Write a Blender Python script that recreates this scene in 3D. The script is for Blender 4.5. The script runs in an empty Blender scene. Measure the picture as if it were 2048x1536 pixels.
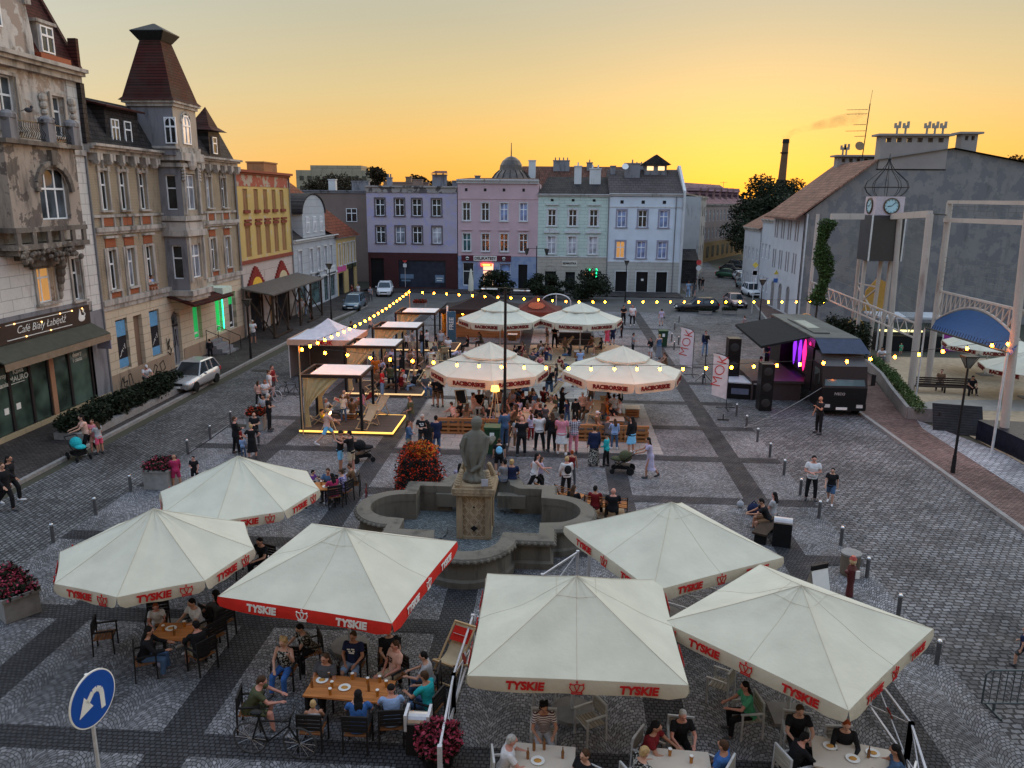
import bpy,math,random
from mathutils import Vector,Matrix,Quaternion,noise
random.seed(7)
rad=math.radians
C=bpy.context.scene.collection
SC=bpy.context.scene
# ------------ camera
CAM_H=11.5;CAM_YAW=3.4;CAM_PITCH=13.378;CAM_ROLL=0.5;FPX=1560.0
cam_data=bpy.data.cameras.new('camera');cam=bpy.data.objects.new('camera',cam_data);C.objects.link(cam)
cam_data.sensor_width=36.0;cam_data.lens=36.0*FPX/2048.0
cam_data.clip_start=0.1;cam_data.clip_end=6000
_a=rad(CAM_YAW);_b=rad(CAM_PITCH);_c=rad(CAM_ROLL)
_f=Vector((-math.sin(_a)*math.cos(_b),math.cos(_a)*math.cos(_b),-math.sin(_b)))
_R0=Vector((math.cos(_a),math.sin(_a),0));_U0=_R0.cross(_f)
_R=_R0*math.cos(_c)+_U0*math.sin(_c);_U=_R.cross(_f)
cam.matrix_world=Matrix(((_R.x,_U.x,-_f.x,0),(_R.y,_U.y,-_f.y,0),(_R.z,_U.z,-_f.z,CAM_H),(0,0,0,1)))
SC.camera=cam
def ray(x,y):return _f+_R*((x-1024)/FPX)-_U*((y-768)/FPX)
def G(x,y,z=0.0):
 d=ray(x,y);t=(z-CAM_H)/d.z
 return Vector((d.x*t,d.y*t,z))
def PX(x,y,wx):d=ray(x,y);t=wx/d.x;return Vector((wx,d.y*t,CAM_H+d.z*t))
def PY(x,y,wy):d=ray(x,y);t=wy/d.y;return Vector((d.x*t,wy,CAM_H+d.z*t))
# ------------ sky, sun, exposure
SUN_AZ=13.0;SUN_EL=2.5
world=bpy.data.worlds.new('World');SC.world=world;world.use_nodes=True
wn=world.node_tree;wn.nodes.clear();WL=wn.links.new
def N(t,tree=wn,**k):
 n=tree.nodes.new(t)
 for a,b in k.items():setattr(n,a,b)
 return n
tc=N('ShaderNodeTexCoord');sep=N('ShaderNodeSeparateXYZ');WL(tc.outputs['Generated'],sep.inputs[0])
def ramp(tree,stops,src):
 r=tree.nodes.new('ShaderNodeValToRGB');e=r.color_ramp.elements
 while len(e)>1:e.remove(e[0])
 e[0].position=stops[0][0];e[0].color=(*stops[0][1],1)
 for p,c in stops[1:]:
  q=e.new(p);q.color=(*c,1)
 tree.links.new(src,r.inputs[0]);return r
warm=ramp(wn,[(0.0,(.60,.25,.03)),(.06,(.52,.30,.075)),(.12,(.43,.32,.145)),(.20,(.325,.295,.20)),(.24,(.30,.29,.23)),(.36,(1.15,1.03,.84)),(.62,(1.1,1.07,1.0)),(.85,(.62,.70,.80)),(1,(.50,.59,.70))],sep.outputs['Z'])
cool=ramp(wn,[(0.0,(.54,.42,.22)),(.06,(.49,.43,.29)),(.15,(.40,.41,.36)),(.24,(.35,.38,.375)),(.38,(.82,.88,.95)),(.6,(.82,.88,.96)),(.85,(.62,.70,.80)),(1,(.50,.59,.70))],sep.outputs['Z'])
sd=Vector((math.sin(rad(SUN_AZ)),math.cos(rad(SUN_AZ)),0))
dot=N('ShaderNodeVectorMath',operation='DOT_PRODUCT');dot.inputs[1].default_value=sd
flat=N('ShaderNodeVectorMath',operation='MULTIPLY');flat.inputs[1].default_value=(1,1,0)
nrm=N('ShaderNodeVectorMath',operation='NORMALIZE')
WL(tc.outputs['Generated'],flat.inputs[0]);WL(flat.outputs[0],nrm.inputs[0]);WL(nrm.outputs[0],dot.inputs[0])
az=N('ShaderNodeMapRange');az.interpolation_type='SMOOTHSTEP'
az.inputs['From Min'].default_value=.45;az.inputs['From Max'].default_value=.97
WL(dot.outputs['Value'],az.inputs['Value'])
mx=N('ShaderNodeMix',data_type='RGBA');WL(az.outputs[0],mx.inputs['Factor']);WL(cool.outputs[0],mx.inputs[6]);WL(warm.outputs[0],mx.inputs[7])
nz=N('ShaderNodeTexNoise');nz.inputs['Scale'].default_value=3;nz.inputs['Detail'].default_value=4
mp=N('ShaderNodeMapping');mp.inputs['Scale'].default_value=(1,1,7);WL(tc.outputs['Generated'],mp.inputs[0]);WL(mp.outputs[0],nz.inputs['Vector'])
nr=N('ShaderNodeMapRange');nr.inputs['To Min'].default_value=.98;nr.inputs['To Max'].default_value=1.02;WL(nz.outputs['Fac'],nr.inputs['Value'])
vm=N('ShaderNodeVectorMath',operation='SCALE');WL(mx.outputs[2],vm.inputs[0]);WL(nr.outputs[0],vm.inputs['Scale'])
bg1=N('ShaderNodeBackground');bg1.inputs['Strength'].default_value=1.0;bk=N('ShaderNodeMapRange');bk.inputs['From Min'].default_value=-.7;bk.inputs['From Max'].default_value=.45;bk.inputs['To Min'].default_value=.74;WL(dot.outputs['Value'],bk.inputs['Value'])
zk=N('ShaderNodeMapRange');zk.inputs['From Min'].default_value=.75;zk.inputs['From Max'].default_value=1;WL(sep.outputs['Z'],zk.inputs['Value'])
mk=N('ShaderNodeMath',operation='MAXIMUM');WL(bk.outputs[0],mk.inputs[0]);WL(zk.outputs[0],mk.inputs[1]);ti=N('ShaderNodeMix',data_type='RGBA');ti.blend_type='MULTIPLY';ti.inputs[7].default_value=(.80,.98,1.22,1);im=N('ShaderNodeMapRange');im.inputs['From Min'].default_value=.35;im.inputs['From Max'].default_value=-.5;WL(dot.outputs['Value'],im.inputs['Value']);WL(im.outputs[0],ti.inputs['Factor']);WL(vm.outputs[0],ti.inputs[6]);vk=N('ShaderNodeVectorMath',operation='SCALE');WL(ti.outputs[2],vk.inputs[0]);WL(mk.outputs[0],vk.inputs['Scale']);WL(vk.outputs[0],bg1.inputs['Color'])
sky=N('ShaderNodeTexSky',sky_type='NISHITA');sky.sun_disc=False;sky.sun_elevation=rad(SUN_EL);sky.sun_rotation=rad(SUN_AZ)
bg2=N('ShaderNodeBackground');bg2.inputs['Strength'].default_value=.012;WL(sky.outputs[0],bg2.inputs['Color'])
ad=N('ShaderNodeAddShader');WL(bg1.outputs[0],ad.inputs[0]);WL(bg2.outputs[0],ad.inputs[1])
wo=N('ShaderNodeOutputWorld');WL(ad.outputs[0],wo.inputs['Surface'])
sl=bpy.data.lights.new('sun','SUN');sl.energy=.9;sl.angle=rad(3);sl.color=(1,.62,.3)
so=bpy.data.objects.new('sun',sl);C.objects.link(so)
so.rotation_euler=Vector((sd.x*math.cos(rad(SUN_EL)),sd.y*math.cos(rad(SUN_EL)),math.sin(rad(SUN_EL)))).to_track_quat('Z','Y').to_euler()
SC.view_settings.view_transform='Standard';SC.view_settings.look='None';SC.view_settings.gamma=1;SC.view_settings.exposure=0.72
SC.cycles.max_bounces=6;SC.cycles.diffuse_bounces=3;SC.cycles.transparent_max_bounces=6;SC.cycles.caustics_reflective=False;SC.cycles.caustics_refractive=False
SC.cycles.sample_clamp_indirect=3
# ------------ materials
MC={}
def base_mat(name):
 m=bpy.data.materials.new(name);m.use_nodes=True;t=m.node_tree;t.nodes['Principled BSDF'].inputs['Specular IOR Level'].default_value=.15
 return m,t,t.nodes['Principled BSDF']
def pos(t,coord='Object'):
 n=t.nodes.new('ShaderNodeTexCoord');return n.outputs[coord]
def mathn(t,op,a,b=None,c=None):
 n=t.nodes.new('ShaderNodeMath');n.operation=op
 for i,v in enumerate((a,b,c)):
  if v is None:continue
  if isinstance(v,(int,float)):n.inputs[i].default_value=v
  else:t.links.new(v,n.inputs[i])
 return n.outputs[0]
def noisen(t,src,scale,detail=3,out='Fac',rough=.55):
 n=t.nodes.new('ShaderNodeTexNoise');n.inputs['Scale'].default_value=scale;n.inputs['Detail'].default_value=detail
 n.inputs['Roughness'].default_value=rough
 t.links.new(src,n.inputs['Vector']);return n.outputs[out]
def mixc(t,fac,a,b,blend='MIX'):
 n=t.nodes.new('ShaderNodeMix');n.data_type='RGBA';n.blend_type=blend
 for s,v in((0,fac),(6,a),(7,b)):
  if isinstance(v,(int,float)):n.inputs[s].default_value=v
  elif isinstance(v,(tuple,list)):n.inputs[s].default_value=(*v[:3],1)
  else:t.links.new(v,n.inputs[s])
 return n.outputs[2]
def rng(t,v,a,b,c=0.,d=1.):
 n=t.nodes.new('ShaderNodeMapRange');t.links.new(v,n.inputs[0])
 for i,x in zip((1,2,3,4),(a,b,c,d)):n.inputs[i].default_value=x
 return n.outputs[0]
def bump(t,p,h,strength=.3,dist=.02):
 n=t.nodes.new('ShaderNodeBump');n.inputs['Strength'].default_value=strength;n.inputs['Distance'].default_value=dist
 t.links.new(h,n.inputs['Height']);t.links.new(n.outputs[0],p.inputs['Normal'])
def mat(name,col,rough=.8,metal=0,var=.18,scale=6,bmp=.0,emit=None,spec=None):
 """plain procedural surface: colour broken up by two sizes of noise"""
 if name in MC:return MC[name]
 m,t,p=base_mat(name);P=pos(t)
 n1=noisen(t,P,scale,4);n2=noisen(t,P,scale*.17,2)
 k=mathn(t,'ADD',mathn(t,'MULTIPLY',n1,.6),mathn(t,'MULTIPLY',n2,.4))
 k=rng(t,k,.3,.7)
 lo=[c*(1-var)for c in col];hi=[min(1,c*(1+var))for c in col]
 t.links.new(mixc(t,k,lo,hi),p.inputs['Base Color'])
 p.inputs['Roughness'].default_value=rough;p.inputs['Metallic'].default_value=metal
 p.inputs['Specular IOR Level'].default_value=spec if spec is not None else(.5 if metal or rough<.45 else.15)
 if bmp:bump(t,p,n1,bmp,.01)
 if emit:p.inputs['Emission Color'].default_value=(*emit[0],1);p.inputs['Emission Strength'].default_value=emit[1]
 MC[name]=m;return m
def setts(name,col,w,h,joint=.35,fan=0,warp=.02,var=.25,coord='Object',dark=None,rot=0):
 """stone setts: brick pattern, optionally bent into fans; joints are recessed and darker"""
 m,t,p=base_mat(name);P=pos(t,coord)
 s=t.nodes.new('ShaderNodeSeparateXYZ')
 if rot:
  mp_=t.nodes.new('ShaderNodeMapping');mp_.inputs['Rotation'].default_value=(0,0,rad(rot));t.links.new(P,mp_.inputs[0]);P=mp_.outputs[0]
 t.links.new(P,s.inputs[0])
 x,y=s.outputs[0],s.outputs[1]
 if fan:
  ph=mathn(t,'MULTIPLY',mathn(t,'SUBTRACT',mathn(t,'FRACT',mathn(t,'DIVIDE',x,fan)),.5),2.)
  y=mathn(t,'ADD',y,mathn(t,'MULTIPLY',mathn(t,'MULTIPLY',ph,ph),fan*.42))
 nx=noisen(t,P,5,2,'Color')
 sn=t.nodes.new('ShaderNodeSeparateXYZ');t.links.new(nx,sn.inputs[0])
 x=mathn(t,'ADD',x,mathn(t,'MULTIPLY',sn.outputs[0],warp*6));y=mathn(t,'ADD',y,mathn(t,'MULTIPLY',sn.outputs[1],warp*6))
 cb=t.nodes.new('ShaderNodeCombineXYZ');t.links.new(x,cb.inputs[0]);t.links.new(y,cb.inputs[1])
 b=t.nodes.new('ShaderNodeTexBrick');t.links.new(cb.outputs[0],b.inputs['Vector'])
 b.inputs['Scale'].default_value=1;b.inputs['Brick Width'].default_value=w;b.inputs['Row Height'].default_value=h
 b.inputs['Mortar Size'].default_value=h*.13*joint/.35;b.inputs['Mortar Smooth'].default_value=.4;b.inputs['Bias'].default_value=0
 b.inputs['Color1'].default_value=(*[c*(1-var)for c in col],1);b.inputs['Color2'].default_value=(*[c*(1+var)for c in col],1)
 b.inputs['Mortar'].default_value=(*(dark or[c*.28 for c in col]),1)
 big=mathn(t,'MULTIPLY',rng(t,noisen(t,P,.35,5),.3,.7,.62,1.3),rng(t,noisen(t,P,.09,3),.35,.65,.78,1.15));sm=rng(t,noisen(t,P,9,2),.25,.75,.8,1.2)
 v=t.nodes.new('ShaderNodeVectorMath');v.operation='SCALE';t.links.new(b.outputs['Color'],v.inputs[0]);t.links.new(mathn(t,'MULTIPLY',big,sm),v.inputs['Scale'])
 t.links.new(v.outputs[0],p.inputs['Base Color'])
 t.links.new(rng(t,noisen(t,P,1.2,3),.3,.7,.55,.85),p.inputs['Roughness'])
 hgt=mathn(t,'ADD',mathn(t,'SUBTRACT',1.,b.outputs['Fac']),mathn(t,'MULTIPLY',noisen(t,P,14,2),.5))
 bump(t,p,hgt,.8,.03)
 MC[name]=m;return m
def plaster(name,col,dirt=(.12,.10,.08),amount=.25,patch=None,patch_amt=.0,joints=None):
 """painted render: grime streaks, optional fallen-off patches, optional block joints (w, h)"""
 if name in MC:return MC[name]
 m,t,p=base_mat(name);P=pos(t)
 mp_=t.nodes.new('ShaderNodeMapping');mp_.inputs['Scale'].default_value=(1,1,.22);t.links.new(P,mp_.inputs[0])
 streak=noisen(t,mp_.outputs[0],1.6,5,rough=.65);fine=noisen(t,P,11,3);big=noisen(t,P,.5,3)
 c=mixc(t,rng(t,fine,.3,.7),[v*.92 for v in col],[min(1,v*1.08)for v in col])
 c=mixc(t,rng(t,big,.35,.7),c,[v*.86 for v in col])
 if patch:
  pn=noisen(t,P,.9,6,rough=.62);c=mixc(t,rng(t,pn,.60-patch_amt*.2,.625-patch_amt*.2),c,patch)
 c=mixc(t,rng(t,streak,.68-amount*.45,.80-amount*.12,0,.9),c,dirt)
 if joints:
  s=t.nodes.new('ShaderNodeSeparateXYZ');t.links.new(P,s.inputs[0]);cb=t.nodes.new('ShaderNodeCombineXYZ')
  t.links.new(s.outputs[0],cb.inputs[0]);t.links.new(s.outputs[2],cb.inputs[1])
  b=t.nodes.new('ShaderNodeTexBrick');t.links.new(cb.outputs[0],b.inputs['Vector']);b.inputs['Scale'].default_value=1
  b.inputs['Brick Width'].default_value=joints[0];b.inputs['Row Height'].default_value=joints[1];b.inputs['Mortar Size'].default_value=joints[2]if len(joints)>2 else.018
  c=mixc(t,mathn(t,'MULTIPLY',b.outputs['Fac'],.6),c,[v*.35 for v in col])
  bump(t,p,mathn(t,'ADD',mathn(t,'SUBTRACT',1.,b.outputs['Fac']),mathn(t,'MULTIPLY',fine,.3)),.5,.02)
 else:bump(t,p,fine,.25,.015)
 t.links.new(c,p.inputs['Base Color']);p.inputs['Roughness'].default_value=.9
 MC[name]=m;return m
def tiles(name,col,w=.25,h=.3,axis='xz',var=.35,rough=.8):
 """roof tiles in rows running along x, courses along the slope"""
 if name in MC:return MC[name]
 m,t,p=base_mat(name);P=pos(t);s=t.nodes.new('ShaderNodeSeparateXYZ');t.links.new(P,s.inputs[0]);cb=t.nodes.new('ShaderNodeCombineXYZ')
 t.links.new(s.outputs['xyz'.index(axis[0])],cb.inputs[0]);t.links.new(s.outputs['xyz'.index(axis[1])],cb.inputs[1])
 b=t.nodes.new('ShaderNodeTexBrick');t.links.new(cb.outputs[0],b.inputs['Vector']);b.inputs['Scale'].default_value=1
 b.inputs['Brick Width'].default_value=w;b.inputs['Row Height'].default_value=h;b.inputs['Mortar Size'].default_value=.022
 b.inputs['Color1'].default_value=(*[c*(1-var)for c in col],1);b.inputs['Color2'].default_value=(*[c*(1+var)for c in col],1);b.inputs['Mortar'].default_value=(*[c*.3 for c in col],1)
 t.links.new(mixc(t,rng(t,noisen(t,P,.8,4),.45,.8,0,.6),b.outputs['Color'],(.05,.045,.035)),p.inputs['Base Color'])
 bump(t,p,mathn(t,'SUBTRACT',1.,b.outputs['Fac']),.6,.03);p.inputs['Roughness'].default_value=rough
 MC[name]=m;return m
def glass(name,col=(.02,.025,.03),rough=.12,emit=None):
 if name in MC:return MC[name]
 m,t,p=base_mat(name);P=pos(t)
 k=rng(t,noisen(t,P,.7,2),.35,.65)
 t.links.new(mixc(t,k,[c*.5 for c in col],[c*1.8 for c in col]),p.inputs['Base Color']);p.inputs['Roughness'].default_value=rough
 p.inputs['Specular IOR Level'].default_value=.6
 bump(t,p,noisen(t,P,.8,1),.08,.05)
 if emit:p.inputs['Emission Color'].default_value=(*emit[0],1);p.inputs['Emission Strength'].default_value=emit[1]
 MC[name]=m;return m
def emis(name,col,st):
 if name in MC:return MC[name]
 m,t,p=base_mat(name);p.inputs['Base Color'].default_value=(*col,1)
 p.inputs['Emission Color'].default_value=(*col,1);p.inputs['Emission Strength'].default_value=st
 MC[name]=m;return m
def cloth(name,col,rough=.95,var=.12,transl=0.,scale=3):
 if name in MC:return MC[name]
 m,t,p=base_mat(name);P=pos(t)
 k=noisen(t,P,scale,4);t.links.new(mixc(t,rng(t,k,.3,.7),[c*(1-var)for c in col],[min(1,c*(1+var))for c in col]),p.inputs['Base Color'])
 p.inputs['Roughness'].default_value=rough;p.inputs['Specular IOR Level'].default_value=.2;bump(t,p,noisen(t,P,scale*1.6,4),.5,.05)
 if transl:
  tr=t.nodes.new('ShaderNodeBsdfTranslucent');tr.inputs[0].default_value=(*col,1);ms=t.nodes.new('ShaderNodeMixShader');ms.inputs[0].default_value=transl
  out=t.nodes['Material Output'];t.links.new(p.outputs[0],ms.inputs[1]);t.links.new(tr.outputs[0],ms.inputs[2]);t.links.new(ms.outputs[0],out.inputs[0])
 MC[name]=m;return m
def wood(name,col,axis=0,var=.3,plank=.12):
 if name in MC:return MC[name]
 m,t,p=base_mat(name);P=pos(t);mp_=t.nodes.new('ShaderNodeMapping')
 sc=[8,8,8];sc[axis]=.6;mp_.inputs['Scale'].default_value=sc;t.links.new(P,mp_.inputs[0])
 g=noisen(t,mp_.outputs[0],1.5,4);t.links.new(mixc(t,rng(t,g,.3,.7),[c*(1-var)for c in col],[min(1,c*(1+var))for c in col]),p.inputs['Base Color'])
 p.inputs['Roughness'].default_value=.7;bump(t,p,g,.3,.01);MC[name]=m;return m
 # ------------ mesh builder
class MB:
 def __init__(s,M=None):s.v=[];s.f=[];s.mi=[];s.M=M or Matrix();s.k=0
 def add(s,vs,fs,M=None,k=None):
  o=len(s.v);T=s.M@M if M is not None else s.M
  s.v+=[T@Vector(p)for p in vs];s.f+=[[i+o for i in f]for f in fs];s.mi+=[s.k if k is None else k]*len(fs)
  return s
 def box(s,x0,x1,y0,y1,z0,z1,M=None,k=None):
  v=[(x,y,z)for z in(z0,z1)for y in(y0,y1)for x in(x0,x1)]
  return s.add(v,[(0,2,3,1),(4,5,7,6),(0,1,5,4),(2,6,7,3),(0,4,6,2),(1,3,7,5)],M,k)
 def cyl(s,p0,p1,r0,r1=None,n=8,caps=True,k=None):
  r1=r0 if r1 is None else r1;p0=Vector(p0);p1=Vector(p1);d=(p1-p0)
  if d.length<1e-6:return s
  q=d.to_track_quat('Z','Y');X_=q@Vector((1,0,0));Y_=q@Vector((0,1,0));v=[]
  for p,r in((p0,r0),(p1,r1)):
   v+=[p+X_*(r*math.cos(2*math.pi*i/n))+Y_*(r*math.sin(2*math.pi*i/n))for i in range(n)]
  f=[(i,(i+1)%n,n+(i+1)%n,n+i)for i in range(n)]
  if caps:f+=[tuple(range(n))[::-1],tuple(range(n,2*n))]
  return s.add(v,f,None,k)
 def bar(s,p0,p1,w,h=None,up=(0,0,1),k=None):
  h=h or w;p0=Vector(p0);p1=Vector(p1);d=(p1-p0);L=d.length;d.normalize();u=Vector(up)
  if abs(d.dot(u))>.99:u=Vector((0,1,0))
  X_=d.cross(u).normalized();Z_=X_.cross(d)
  T=Matrix(((X_.x,d.x,Z_.x,p0.x),(X_.y,d.y,Z_.y,p0.y),(X_.z,d.z,Z_.z,p0.z),(0,0,0,1)))
  return s.box(-w/2,w/2,0,L,-h/2,h/2,T,k)
 def path(s,pts,r,n=6,k=None):
  for a,b in zip(pts,pts[1:]):s.cyl(a,b,r,r,n,True,k)
  return s
 def lathe(s,prof,n=16,c=(0,0,0),k=None,sx=1,sy=1,a0=0):
  v=[];f=[]
  for r,z in prof:v+=[(c[0]+sx*r*math.cos(a0+2*math.pi*i/n),c[1]+sy*r*math.sin(a0+2*math.pi*i/n),c[2]+z)for i in range(n)]
  for j in range(len(prof)-1):
   f+=[(j*n+i,j*n+(i+1)%n,(j+1)*n+(i+1)%n,(j+1)*n+i)for i in range(n)]
  if prof[0][0]>1e-5:f.append(tuple(range(n))[::-1])
  if prof[-1][0]>1e-5:f.append(tuple(range((len(prof)-1)*n,len(prof)*n)))
  return s.add(v,f,None,k)
 def ball(s,c,r,n=10,m=6,k=None,M=None):
  rx,ry,rz=(r,r,r)if isinstance(r,(int,float))else r;v=[(c[0],c[1],c[2]-rz)];f=[]
  for j in range(1,m):
   a=math.pi*j/m
   v+=[(c[0]+rx*math.sin(a)*math.cos(2*math.pi*i/n),c[1]+ry*math.sin(a)*math.sin(2*math.pi*i/n),c[2]-rz*math.cos(a))for i in range(n)]
  v.append((c[0],c[1],c[2]+rz));e=len(v)-1
  f+=[(0,1+(i+1)%n,1+i)for i in range(n)]
  for j in range(m-2):f+=[(1+j*n+i,1+j*n+(i+1)%n,1+(j+1)*n+(i+1)%n,1+(j+1)*n+i)for i in range(n)]
  f+=[(1+(m-2)*n+i,1+(m-2)*n+(i+1)%n,e)for i in range(n)]
  return s.add(v,f,M,k)
 def prism(s,pts,z0,z1,M=None,k=None):
  n=len(pts);v=[(x,y,z0)for x,y in pts]+[(x,y,z1)for x,y in pts]
  return s.add(v,[tuple(range(n))[::-1],tuple(range(n,2*n))]+[(i,(i+1)%n,n+(i+1)%n,n+i)for i in range(n)],M,k)
 def slab(s,pts,z,th=.0,k=None):
  return s.add([(x,y,z)for x,y in pts],[tuple(range(len(pts)))],None,k)
 def facade(s,W,H,holes,depth=.22,x0=0,z0=0,y=0,k=None):
  """wall plane at y facing -y with rectangular openings and their reveals; an opening may carry arch=True"""
  us=sorted({round(a,4)for h in holes for a in h[:2]}|{x0,x0+W});ws=sorted({round(a,4)for h in holes for a in h[2:4]}|{z0,z0+H})
  for i in range(len(us)-1):
   j0=None
   for j in range(len(ws)-1):
    cu=(us[i]+us[i+1])/2;cw=(ws[j]+ws[j+1])/2
    inside=any(h[0]<cu<h[1]and h[2]<cw<h[3]for h in holes)
    if not inside:s.add([(us[i],y,ws[j]),(us[i+1],y,ws[j]),(us[i+1],y,ws[j+1]),(us[i],y,ws[j+1])],[(0,1,2,3)],None,k)
  for h in holes:
   a,b,c,d=h[:4]
   s.add([(a,y,c),(b,y,c),(b,y,d),(a,y,d),(a,y+depth,c),(b,y+depth,c),(b,y+depth,d),(a,y+depth,d)],[(0,4,5,1),(1,5,6,2),(2,6,7,3),(3,7,4,0)],None,k)
   if len(h)>4 and h[4]:
    r=(b-a)/2;cx=(a+b)/2;n=8
    for sg in(-1,1):
     pts=[(cx+sg*r,y+.02,d),(cx+sg*r,y+.02,d-r)]+[(cx+sg*r*math.cos(t*math.pi/2/n),y+.02,d-r+r*math.sin(t*math.pi/2/n))for t in range(1,n+1)]
     s.add(pts,[tuple(range(len(pts)))]if sg>0 else[tuple(range(len(pts)))[::-1]],None,k)
  return s
 def mesh(s,name,mats,smooth=False):
  me=bpy.data.meshes.new(name);me.from_pydata([tuple(p)for p in s.v],[],s.f)
  ms=mats if isinstance(mats,(list,tuple))else[mats]
  for m in ms:me.materials.append(m)
  if len(ms)>1:me.polygons.foreach_set('material_index',s.mi)
  if smooth:me.polygons.foreach_set('use_smooth',[True]*len(me.polygons))
  me.update();return me
 def build(s,name,mats,parent=None,smooth=False):
  o=bpy.data.objects.new(name,s.mesh(name,mats,smooth));C.objects.link(o)
  return reg(o,parent)
def tag(o,label,cat,group=None):
 o['label']=label;o['category']=cat
 if group:o['group']=group
 return o
def struct(o,kind='structure'):o['kind']=kind;return o
def thing(name,label,cat,loc=(0,0,0),rz=0,group=None):
 o=bpy.data.objects.new(name,None);C.objects.link(o);o.location=loc;o.rotation_euler=(0,0,rad(rz));o.empty_display_size=.2
 return tag(o,label,cat,group)
def part(name,me,parent,loc=(0,0,0),rz=0,label=None):
 o=bpy.data.objects.new(name,me);C.objects.link(o);reg(o,parent);o.location=loc;o.rotation_euler=(0,0,rad(rz))
 if label:o['label']=label
 return o
KD={}
def reg(o,parent):
 if parent is not None:o.parent=parent;KD.setdefault(parent.name,[]).append(o)
 return o
def copy_tree(o,parent=None):
 c=o.copy();C.objects.link(c);c.parent=None;reg(c,parent)
 for ch in KD.get(o.name,[]):copy_tree(ch,c)
 return c
TXT={}
def text_mesh(s,size,material,bold=.0,extrude=.004,shear=0,space=1.0):
 key=(s,size,material.name,bold,shear,space)
 if key in TXT:return TXT[key]
 cu=bpy.data.curves.new('lettering','FONT');cu.body=s;cu.size=size;cu.align_x='CENTER';cu.align_y='CENTER';cu.offset=bold;cu.extrude=extrude;cu.shear=shear
 cu.space_character=space;cu.resolution_u=3
 o=bpy.data.objects.new('lettering',cu);C.objects.link(o)
 dg=bpy.context.evaluated_depsgraph_get();me=bpy.data.meshes.new_from_object(o.evaluated_get(dg))
 bpy.data.objects.remove(o);bpy.data.curves.remove(cu)
 me.materials.clear();me.materials.append(material);TXT[key]=me;return me
def put_text(s,size,material,parent,loc,M=None,name='lettering',**k):
 """text standing upright, readable from -y; M is an extra local rotation"""
 me=text_mesh(s,size,material,**k);o=bpy.data.objects.new(name,me);C.objects.link(o)
 reg(o,parent)
 o.matrix_local=Matrix.Translation(loc)@(M or Matrix())@Matrix.Rotation(rad(90),4,'X')
 return o
 # ============ GROUND
def sheet(name,pts,z,m):return struct(MB().slab(pts,z).build(name,m))
def rect(x0,x1,y0,y1):return[(x0,y0),(x1,y0),(x1,y1),(x0,y1)]
M_asph=mat('asphalt',(.085,.082,.08),.75,var=.3,scale=.6,bmp=.2)
M_road=setts('road_setts',(.13,.13,.134),.24,.155,warp=.02,var=.4,rot=90,joint=.5)
M_roadR=setts('road_setts_large',(.15,.147,.152),.25,.18,warp=.028,var=.4,joint=.45)
M_plaza=setts('plaza_fan_setts',(.20,.198,.208),.115,.105,warp=.018,fan=1.35,var=.38,joint=.32)
M_band=setts('band_setts',(.06,.06,.066),.12,.11,warp=.01,var=.22,joint=.4)
M_slab=setts('light_slabs',(.30,.285,.265),1.0,.62,joint=.05,warp=.001,var=.09)
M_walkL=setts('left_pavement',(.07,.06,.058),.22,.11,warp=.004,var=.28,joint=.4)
M_walkR=setts('right_pavement',(.165,.105,.095),.2,.1,warp=.004,var=.35,joint=.4)
M_kerb=mat('kerb_granite',(.24,.23,.22),.8,var=.25,scale=5,bmp=.3)
M_sand=mat('beach_sand',(.36,.28,.19),.95,var=.28,scale=3,bmp=.6)
sheet('ground',rect(-900,900,-60,2600),-.03,mat('far_ground',(.07,.068,.05),.95,scale=.02,var=.4))
sheet('road',[(-21.8,-12),(-16.95,-12),(-16.95,82),(-20.6,82)],0,M_road)
sheet('road',[(10.15,-12),(16.8,-12),(16.8,48),(19.9,74),(21.5,82),(10.15,82)],0,M_roadR)
sheet('road',[(-24,82),(24.5,82),(26,99.5),(-24.5,99.5)],-.004,M_asph)
sheet('road',[(16,99.5),(25.6,99.5),(27,140),(31,180),(40,240),(33,242),(24,182),(18.5,142)],-.008,M_roadR)
sheet('plaza',rect(-16.95,10.15,-12,82),.0,M_plaza)
HB=[8.9,14.1,19.2,24.2,29.2,34.3,39.3,44.4,49.5,54.6,62.3,71]
for x in(-13.3,-8.05,-2.7,2.65,7.95):sheet('dark_band',rect(x-.46,x+.46,-12,82),.004,M_band)
for y in HB:sheet('dark_band',rect(-16.95,10.15,y-.36,y+.36),.008,M_band)
for x0,x1,y0,y1 in((-7.5,-3.2,34.8,44),(-2.2,5.0,34.8,44),(-7.5,-3.2,44.9,54.2),(-2.2,2.2,44.9,49.1),(-7.5,-3.2,55.1,61.8),(-2.2,2.2,62.8,70)):
 sheet('stone_terrace',rect(x0,x1,y0,y1),.012,M_slab)
sheet('sand',[(-2.2,49.8),(2.2,49.2),(5.4,52),(5.6,61.5),(4.2,63.5),(-2.2,62)],.016,M_sand)
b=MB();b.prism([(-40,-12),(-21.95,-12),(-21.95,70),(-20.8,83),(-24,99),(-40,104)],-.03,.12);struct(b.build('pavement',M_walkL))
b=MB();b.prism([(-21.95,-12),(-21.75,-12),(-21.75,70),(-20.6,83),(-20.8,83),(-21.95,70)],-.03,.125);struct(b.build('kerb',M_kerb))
b=MB();b.prism([(16.95,-12),(21.2,-12),(20.9,36),(19.0,43),(20.5,50),(23.5,64),(26,78),(26,99),(22.3,90),(20.1,74),(16.95,48)],-.03,.12);struct(b.build('pavement',M_walkR))
b=MB();b.prism([(16.75,-12),(16.95,-12),(16.95,48),(20.1,74),(22.3,90),(22.1,90),(19.9,74),(16.75,48)],-.03,.125);struct(b.build('kerb',M_kerb))
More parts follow.
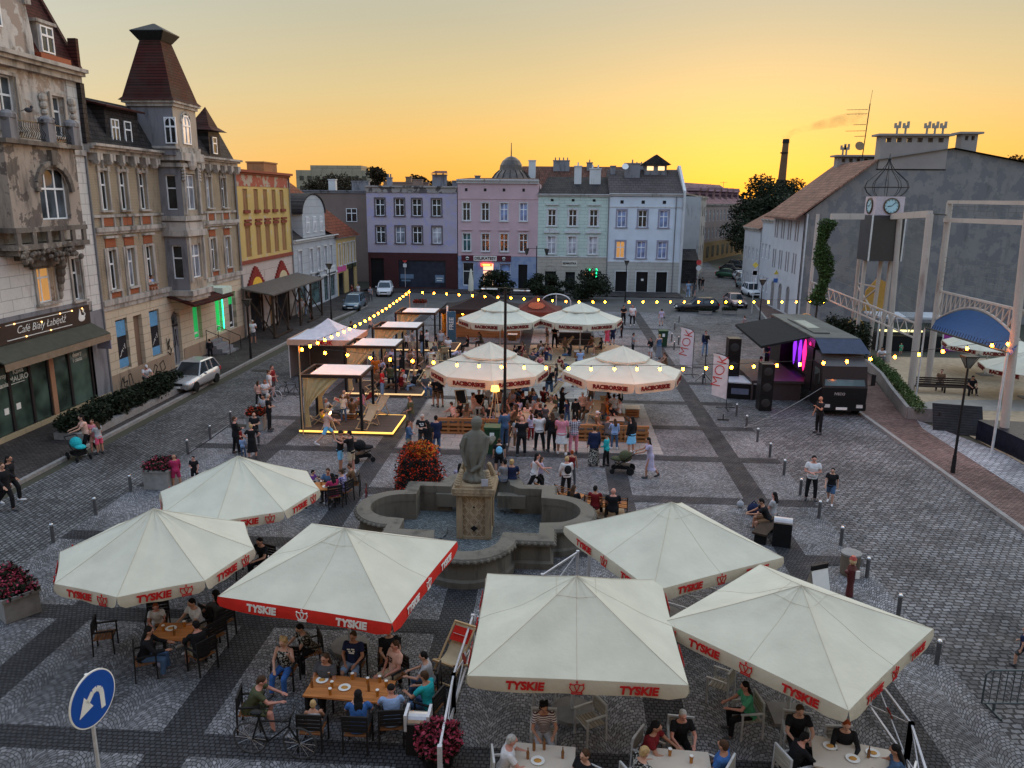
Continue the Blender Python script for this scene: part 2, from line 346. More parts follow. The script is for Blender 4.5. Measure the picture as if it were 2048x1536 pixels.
sheet('pavement_border',[(18.9,-12),(21.15,-12),(20.85,36),(19.3,41.5),(18.9,40)],.126,setts('grey_gravel_strip',(.30,.30,.32),.3,.2,warp=.01,joint=.3))
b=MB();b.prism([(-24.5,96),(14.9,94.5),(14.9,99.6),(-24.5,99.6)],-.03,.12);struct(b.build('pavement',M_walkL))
sheet('sand',[(21.2,-12),(60,-12),(60,60),(24.2,60),(20.6,47),(21.0,36)],.02,M_sand)
sheet('court_path',[(20.8,45.4),(23,46.6),(60,49.6),(60,47),(24,44.2),(21,43.2)],.026,mat('grey_sand_path',(.27,.25,.22),.95,var=.15,scale=2))
sheet('court_path',[(21.2,30),(60,30),(60,40.6),(24,38.6),(21.2,38)],.026,mat('light_sand',(.40,.36,.29),.95,var=.2,scale=2,bmp=.4))
for p in[(352,700),(478,852),(95,838)]:
 q=G(*p);b=MB();b.box(-.45,.45,-.3,.3,.0,.012);o=b.build('drain_cover',mat('drain_iron',(.03,.028,.026),.6));o.location=(q.x if p[0]!=95 else-25.2,q.y,.121 if p[0]==95 else.001)
 tag(o,{352:'dark drain cover in the left road near the parked silver car',478:'dark drain cover in the left road beside the three cyclists',95:'dark iron hatch in the pavement in front of the cafe windows'}[p[0]],'drain cover')
bpy.data.objects['drain_cover'].location=(-20.2,50.5,.004)
# ============ BUILDING HELPERS
M_white=mat('white_window_frame',(.78,.79,.80),.5,var=.06)
M_dkframe=mat('dark_window_frame',(.03,.025,.025),.5)
G_dark=glass('window_glass_dark',(.018,.020,.022));G_sky=glass('window_glass_reflecting',(.05,.06,.07),.03)
G_curt=glass('window_glass_curtained',(.16,.18,.22),.3);G_lit=glass('window_glass_lit',(.1,.05,.02),.2,((1,.5,.15),.28))
G_pale=glass('window_glass_net_curtain',(.33,.34,.38),.4)
WIN={}
def window(bld,x,z,w,h,y=.0,style='T',pane=None,depth=.15,M=None,frame=None,label=None):
 """a window frame with its panes of glass (sub-part); x, z = lower left corner on the facade"""
 frame=frame or M_white;pane=pane or G_dark;key=(round(w,2),round(h,2),style,frame.name,pane.name)
 if key not in WIN:
  b=MB();t=.07
  b.box(0,t,0,.07,0,h);b.box(w-t,w,0,.07,0,h);b.box(t,w-t,0,.07,0,t);b.box(t,w-t,0,.07,h-t,h)
  if style in 'TA':
   b.box(w/2-.045,w/2+.045,.005,.065,t,h-t);zt=h*.64
   b.box(t,w-t,-.012,.072,zt-.05,zt+.05)
  if style=='A':
   for i in range(8):
    a0=math.pi*i/8;a1=math.pi*(i+1)/8;r=w/2-.03
    b.bar((w/2+r*math.cos(a0),.03,h-w/2+r*math.sin(a0)),(w/2+r*math.cos(a1),.03,h-w/2+r*math.sin(a1)),.07,.07,(0,1,0))
  if style=='S':b.box(t,w-t,-.005,.068,h*.62-.04,h*.62+.04)
  if style=='G':
   for i in(1,2):b.box(w*i/3-.05,w*i/3+.05,.004,.066,t,h-t)
   b.box(t,w-t,-.012,.072,h*.6-.05,h*.6+.05)
  g=MB();g.add([(t*.5,.035,t*.5),(w-t*.5,.035,t*.5),(w-t*.5,.035,h-t*.5),(t*.5,.035,h-t*.5)],[(0,1,2,3)])
  WIN[key]=(b.mesh('window',frame),g.mesh('pane',pane))
 a,g=WIN[key];o=part('window',a,bld,(x,y+depth,z));pn=part('pane',g,o)
 if M is not None:o.matrix_local=M@Matrix.Translation((x,y+depth,z))
 if label:o['label']=label
 return o
def shell(b,W,H,D,y=0,z0=0):
 """side and back walls and the flat top behind a facade"""
 b.add([(0,y,z0),(0,y+D,z0),(0,y+D,H),(0,y,H),(W,y,z0),(W,y+D,z0),(W,y+D,H),(W,y,H)],[(0,3,2,1),(4,5,6,7),(1,2,6,5),(3,7,6,2)])
def trim(b,x0,x1,z,h,out=.15,y=0):b.box(x0,x1,y-out,y+.0,z,z+h)
def cornice(b,x0,x1,z,out=.4,h=.45,y=0):
 b.box(x0,x1,y-out*.45,y,z,z+h*.45);b.box(x0,x1,y-out*.75,y,z+h*.45,z+h*.72);b.box(x0,x1,y-out,y,z+h*.72,z+h)
def surround(b,x,z,w,h,t=.12,out=.05,y=0,sill=True,hood=0):
 b.box(x-t,x,y-out,y,z,z+h+t);b.box(x+w,x+w+t,y-out,y,z,z+h+t);b.box(x,x+w,y-out,y,z+h,z+h+t)
 if sill:b.box(x-t*1.3,x+w+t*1.3,y-out-.10,y,z-.11,z)
 if hood:b.box(x-t*1.6,x+w+t*1.6,y-.2,y,z+h+t+hood,z+h+t+hood+.12)
def chimney(par,x,y,z,w,d,h,m,pots=0):
 b=MB();b.box(x-w/2,x+w/2,y-d/2,y+d/2,z,z+h);b.box(x-w/2-.08,x+w/2+.08,y-d/2-.08,y+d/2+.08,z+h-.002,z+h+.12)
 for i in range(pots):b.cyl((x-w/2+w*(i+.5)/pots,y,z+h+.1),(x-w/2+w*(i+.5)/pots,y,z+h+.55),.1,.09,8)
 return b.build('chimney',m,par)
def left(name,label,y0):return thing(name,label,'building',(-26,y0,0),90)
def back(name,label,x0):return thing(name,label,'building',(x0,99.8,0),0)
def downpipe(par,x,y,z0,z1,m=None,r=.06):b=MB();b.cyl((x,y,z0),(x,y,z1),r,r,8);return b.build('downpipe',m or mat('pipe_zinc',(.2,.2,.21),.5,.3),par)
# ============ LEFT ROW
P_peel=plaster('peeling_grey_plaster',(.52,.49,.46),(.045,.04,.04),.38,(.33,.27,.23),.42)
P_white=plaster('whitewashed_blocks',(.62,.60,.57),(.15,.12,.11),.2,None,0,(1.5,.55))
P_cream=plaster('cream_stone_blocks',(.55,.46,.34),(.14,.11,.09),.15,None,0,(1.6,.5))
P_tan=plaster('yellow_brick_wall',(.38,.31,.22),(.05,.04,.035),.36,None,0,(.28,.09,.008))
P_trimg=plaster('sooty_stucco_trim',(.46,.42,.38),(.02,.018,.018),.5)
P_sooty=plaster('sooty_grey_render',(.22,.215,.23),(.03,.028,.028),.42)
P_redbr=plaster('red_brick_panel',(.36,.12,.06),(.1,.05,.04),.15,None,0,(.26,.08,.01))
T_dark=tiles('dark_slate_roof',(.035,.03,.032),.3,.25);T_maroon=tiles('maroon_sheet_roof',(.06,.013,.010),.5,.18,var=.2)
T_red=tiles('red_clay_tiles',(.20,.055,.03),.28,.32)
M_dkwood=wood('dark_timber',(.045,.03,.022),2);M_iron=mat('black_iron',(.015,.015,.016),.5,.6)
M_blackp=mat('black_paint',(.012,.012,.013),.45,var=.3);M_cream=mat('cream_paint',(.6,.53,.4),.6)
T_ltr=mat('white_lettering',(.75,.74,.7),.6,var=.05)
# ---- the cafe building at the left edge of the photograph
B=left('cafe_building','tall cafe building with peeling grey plaster, stone bay and balcony at the left edge',28.0)
W=14.65;b=MB()
ho=[(9.35,10.75,6.15,8.1,0),(12.25,13.1,5.95,8.2,0),(12.3,13.1,10.35,12.5,0),(12.3,13.3,14.4,16.4,0),(8.4,9.7,14.5,16.9,0),(6.1,7.3,6.1,8.2,0),(1.8,3.1,6.1,8.2,0),(1.8,3.1,10.4,12.5,0),(1.8,3.1,14.2,16.3,0),(5.0,13.25,.35,3.75,0)]
b.facade(W,12.35,ho,.25,z0=5.25);b.facade(W,5.25,[(5.0,13.25,.35,3.75,0)],.3);shell(b,W,17.6,13)
b.build('wall',[P_peel],B)
b=MB();b.box(13.75,14.65,-.06,0,0,17.5);b.box(5.1,13.75,-.03,0,8.35,10.0)if 0 else None
b.build('corner_strip',P_white,B)
b=MB();b.facade(8.6,2.9,[(9.35-.3+.3,10.75,6.15,8.1),(12.25,13.1,5.95,8.2)],.04,5.15,5.75,-.045);b.build('white_block_panel',P_white,B)
b=MB();b.box(13.3,14.6,-.09,-.06,.1,5.2);b.box(0,5,-.05,0,.6,5.2);b.box(5.0,13.3,-.07,0,5.62,5.85);b.build('grey_render_panel',P_sooty,B)
b=MB();b.box(-.1,14.7,-.12,0,0,.36);b.build('plinth',plaster('ochre_plinth',(.42,.32,.2)),B)
b=MB();cornice(b,-.1,W+.1,17.3,.75,.65);trim(b,0,W,13.55,.3,.2);b.box(5,14,-.09,0,9.85,10.1)
for x,z,w,h in((12.25,5.95,.85,2.25),(12.3,10.35,.8,2.1),(12.3,14.4,1.0,2.0),(8.4,14.5,1.3,2.4),(9.35,6.15,1.4,1.95)):surround(b,x,z,w,h,.16,.09,-.045)
for x in(11.6,13.95):
 for i,(r,z)in enumerate(((.3,16.2),(.26,15.85),(.2,15.5),(.15,15.15))):b.ball((x,-.1,z),(r,.16,r*.8),8,5)
for i in range(9):b.ball((12.5+i*.16,-.04,13.2+.05*math.sin(i*2)),(.1,.09,.14),6,4)
b.build('stucco_trim',P_trimg,B)
window(B,9.35,6.15,1.4,1.95,style='T',pane=G_lit,depth=.2);window(B,12.25,5.95,.85,2.25,depth=.2)
window(B,12.3,10.35,.8,2.15,depth=.2);window(B,12.3,14.4,1.0,2.0,pane=G_sky,depth=.2);window(B,8.4,14.5,1.3,2.4,pane=G_sky,depth=.2)
for x,z in((6.1,6.1),(1.8,6.1),(1.8,10.4),(1.8,14.2)):window(B,x,z,1.2,2.1,depth=.2)
b=MB();b.facade(5.3,3.95,[(9.1,11.35,10.3,12.75,1)],.3,7.0,9.85,-1.0);b.add([(7,-1,9.85),(7,0,9.85),(7,0,13.8),(7,-1,13.8),(12.3,-1,9.85),(12.3,0,9.85),(12.3,0,13.8),(12.3,-1,13.8)],[(0,3,2,1),(4,5,6,7),(3,7,6,2),(0,1,5,4)])
b.build('bay',plaster('stained_bay_plaster',(.37,.31,.26),(.04,.036,.036),.44,(.15,.125,.11),.45),B)
b=MB()
for x0,x1,y,z0,z1 in((6.9,12.45,-1.15,8.95,9.2),(6.9,12.45,-1.12,9.75,9.98),(7.1,12.2,-.95,8.7,8.95),(8.0,11.9,-.7,8.4,8.7),(8.6,11.4,-.45,8.05,8.4),(9,10.8,-.25,7.9,8.05)):b.box(x0,x1,y,0,z0,z1)
for x in(7.1,8.2,9.3,10.3,11.25,12.2):b.box(x-.14,x+.14,-1.1,-.98,9.2,9.75)
for i in range(40):
 x=random.uniform(7.2,12);z=random.uniform(8.3,9.1);b.ball((x,-1.12+.25*(9.1-z),z),(.16,.12,.13),6,4)
for i in range(5):b.ball((11.0+.0*i,-.35+.05*i,8.0-.38*i),(.26-.03*i,.3-.04*i,.3),8,5)
b.box(6.8,12.5,-1.3,0,13.75,13.95)
for i in range(10):
 a0=math.pi*i/10;a1=math.pi*(i+1)/10;b.bar((10.22+1.35*math.cos(a0),-1.05,11.63+1.35*math.sin(a0)),(10.22+1.35*math.cos(a1),-1.05,11.63+1.35*math.sin(a1)),.28,.2,(0,1,0))
b.box(10.0,10.44,-1.25,-1.0,12.9,13.6)
b.build('corbel',plaster('blackened_corbel_stone',(.17,.145,.125),(.02,.018,.018),.5,(.30,.26,.22),.3),B)
o=window(B,9.1,10.3,2.25,2.45,style='G',pane=G_sky);o.location.y=-.8
for x in(7.5,10.2,12.2):b=MB();b.box(x-.28,x+.28,-1.28,-.85,13.95,14.95);b.ball((x,-1.05,14.95),(.52,.3,.27),10,5);b.build('balcony_pillar',P_sooty,B)
b=MB()
for x0,x1 in((7.8,9.9),(10.5,11.9)):
 b.bar((x0,-1.1,14.8),(x1,-1.1,14.8),.05);b.bar((x0,-1.1,14.05),(x1,-1.1,14.05),.04);n=int((x1-x0)/.16)
 for i in range(1,n):x=x0+(x1-x0)*i/n;b.path([(x,-1.1,14.05),(x+.06,-1.1-.1,14.3),(x-.04,-1.1,14.55),(x,-1.1,14.8)],.014,4)
b.build('balcony_railing',M_iron,B)
b=MB();b.add([(0,-.3,17.95),(W,-.3,17.95),(W,3.0,24.5),(0,3.0,24.5),(W,6,24.5),(0,6,24.5),(W,12,17.95)],[(0,1,2,3),(3,2,4,5),(1,6,4,2)]);b.box(W-.12,W+.12,-.35,.1,17.9,19.5)
b.bar((W,-.35,17.95),(W,3,24.5),.25,.2)
b.build('roof',T_maroon,B)
b=MB();b.box(11.2,13.6,-.55,1.2,18.0,18.25);b.build('eaves_gutter',mat('rust_red_gutter',(.25,.05,.025),.6),B)
d=MB();d.box(11.8,13.1,-.1,1.5,18.25,19.75);d.box(11.65,13.25,-.22,1.6,19.75,19.9);dm=d.build('dormer',P_trimg,B);o=window(dm,11.95,18.4,1.0,1.25,pane=G_sky);o.location.y=-.18
b=MB();pts=[(5.5,17.95),(11.0,17.95),(11.0,18.9)]
for i in range(13):a=math.pi*i/12;pts.append((8.4+2.35*math.cos(a),20.3+2.6*math.sin(a)))
pts.append((5.5,19))
b.prism(pts,0,.7,Matrix(((1,0,0,0),(0,0,1,-.35),(0,1,0,0),(0,0,0,1))));gb=b.build('gable',P_peel,B)
b=MB()
for i in range(12):
 a0=math.pi*i/12;a1=math.pi*(i+1)/12;b.bar((8.4+2.4*math.cos(a0),-.3,20.3+2.65*math.sin(a0)),(8.4+2.4*math.cos(a1),-.3,20.3+2.65*math.sin(a1)),.45,.35,(0,1,0))
b.build('gable_coping',P_trimg,B);o=window(B,7.7,18.9,1.2,2.2,pane=G_sky);o.location.y=-.4
b=MB()
for x in(5.0,6.55,8.05,9.45,11.2,13.15):b.box(x-.05,x+.12,.0,.14,.35,3.75)
b.box(5,13.25,.02,.12,3.55,3.75);b.build('shop_frame',M_dkframe,B)
b=MB();b.box(9.5,9.85,-.06,.02,.2,3.75);b.box(5.0,9.5,-.09,-.002,.0,.34);b.build('shop_pier',plaster('brown_shop_pier',(.38,.2,.12)),B)
gl=MB();gl.add([(5,.08,.35),(13.25,.08,.35),(13.25,.08,3.75),(5,.08,3.75)],[(0,1,2,3)]);gp=gl.build('shop_window',glass('shop_glass_green',(.05,.075,.06),.12),B)
SW=mat('shop_window_lettering',(.62,.66,.6),.7)
for s_,x,z,sz in(('Croissanty',5.8,3.15,.3),('i śniadania',5.8,2.72,.34),('Kawa',7.3,3.2,.34),('MAURO',7.3,2.85,.38),('sałatki,',11.9,3.4,.3),('desery',12.0,3.1,.3),('i ciasta',12.0,2.8,.3)):
 put_text(s_,sz,SW,gp,(x,.03,z),bold=.006)
b=MB();b.box(6.6,7.7,.05,.07,2.62,2.65);b.box(6.9,7.2,.045,.07,1.35,1.65);b.box(6.05,6.35,.045,.07,1.3,1.6);b.build('paper_notice',T_ltr,gp)
b=MB();b.box(5.0,13.3,-.16,-.075,4.62,5.62);sg=b.build('sign_board',mat('brown_sign_board',(.05,.035,.028),.5),B)
put_text('Café Biały Łabędź',.52,T_ltr,sg,(9.2,-.175,5.15),bold=-.004,shear=.35)
b=MB();b.box(6.6,11.6,-.19,-.16,5.48,5.51);b.box(6.6,11.6,-.19,-.16,4.76,4.79)
for x,m_ in((5.7,1),(12.5,-1)):
 b.ball((x,-.18,4.98),(.3,.02,.17),10,6);b.path([(x-.2*m_,-.18,5.02),(x-.3*m_,-.18,5.2),(x-.15*m_,-.18,5.3),(x-.22*m_,-.18,5.45)],.045,6);b.prism([(x+.0,5.05),(x+.3*m_,5.0),(x+.12*m_,5.5)],-.2,-.17,Matrix(((1,0,0,0),(0,0,1,0),(0,1,0,0),(0,0,0,1))))
b.build('swan_emblem',T_ltr,sg)
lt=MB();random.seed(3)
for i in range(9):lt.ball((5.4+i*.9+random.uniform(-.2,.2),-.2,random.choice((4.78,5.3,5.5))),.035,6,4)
lt.build('bulb_reflection_glow',emis('warm_reflection_glow',(1,.5,.12),5),sg)  # small glowing balls stand in for bulb reflections on the sign board
b=MB();b.add([(4.9,-.1,4.6),(13.4,-.1,4.6),(13.4,-1.15,4.05),(4.9,-1.15,4.05),(4.9,-.1,4.5),(13.4,-.1,4.5),(13.4,-1.15,3.98),(4.9,-1.15,3.98)],[(0,3,2,1),(4,5,6,7),(3,7,6,2),(0,4,7,3),(1,2,6,5)])
aw=b.build('awning',cloth('striped_awning',(.07,.07,.055)),B);v=[];f=[]
n=68;b=MB()
for i in range(n):x=4.9+8.5*i/n;x2=x+8.5/n*.98;dz=.28+.08*abs(math.sin(i*math.pi/2.0+.7));b.add([(x,-1.15,4.0),(x2,-1.15,4.0),(x2,-1.15-.02,4.0-dz),(x,-1.15-.02,4.0-dz)],[(0,1,2,3)])
b.build('scalloped_valance',cloth('brown_valance',(.22,.16,.11)),aw)
b=MB();b.bar((13.6,-.1,3.8),(13.6,-1.0,3.8),.04);b.box(13.56,13.64,-1.0,-.2,3.1,3.65);b.build('hanging_sign',mat('grey_lilac_sign',(.28,.26,.34),.6),B)
for i,(x,lb)in enumerate(((8.9,'grey pigeon leaning forward on the cafe balcony rail, leftmost of three'),(9.9,'grey pigeon in the middle of three on the cafe balcony rail'),(10.75,'grey pigeon on the cafe balcony rail, rightmost of three'))):
 q=MB();q.ball((0,0,.1),(.17,.08,.09),10,6);q.ball((.13,0,.22),.055,8,6);q.cyl((.1,0,.13),(.14,0,.21),.05,.04);q.cyl((.18,0,.22),(.22,0,.2),.014,.003);q.add([(-.1,-.03,.1),(-.1,.03,.1),(-.34,.05,.02),(-.34,-.05,.02),(-.1,0,.14)],[(0,1,2,3),(0,4,1),(0,3,4),(1,4,2)]);q.cyl((0,.03,0),(0,.03,.05),.008);q.cyl((0,-.03,0),(0,-.03,.05),.008)
 o=q.build('pigeon',mat('pigeon_feathers',(.05,.05,.06),.8),None,True);o.location=(-24.9,28+x,14.83 if i else 15.2);o.rotation_euler=(0,0,rad(70+i*30));o.scale=(1.25,)*3;tag(o,lb,'bird')
 # ---- the tower building
B=left('tower_building','ornate sooty tenement with maroon spire tower, yellow brick walls and green pharmacy windows',42.7)
W=19.8;b=MB();wx=[1.15,3.15,5.35,14.7,17.3];ww=.85
hs=[]
for x in wx:hs+=[(x,x+ww,10.65,12.85),(x,x+ww,6.1,8.4)]
b.facade(W,8.75,hs,.25,z0=5.45);shell(b,W,14.2,13)
b.build('wall',P_tan,B)
gh=[(1.15,2.4,1.3,4.35),(3.1,4.1,.25,4.3),(5.0,6.25,1.35,4.35),(7.75,8.95,.15,3.9,1),(10.9,12.2,1.4,4.3),(14.6,15.9,1.3,4.2),(17.0,18.4,1.2,4.1)]
b=MB();b.facade(W,5.45,gh,.35,y=-.04);b.build('ground_floor_wall',P_cream,B)
b=MB();b.box(0,7.6,-.1,-.04,0,1.2);b.box(9.1,W,-.1,-.04,0,1.15);b.build('plinth',plaster('stained_ochre_plinth',(.33,.24,.17),(.06,.05,.05),.3),B)
gr=MB()
for p in([(.9,.35),(1.2,.9),(1.3,.3)],[(1.35,.95),(1.3,.55),(1.7,.6),(1.5,.25),(1.35,.3)],[(1.9,.25),(1.85,.9),(2.1,.95),(2.3,.3)],[(4.7,.4),(5,.9),(5.3,.7),(5.0,.4),(5.5,.35)],[(5.8,.3),(5.6,.8),(6.1,.95),(6.3,.4),(6.0,.3)],[(6.75,2.3),(6.9,1.5),(7.2,2.2),(6.95,1.9),(7.3,1.4)],[(6.8,1.4),(7.1,1.1),(7.4,1.5)]):
 for a_,c_ in zip(p,p[1:]):gr.bar((a_[0],-.104,a_[1]),(c_[0],-.104,c_[1]),.07,.008,(0,1,0))
gr.build('graffiti',M_blackp,B)
b=MB()
for x in wx:
 surround(b,x,10.65,ww,2.2,.14,.08);b.box(x+ww/2-.07,x+ww/2+.07,-.12,0,12.95,13.45);b.box(x-.2,x+.05,-.12,0,12.8,13.1);b.box(x+ww-.05,x+ww+.2,-.12,0,12.8,13.1)
 surround(b,x,6.1,ww,2.3,.13,.08,hood=.55)
 b.box(x-.3,x-.12,-.06,0,6,8.5);b.box(x+ww+.12,x+ww+.3,-.06,0,6,8.5)
for z0,z1,o_ in((5.3,5.6,.22),(5.0,5.3,.12),(9.45,9.7,.25),(9.3,9.45,.14),(10.25,10.4,.12)):b.box(0,7.9,-o_,0,z0,z1);b.box(10.4,W,-o_,0,z0,z1)
for x in[v-.32 for v in wx]+[v+ww+.12 for v in wx]:b.box(x,x+.2,-.1,0,9.7,10.25);b.box(x,x+.2,-.1,0,5.6,6.0)
cornice(b,-.05,W+.15,13.75,.8,.5)
for i in range(16):
 x=.35+i*1.28
 if 7.6<x<10.6:continue
 b.box(x,x+.24,-.55,0,13.35,13.75);b.ball((x+.12,-.32,13.3),(.13,.3,.18),6,4);b.box(x+.38,x+.62,-.5,0,13.4,13.75)
b.build('stucco_trim',P_trimg,B)
for x in wx:
 for z0,z1 in((8.55,9.05),(9.75,10.2),(5.65,5.95)):b=MB();b.box(x-.1,x+ww+.1,-.045,0,z0,z1);b.build('brick_panel',P_redbr,B)
for i,x in enumerate(wx):
 window(B,x,10.65,ww,2.2,pane=(G_dark,G_dark,G_dark,G_pale,G_dark)[i]);window(B,x,6.1,ww,2.3,pane=(G_dark,G_curt,G_dark,G_dark,G_curt)[i])
b=MB();X0=7.9;X1=10.4;Y=-1.5
b.facade(X1-X0,8.9,[(X0+.55,X1-.55,6.1,8.35),(X0+.55,X1-.55,10.6,12.9)],.2,X0,5.1,Y)
b.add([(X0,Y,5.1),(X1,Y,5.1),(X1,0,5.1),(X0,0,5.1),(X1,Y,14),(X1,0,14)],[(0,3,2,1),(1,2,5,4)])
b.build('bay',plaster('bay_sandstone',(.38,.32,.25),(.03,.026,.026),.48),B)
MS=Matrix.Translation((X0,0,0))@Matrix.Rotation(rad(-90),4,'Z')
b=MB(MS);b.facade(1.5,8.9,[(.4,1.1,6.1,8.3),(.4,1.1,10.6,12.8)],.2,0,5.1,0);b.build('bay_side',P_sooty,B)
for z in(6.1,10.6):window(B,.4,z,.7,2.2,style='S',M=MS);o=window(B,X0+.55,z,1.4,2.25,style='T',pane=G_curt);o.location.y=Y+.15
b=MB()
for z0,h,o_ in((5.0,.35,.3),(4.7,.3,.12),(8.9,.4,.22),(9.3,.5,.1),(9.9,.3,.2),(13.3,.25,.15),(13.7,.5,.35),(14.2,.2,.2)):b.box(X0-o_,X1+o_,Y-o_,.0,z0,z0+h)
for s_ in range(4):
 for xx in(X0+.12,X1-.12):b.ball((xx,Y-.1,12.9-.2*s_+.2),(.17,.14,.12),6,4)
for x in(X0+.1,X1-.35):
 b.box(x,x+.25,Y-.14,Y,5.9,8.8);b.box(x,x+.25,Y-.16,Y,10.3,13.3)
b.ball(((X0+X1)/2,Y-.2,13.7),(.55,.25,.62),10,6)
b.build('bay_cornice',P_trimg,B)
b=MB()
for i in range(6):b.box(X0+.1*i,X1-.1*i,Y+.24*i,0,4.72-.16*(i+1),4.72-.16*i)
b.build('bay_corbel',P_cream,B)
tx0,tx1,ty0,ty1=7.45,10.65,-1.5,1.4;tw=MB()
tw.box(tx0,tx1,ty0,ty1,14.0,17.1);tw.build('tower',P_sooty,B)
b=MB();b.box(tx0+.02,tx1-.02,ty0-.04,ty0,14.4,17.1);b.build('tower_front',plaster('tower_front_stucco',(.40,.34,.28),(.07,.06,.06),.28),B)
b=MB();b.box(tx0-.12,tx1+.12,ty0-.16,ty1,16.95,17.15);b.box(tx0-.25,tx1+.25,ty0-.3,ty1+.2,17.15,17.32);b.box(tx0-.1,tx1+.1,ty0-.15,ty1,14.4,14.55)
for i in range(10):
 a0=math.pi*i/10;a1=math.pi*(i+1)/10;b.bar(((tx0+tx1)/2+.62*math.cos(a0),ty0-.06,16.1+.62*math.sin(a0)),((tx0+tx1)/2+.62*math.cos(a1),ty0-.06,16.1+.62*math.sin(a1)),.14,.12,(0,1,0))
b.build('tower_cornice',P_trimg,B)
o=window(B,(tx0+tx1)/2-.55,14.75,1.1,1.8,style='A',pane=G_pale);o.location.y=ty0-.12
o=window(B,.95,14.7,.75,1.6,style='A',M=Matrix.Translation((tx0,0,0))@Matrix.Rotation(rad(-90),4,'Z'),y=0,depth=-.08)
cx,cy=(tx0+tx1)/2,(ty0+ty1)/2;b=MB();v=[]
for z,hx,hy in((17.3,1.95,1.8),(17.5,1.75,1.6),(21.0,.72,.66)):v+=[(cx-hx,cy-hy,z),(cx+hx,cy-hy,z),(cx+hx,cy+hy,z),(cx-hx,cy+hy,z)]
b.add(v,[(0,1,5,4),(1,2,6,5),(2,3,7,6),(3,0,4,7),(4,5,9,8),(5,6,10,9),(6,7,11,10),(7,4,8,11),(3,2,1,0)]);b.build('spire',T_maroon,B)
b=MB();v=[]
for z,h_ in((20.95,.72),(21.45,1.08),(21.5,1.08),(22.05,.06)):v+=[(cx-h_,cy-h_,z),(cx+h_,cy-h_,z),(cx+h_,cy+h_,z),(cx-h_,cy+h_,z)]
b.add(v,[(a+i*4,(a+1)%4+i*4,(a+1)%4+i*4+4,a+i*4+4)for i in range(3)for a in range(4)]+[(0,3,2,1),(12,13,14,15)]);b.build('spire_cap',mat('verdigris_lead',(.018,.02,.02),.6),B)
b=MB();b.add([(0,-.2,14.2),(W,-.2,14.2),(W,1.2,16.9),(0,1.2,16.9),(W,4,17.3),(0,4,17.3),(W,12,14.2),(0,12,14.2)],[(0,1,2,3),(3,2,4,5),(1,6,4,2),(0,3,5,7)]);b.box(-.1,.25,-.3,1.6,14.2,17.3);b.build('roof',T_dark,B)
def dormer(B,x,w,z,h,y0,y1,roof,wins,cone=0,m=T_dark):
 b=MB();b.box(x,x+w,y0,y1,z,z+h);dm=b.build('dormer',m,B)
 b=MB()
 if cone:b.add([(x-.35,y0-.5,z+h),(x+w+.35,y0-.5,z+h),(x+w+.2,y1,z+h+.1),(x-.2,y1,z+h+.1),(x+w/2,y0+.5,z+h+cone),(x+w*.1,y0,z+h+.35),(x+w*.9,y0,z+h+.35)],[(0,1,6,5),(5,6,4),(1,2,6),(6,2,4),(2,3,4),(3,5,4),(3,0,5),(0,3,2,1)])
 else:b.add([(x-.3,y0-.35,z+h-.15),(x+w+.3,y0-.35,z+h-.15),(x+w+.3,y1+1.2,z+h+.5),(x-.3,y1+1.2,z+h+.5),(x-.3,y0-.35,z+h-.03),(x+w+.3,y0-.35,z+h-.03),(x+w+.3,y1+1.2,z+h+.62),(x-.3,y1+1.2,z+h+.62)],[(4,5,6,7),(0,3,2,1),(0,1,5,4),(1,2,6,5),(0,4,7,3)])
 b.build('dormer_roof',roof,dm)
 for(wx_,wz,a,h_,pn)in wins:o=window(dm,x+wx_,z+wz,a,h_,style='S' if a<.8 else 'T',pane=pn);o.location.y=y0-.075
 return dm
dormer(B,2.6,3.6,14.25,2.25,.1,1.5,T_maroon,[(.5,.25,.8,1.3,G_sky),(1.9,.25,.75,1.3,G_dark)])
dormer(B,15.6,1.9,14.25,1.9,-.1,1.4,T_maroon,[(.55,.3,.7,1.2,G_sky)],cone=1.75)
def panel(B,name,x,z,w,h,m,y=.12,th=.04):b=MB();b.box(x,x+w,y-th,y,z,z+h);return b.build(name,m,B)
M_bluep=mat('pale_blue_poster',(.12,.3,.5),.6);M_darkp=mat('dark_poster',(.02,.02,.025),.5,var=.5,scale=2)
for x in(1.15,5.0):
 o=window(B,x,1.32,1.25,3.0,style='-',depth=.2);o['label']='window covered with a blue and black poster'
 p=panel(B,'poster',x+.1,1.42,1.05,2.8,M_darkp);q=MB();q.box(x+.1,x+1.15,.06,.08,3.3,4.22);q.box(x+.1,x+1.15,.06,.08,1.42,1.95);q.build('poster_field',M_bluep,p)
 q=MB()
 for i in range(7):q.bar((x+.3+.1*i,.06,2.1+.12*i),(x+.45+.08*i,.06,2.2+.1*(i%3)+.05*i),.03,.01,(0,1,0))
 q.build('poster_drawing',T_ltr,p)
panel(B,'blind_door',3.1,.25,1.0,4.05,plaster('brown_blind_door',(.2,.13,.09)),.25)
d=panel(B,'door',7.75,.15,1.2,3.75,mat('grey_wooden_door',(.17,.18,.2),.6),.25,.08);q=MB();q.box(8.33,8.37,.14,.17,.3,2.9);q.box(7.75,8.95,.14,.17,2.8,2.95)
for i in range(9):a=math.pi*i/8;q.bar((8.35,.15,3.0),(8.35+.55*math.cos(a),.15,3.05+.6*math.sin(a)),.03,.02,(0,1,0))
for x in(7.9,8.45):q.bar((x,.15,1.5),(x+.2,.15,2.6),.03);q.bar((x+.3,.15,1.4),(x+.1,.15,2.6),.03)
q.build('door_grille',M_iron,d)
M_green=emis('lit_green_window',(.02,.42,.10),.32)
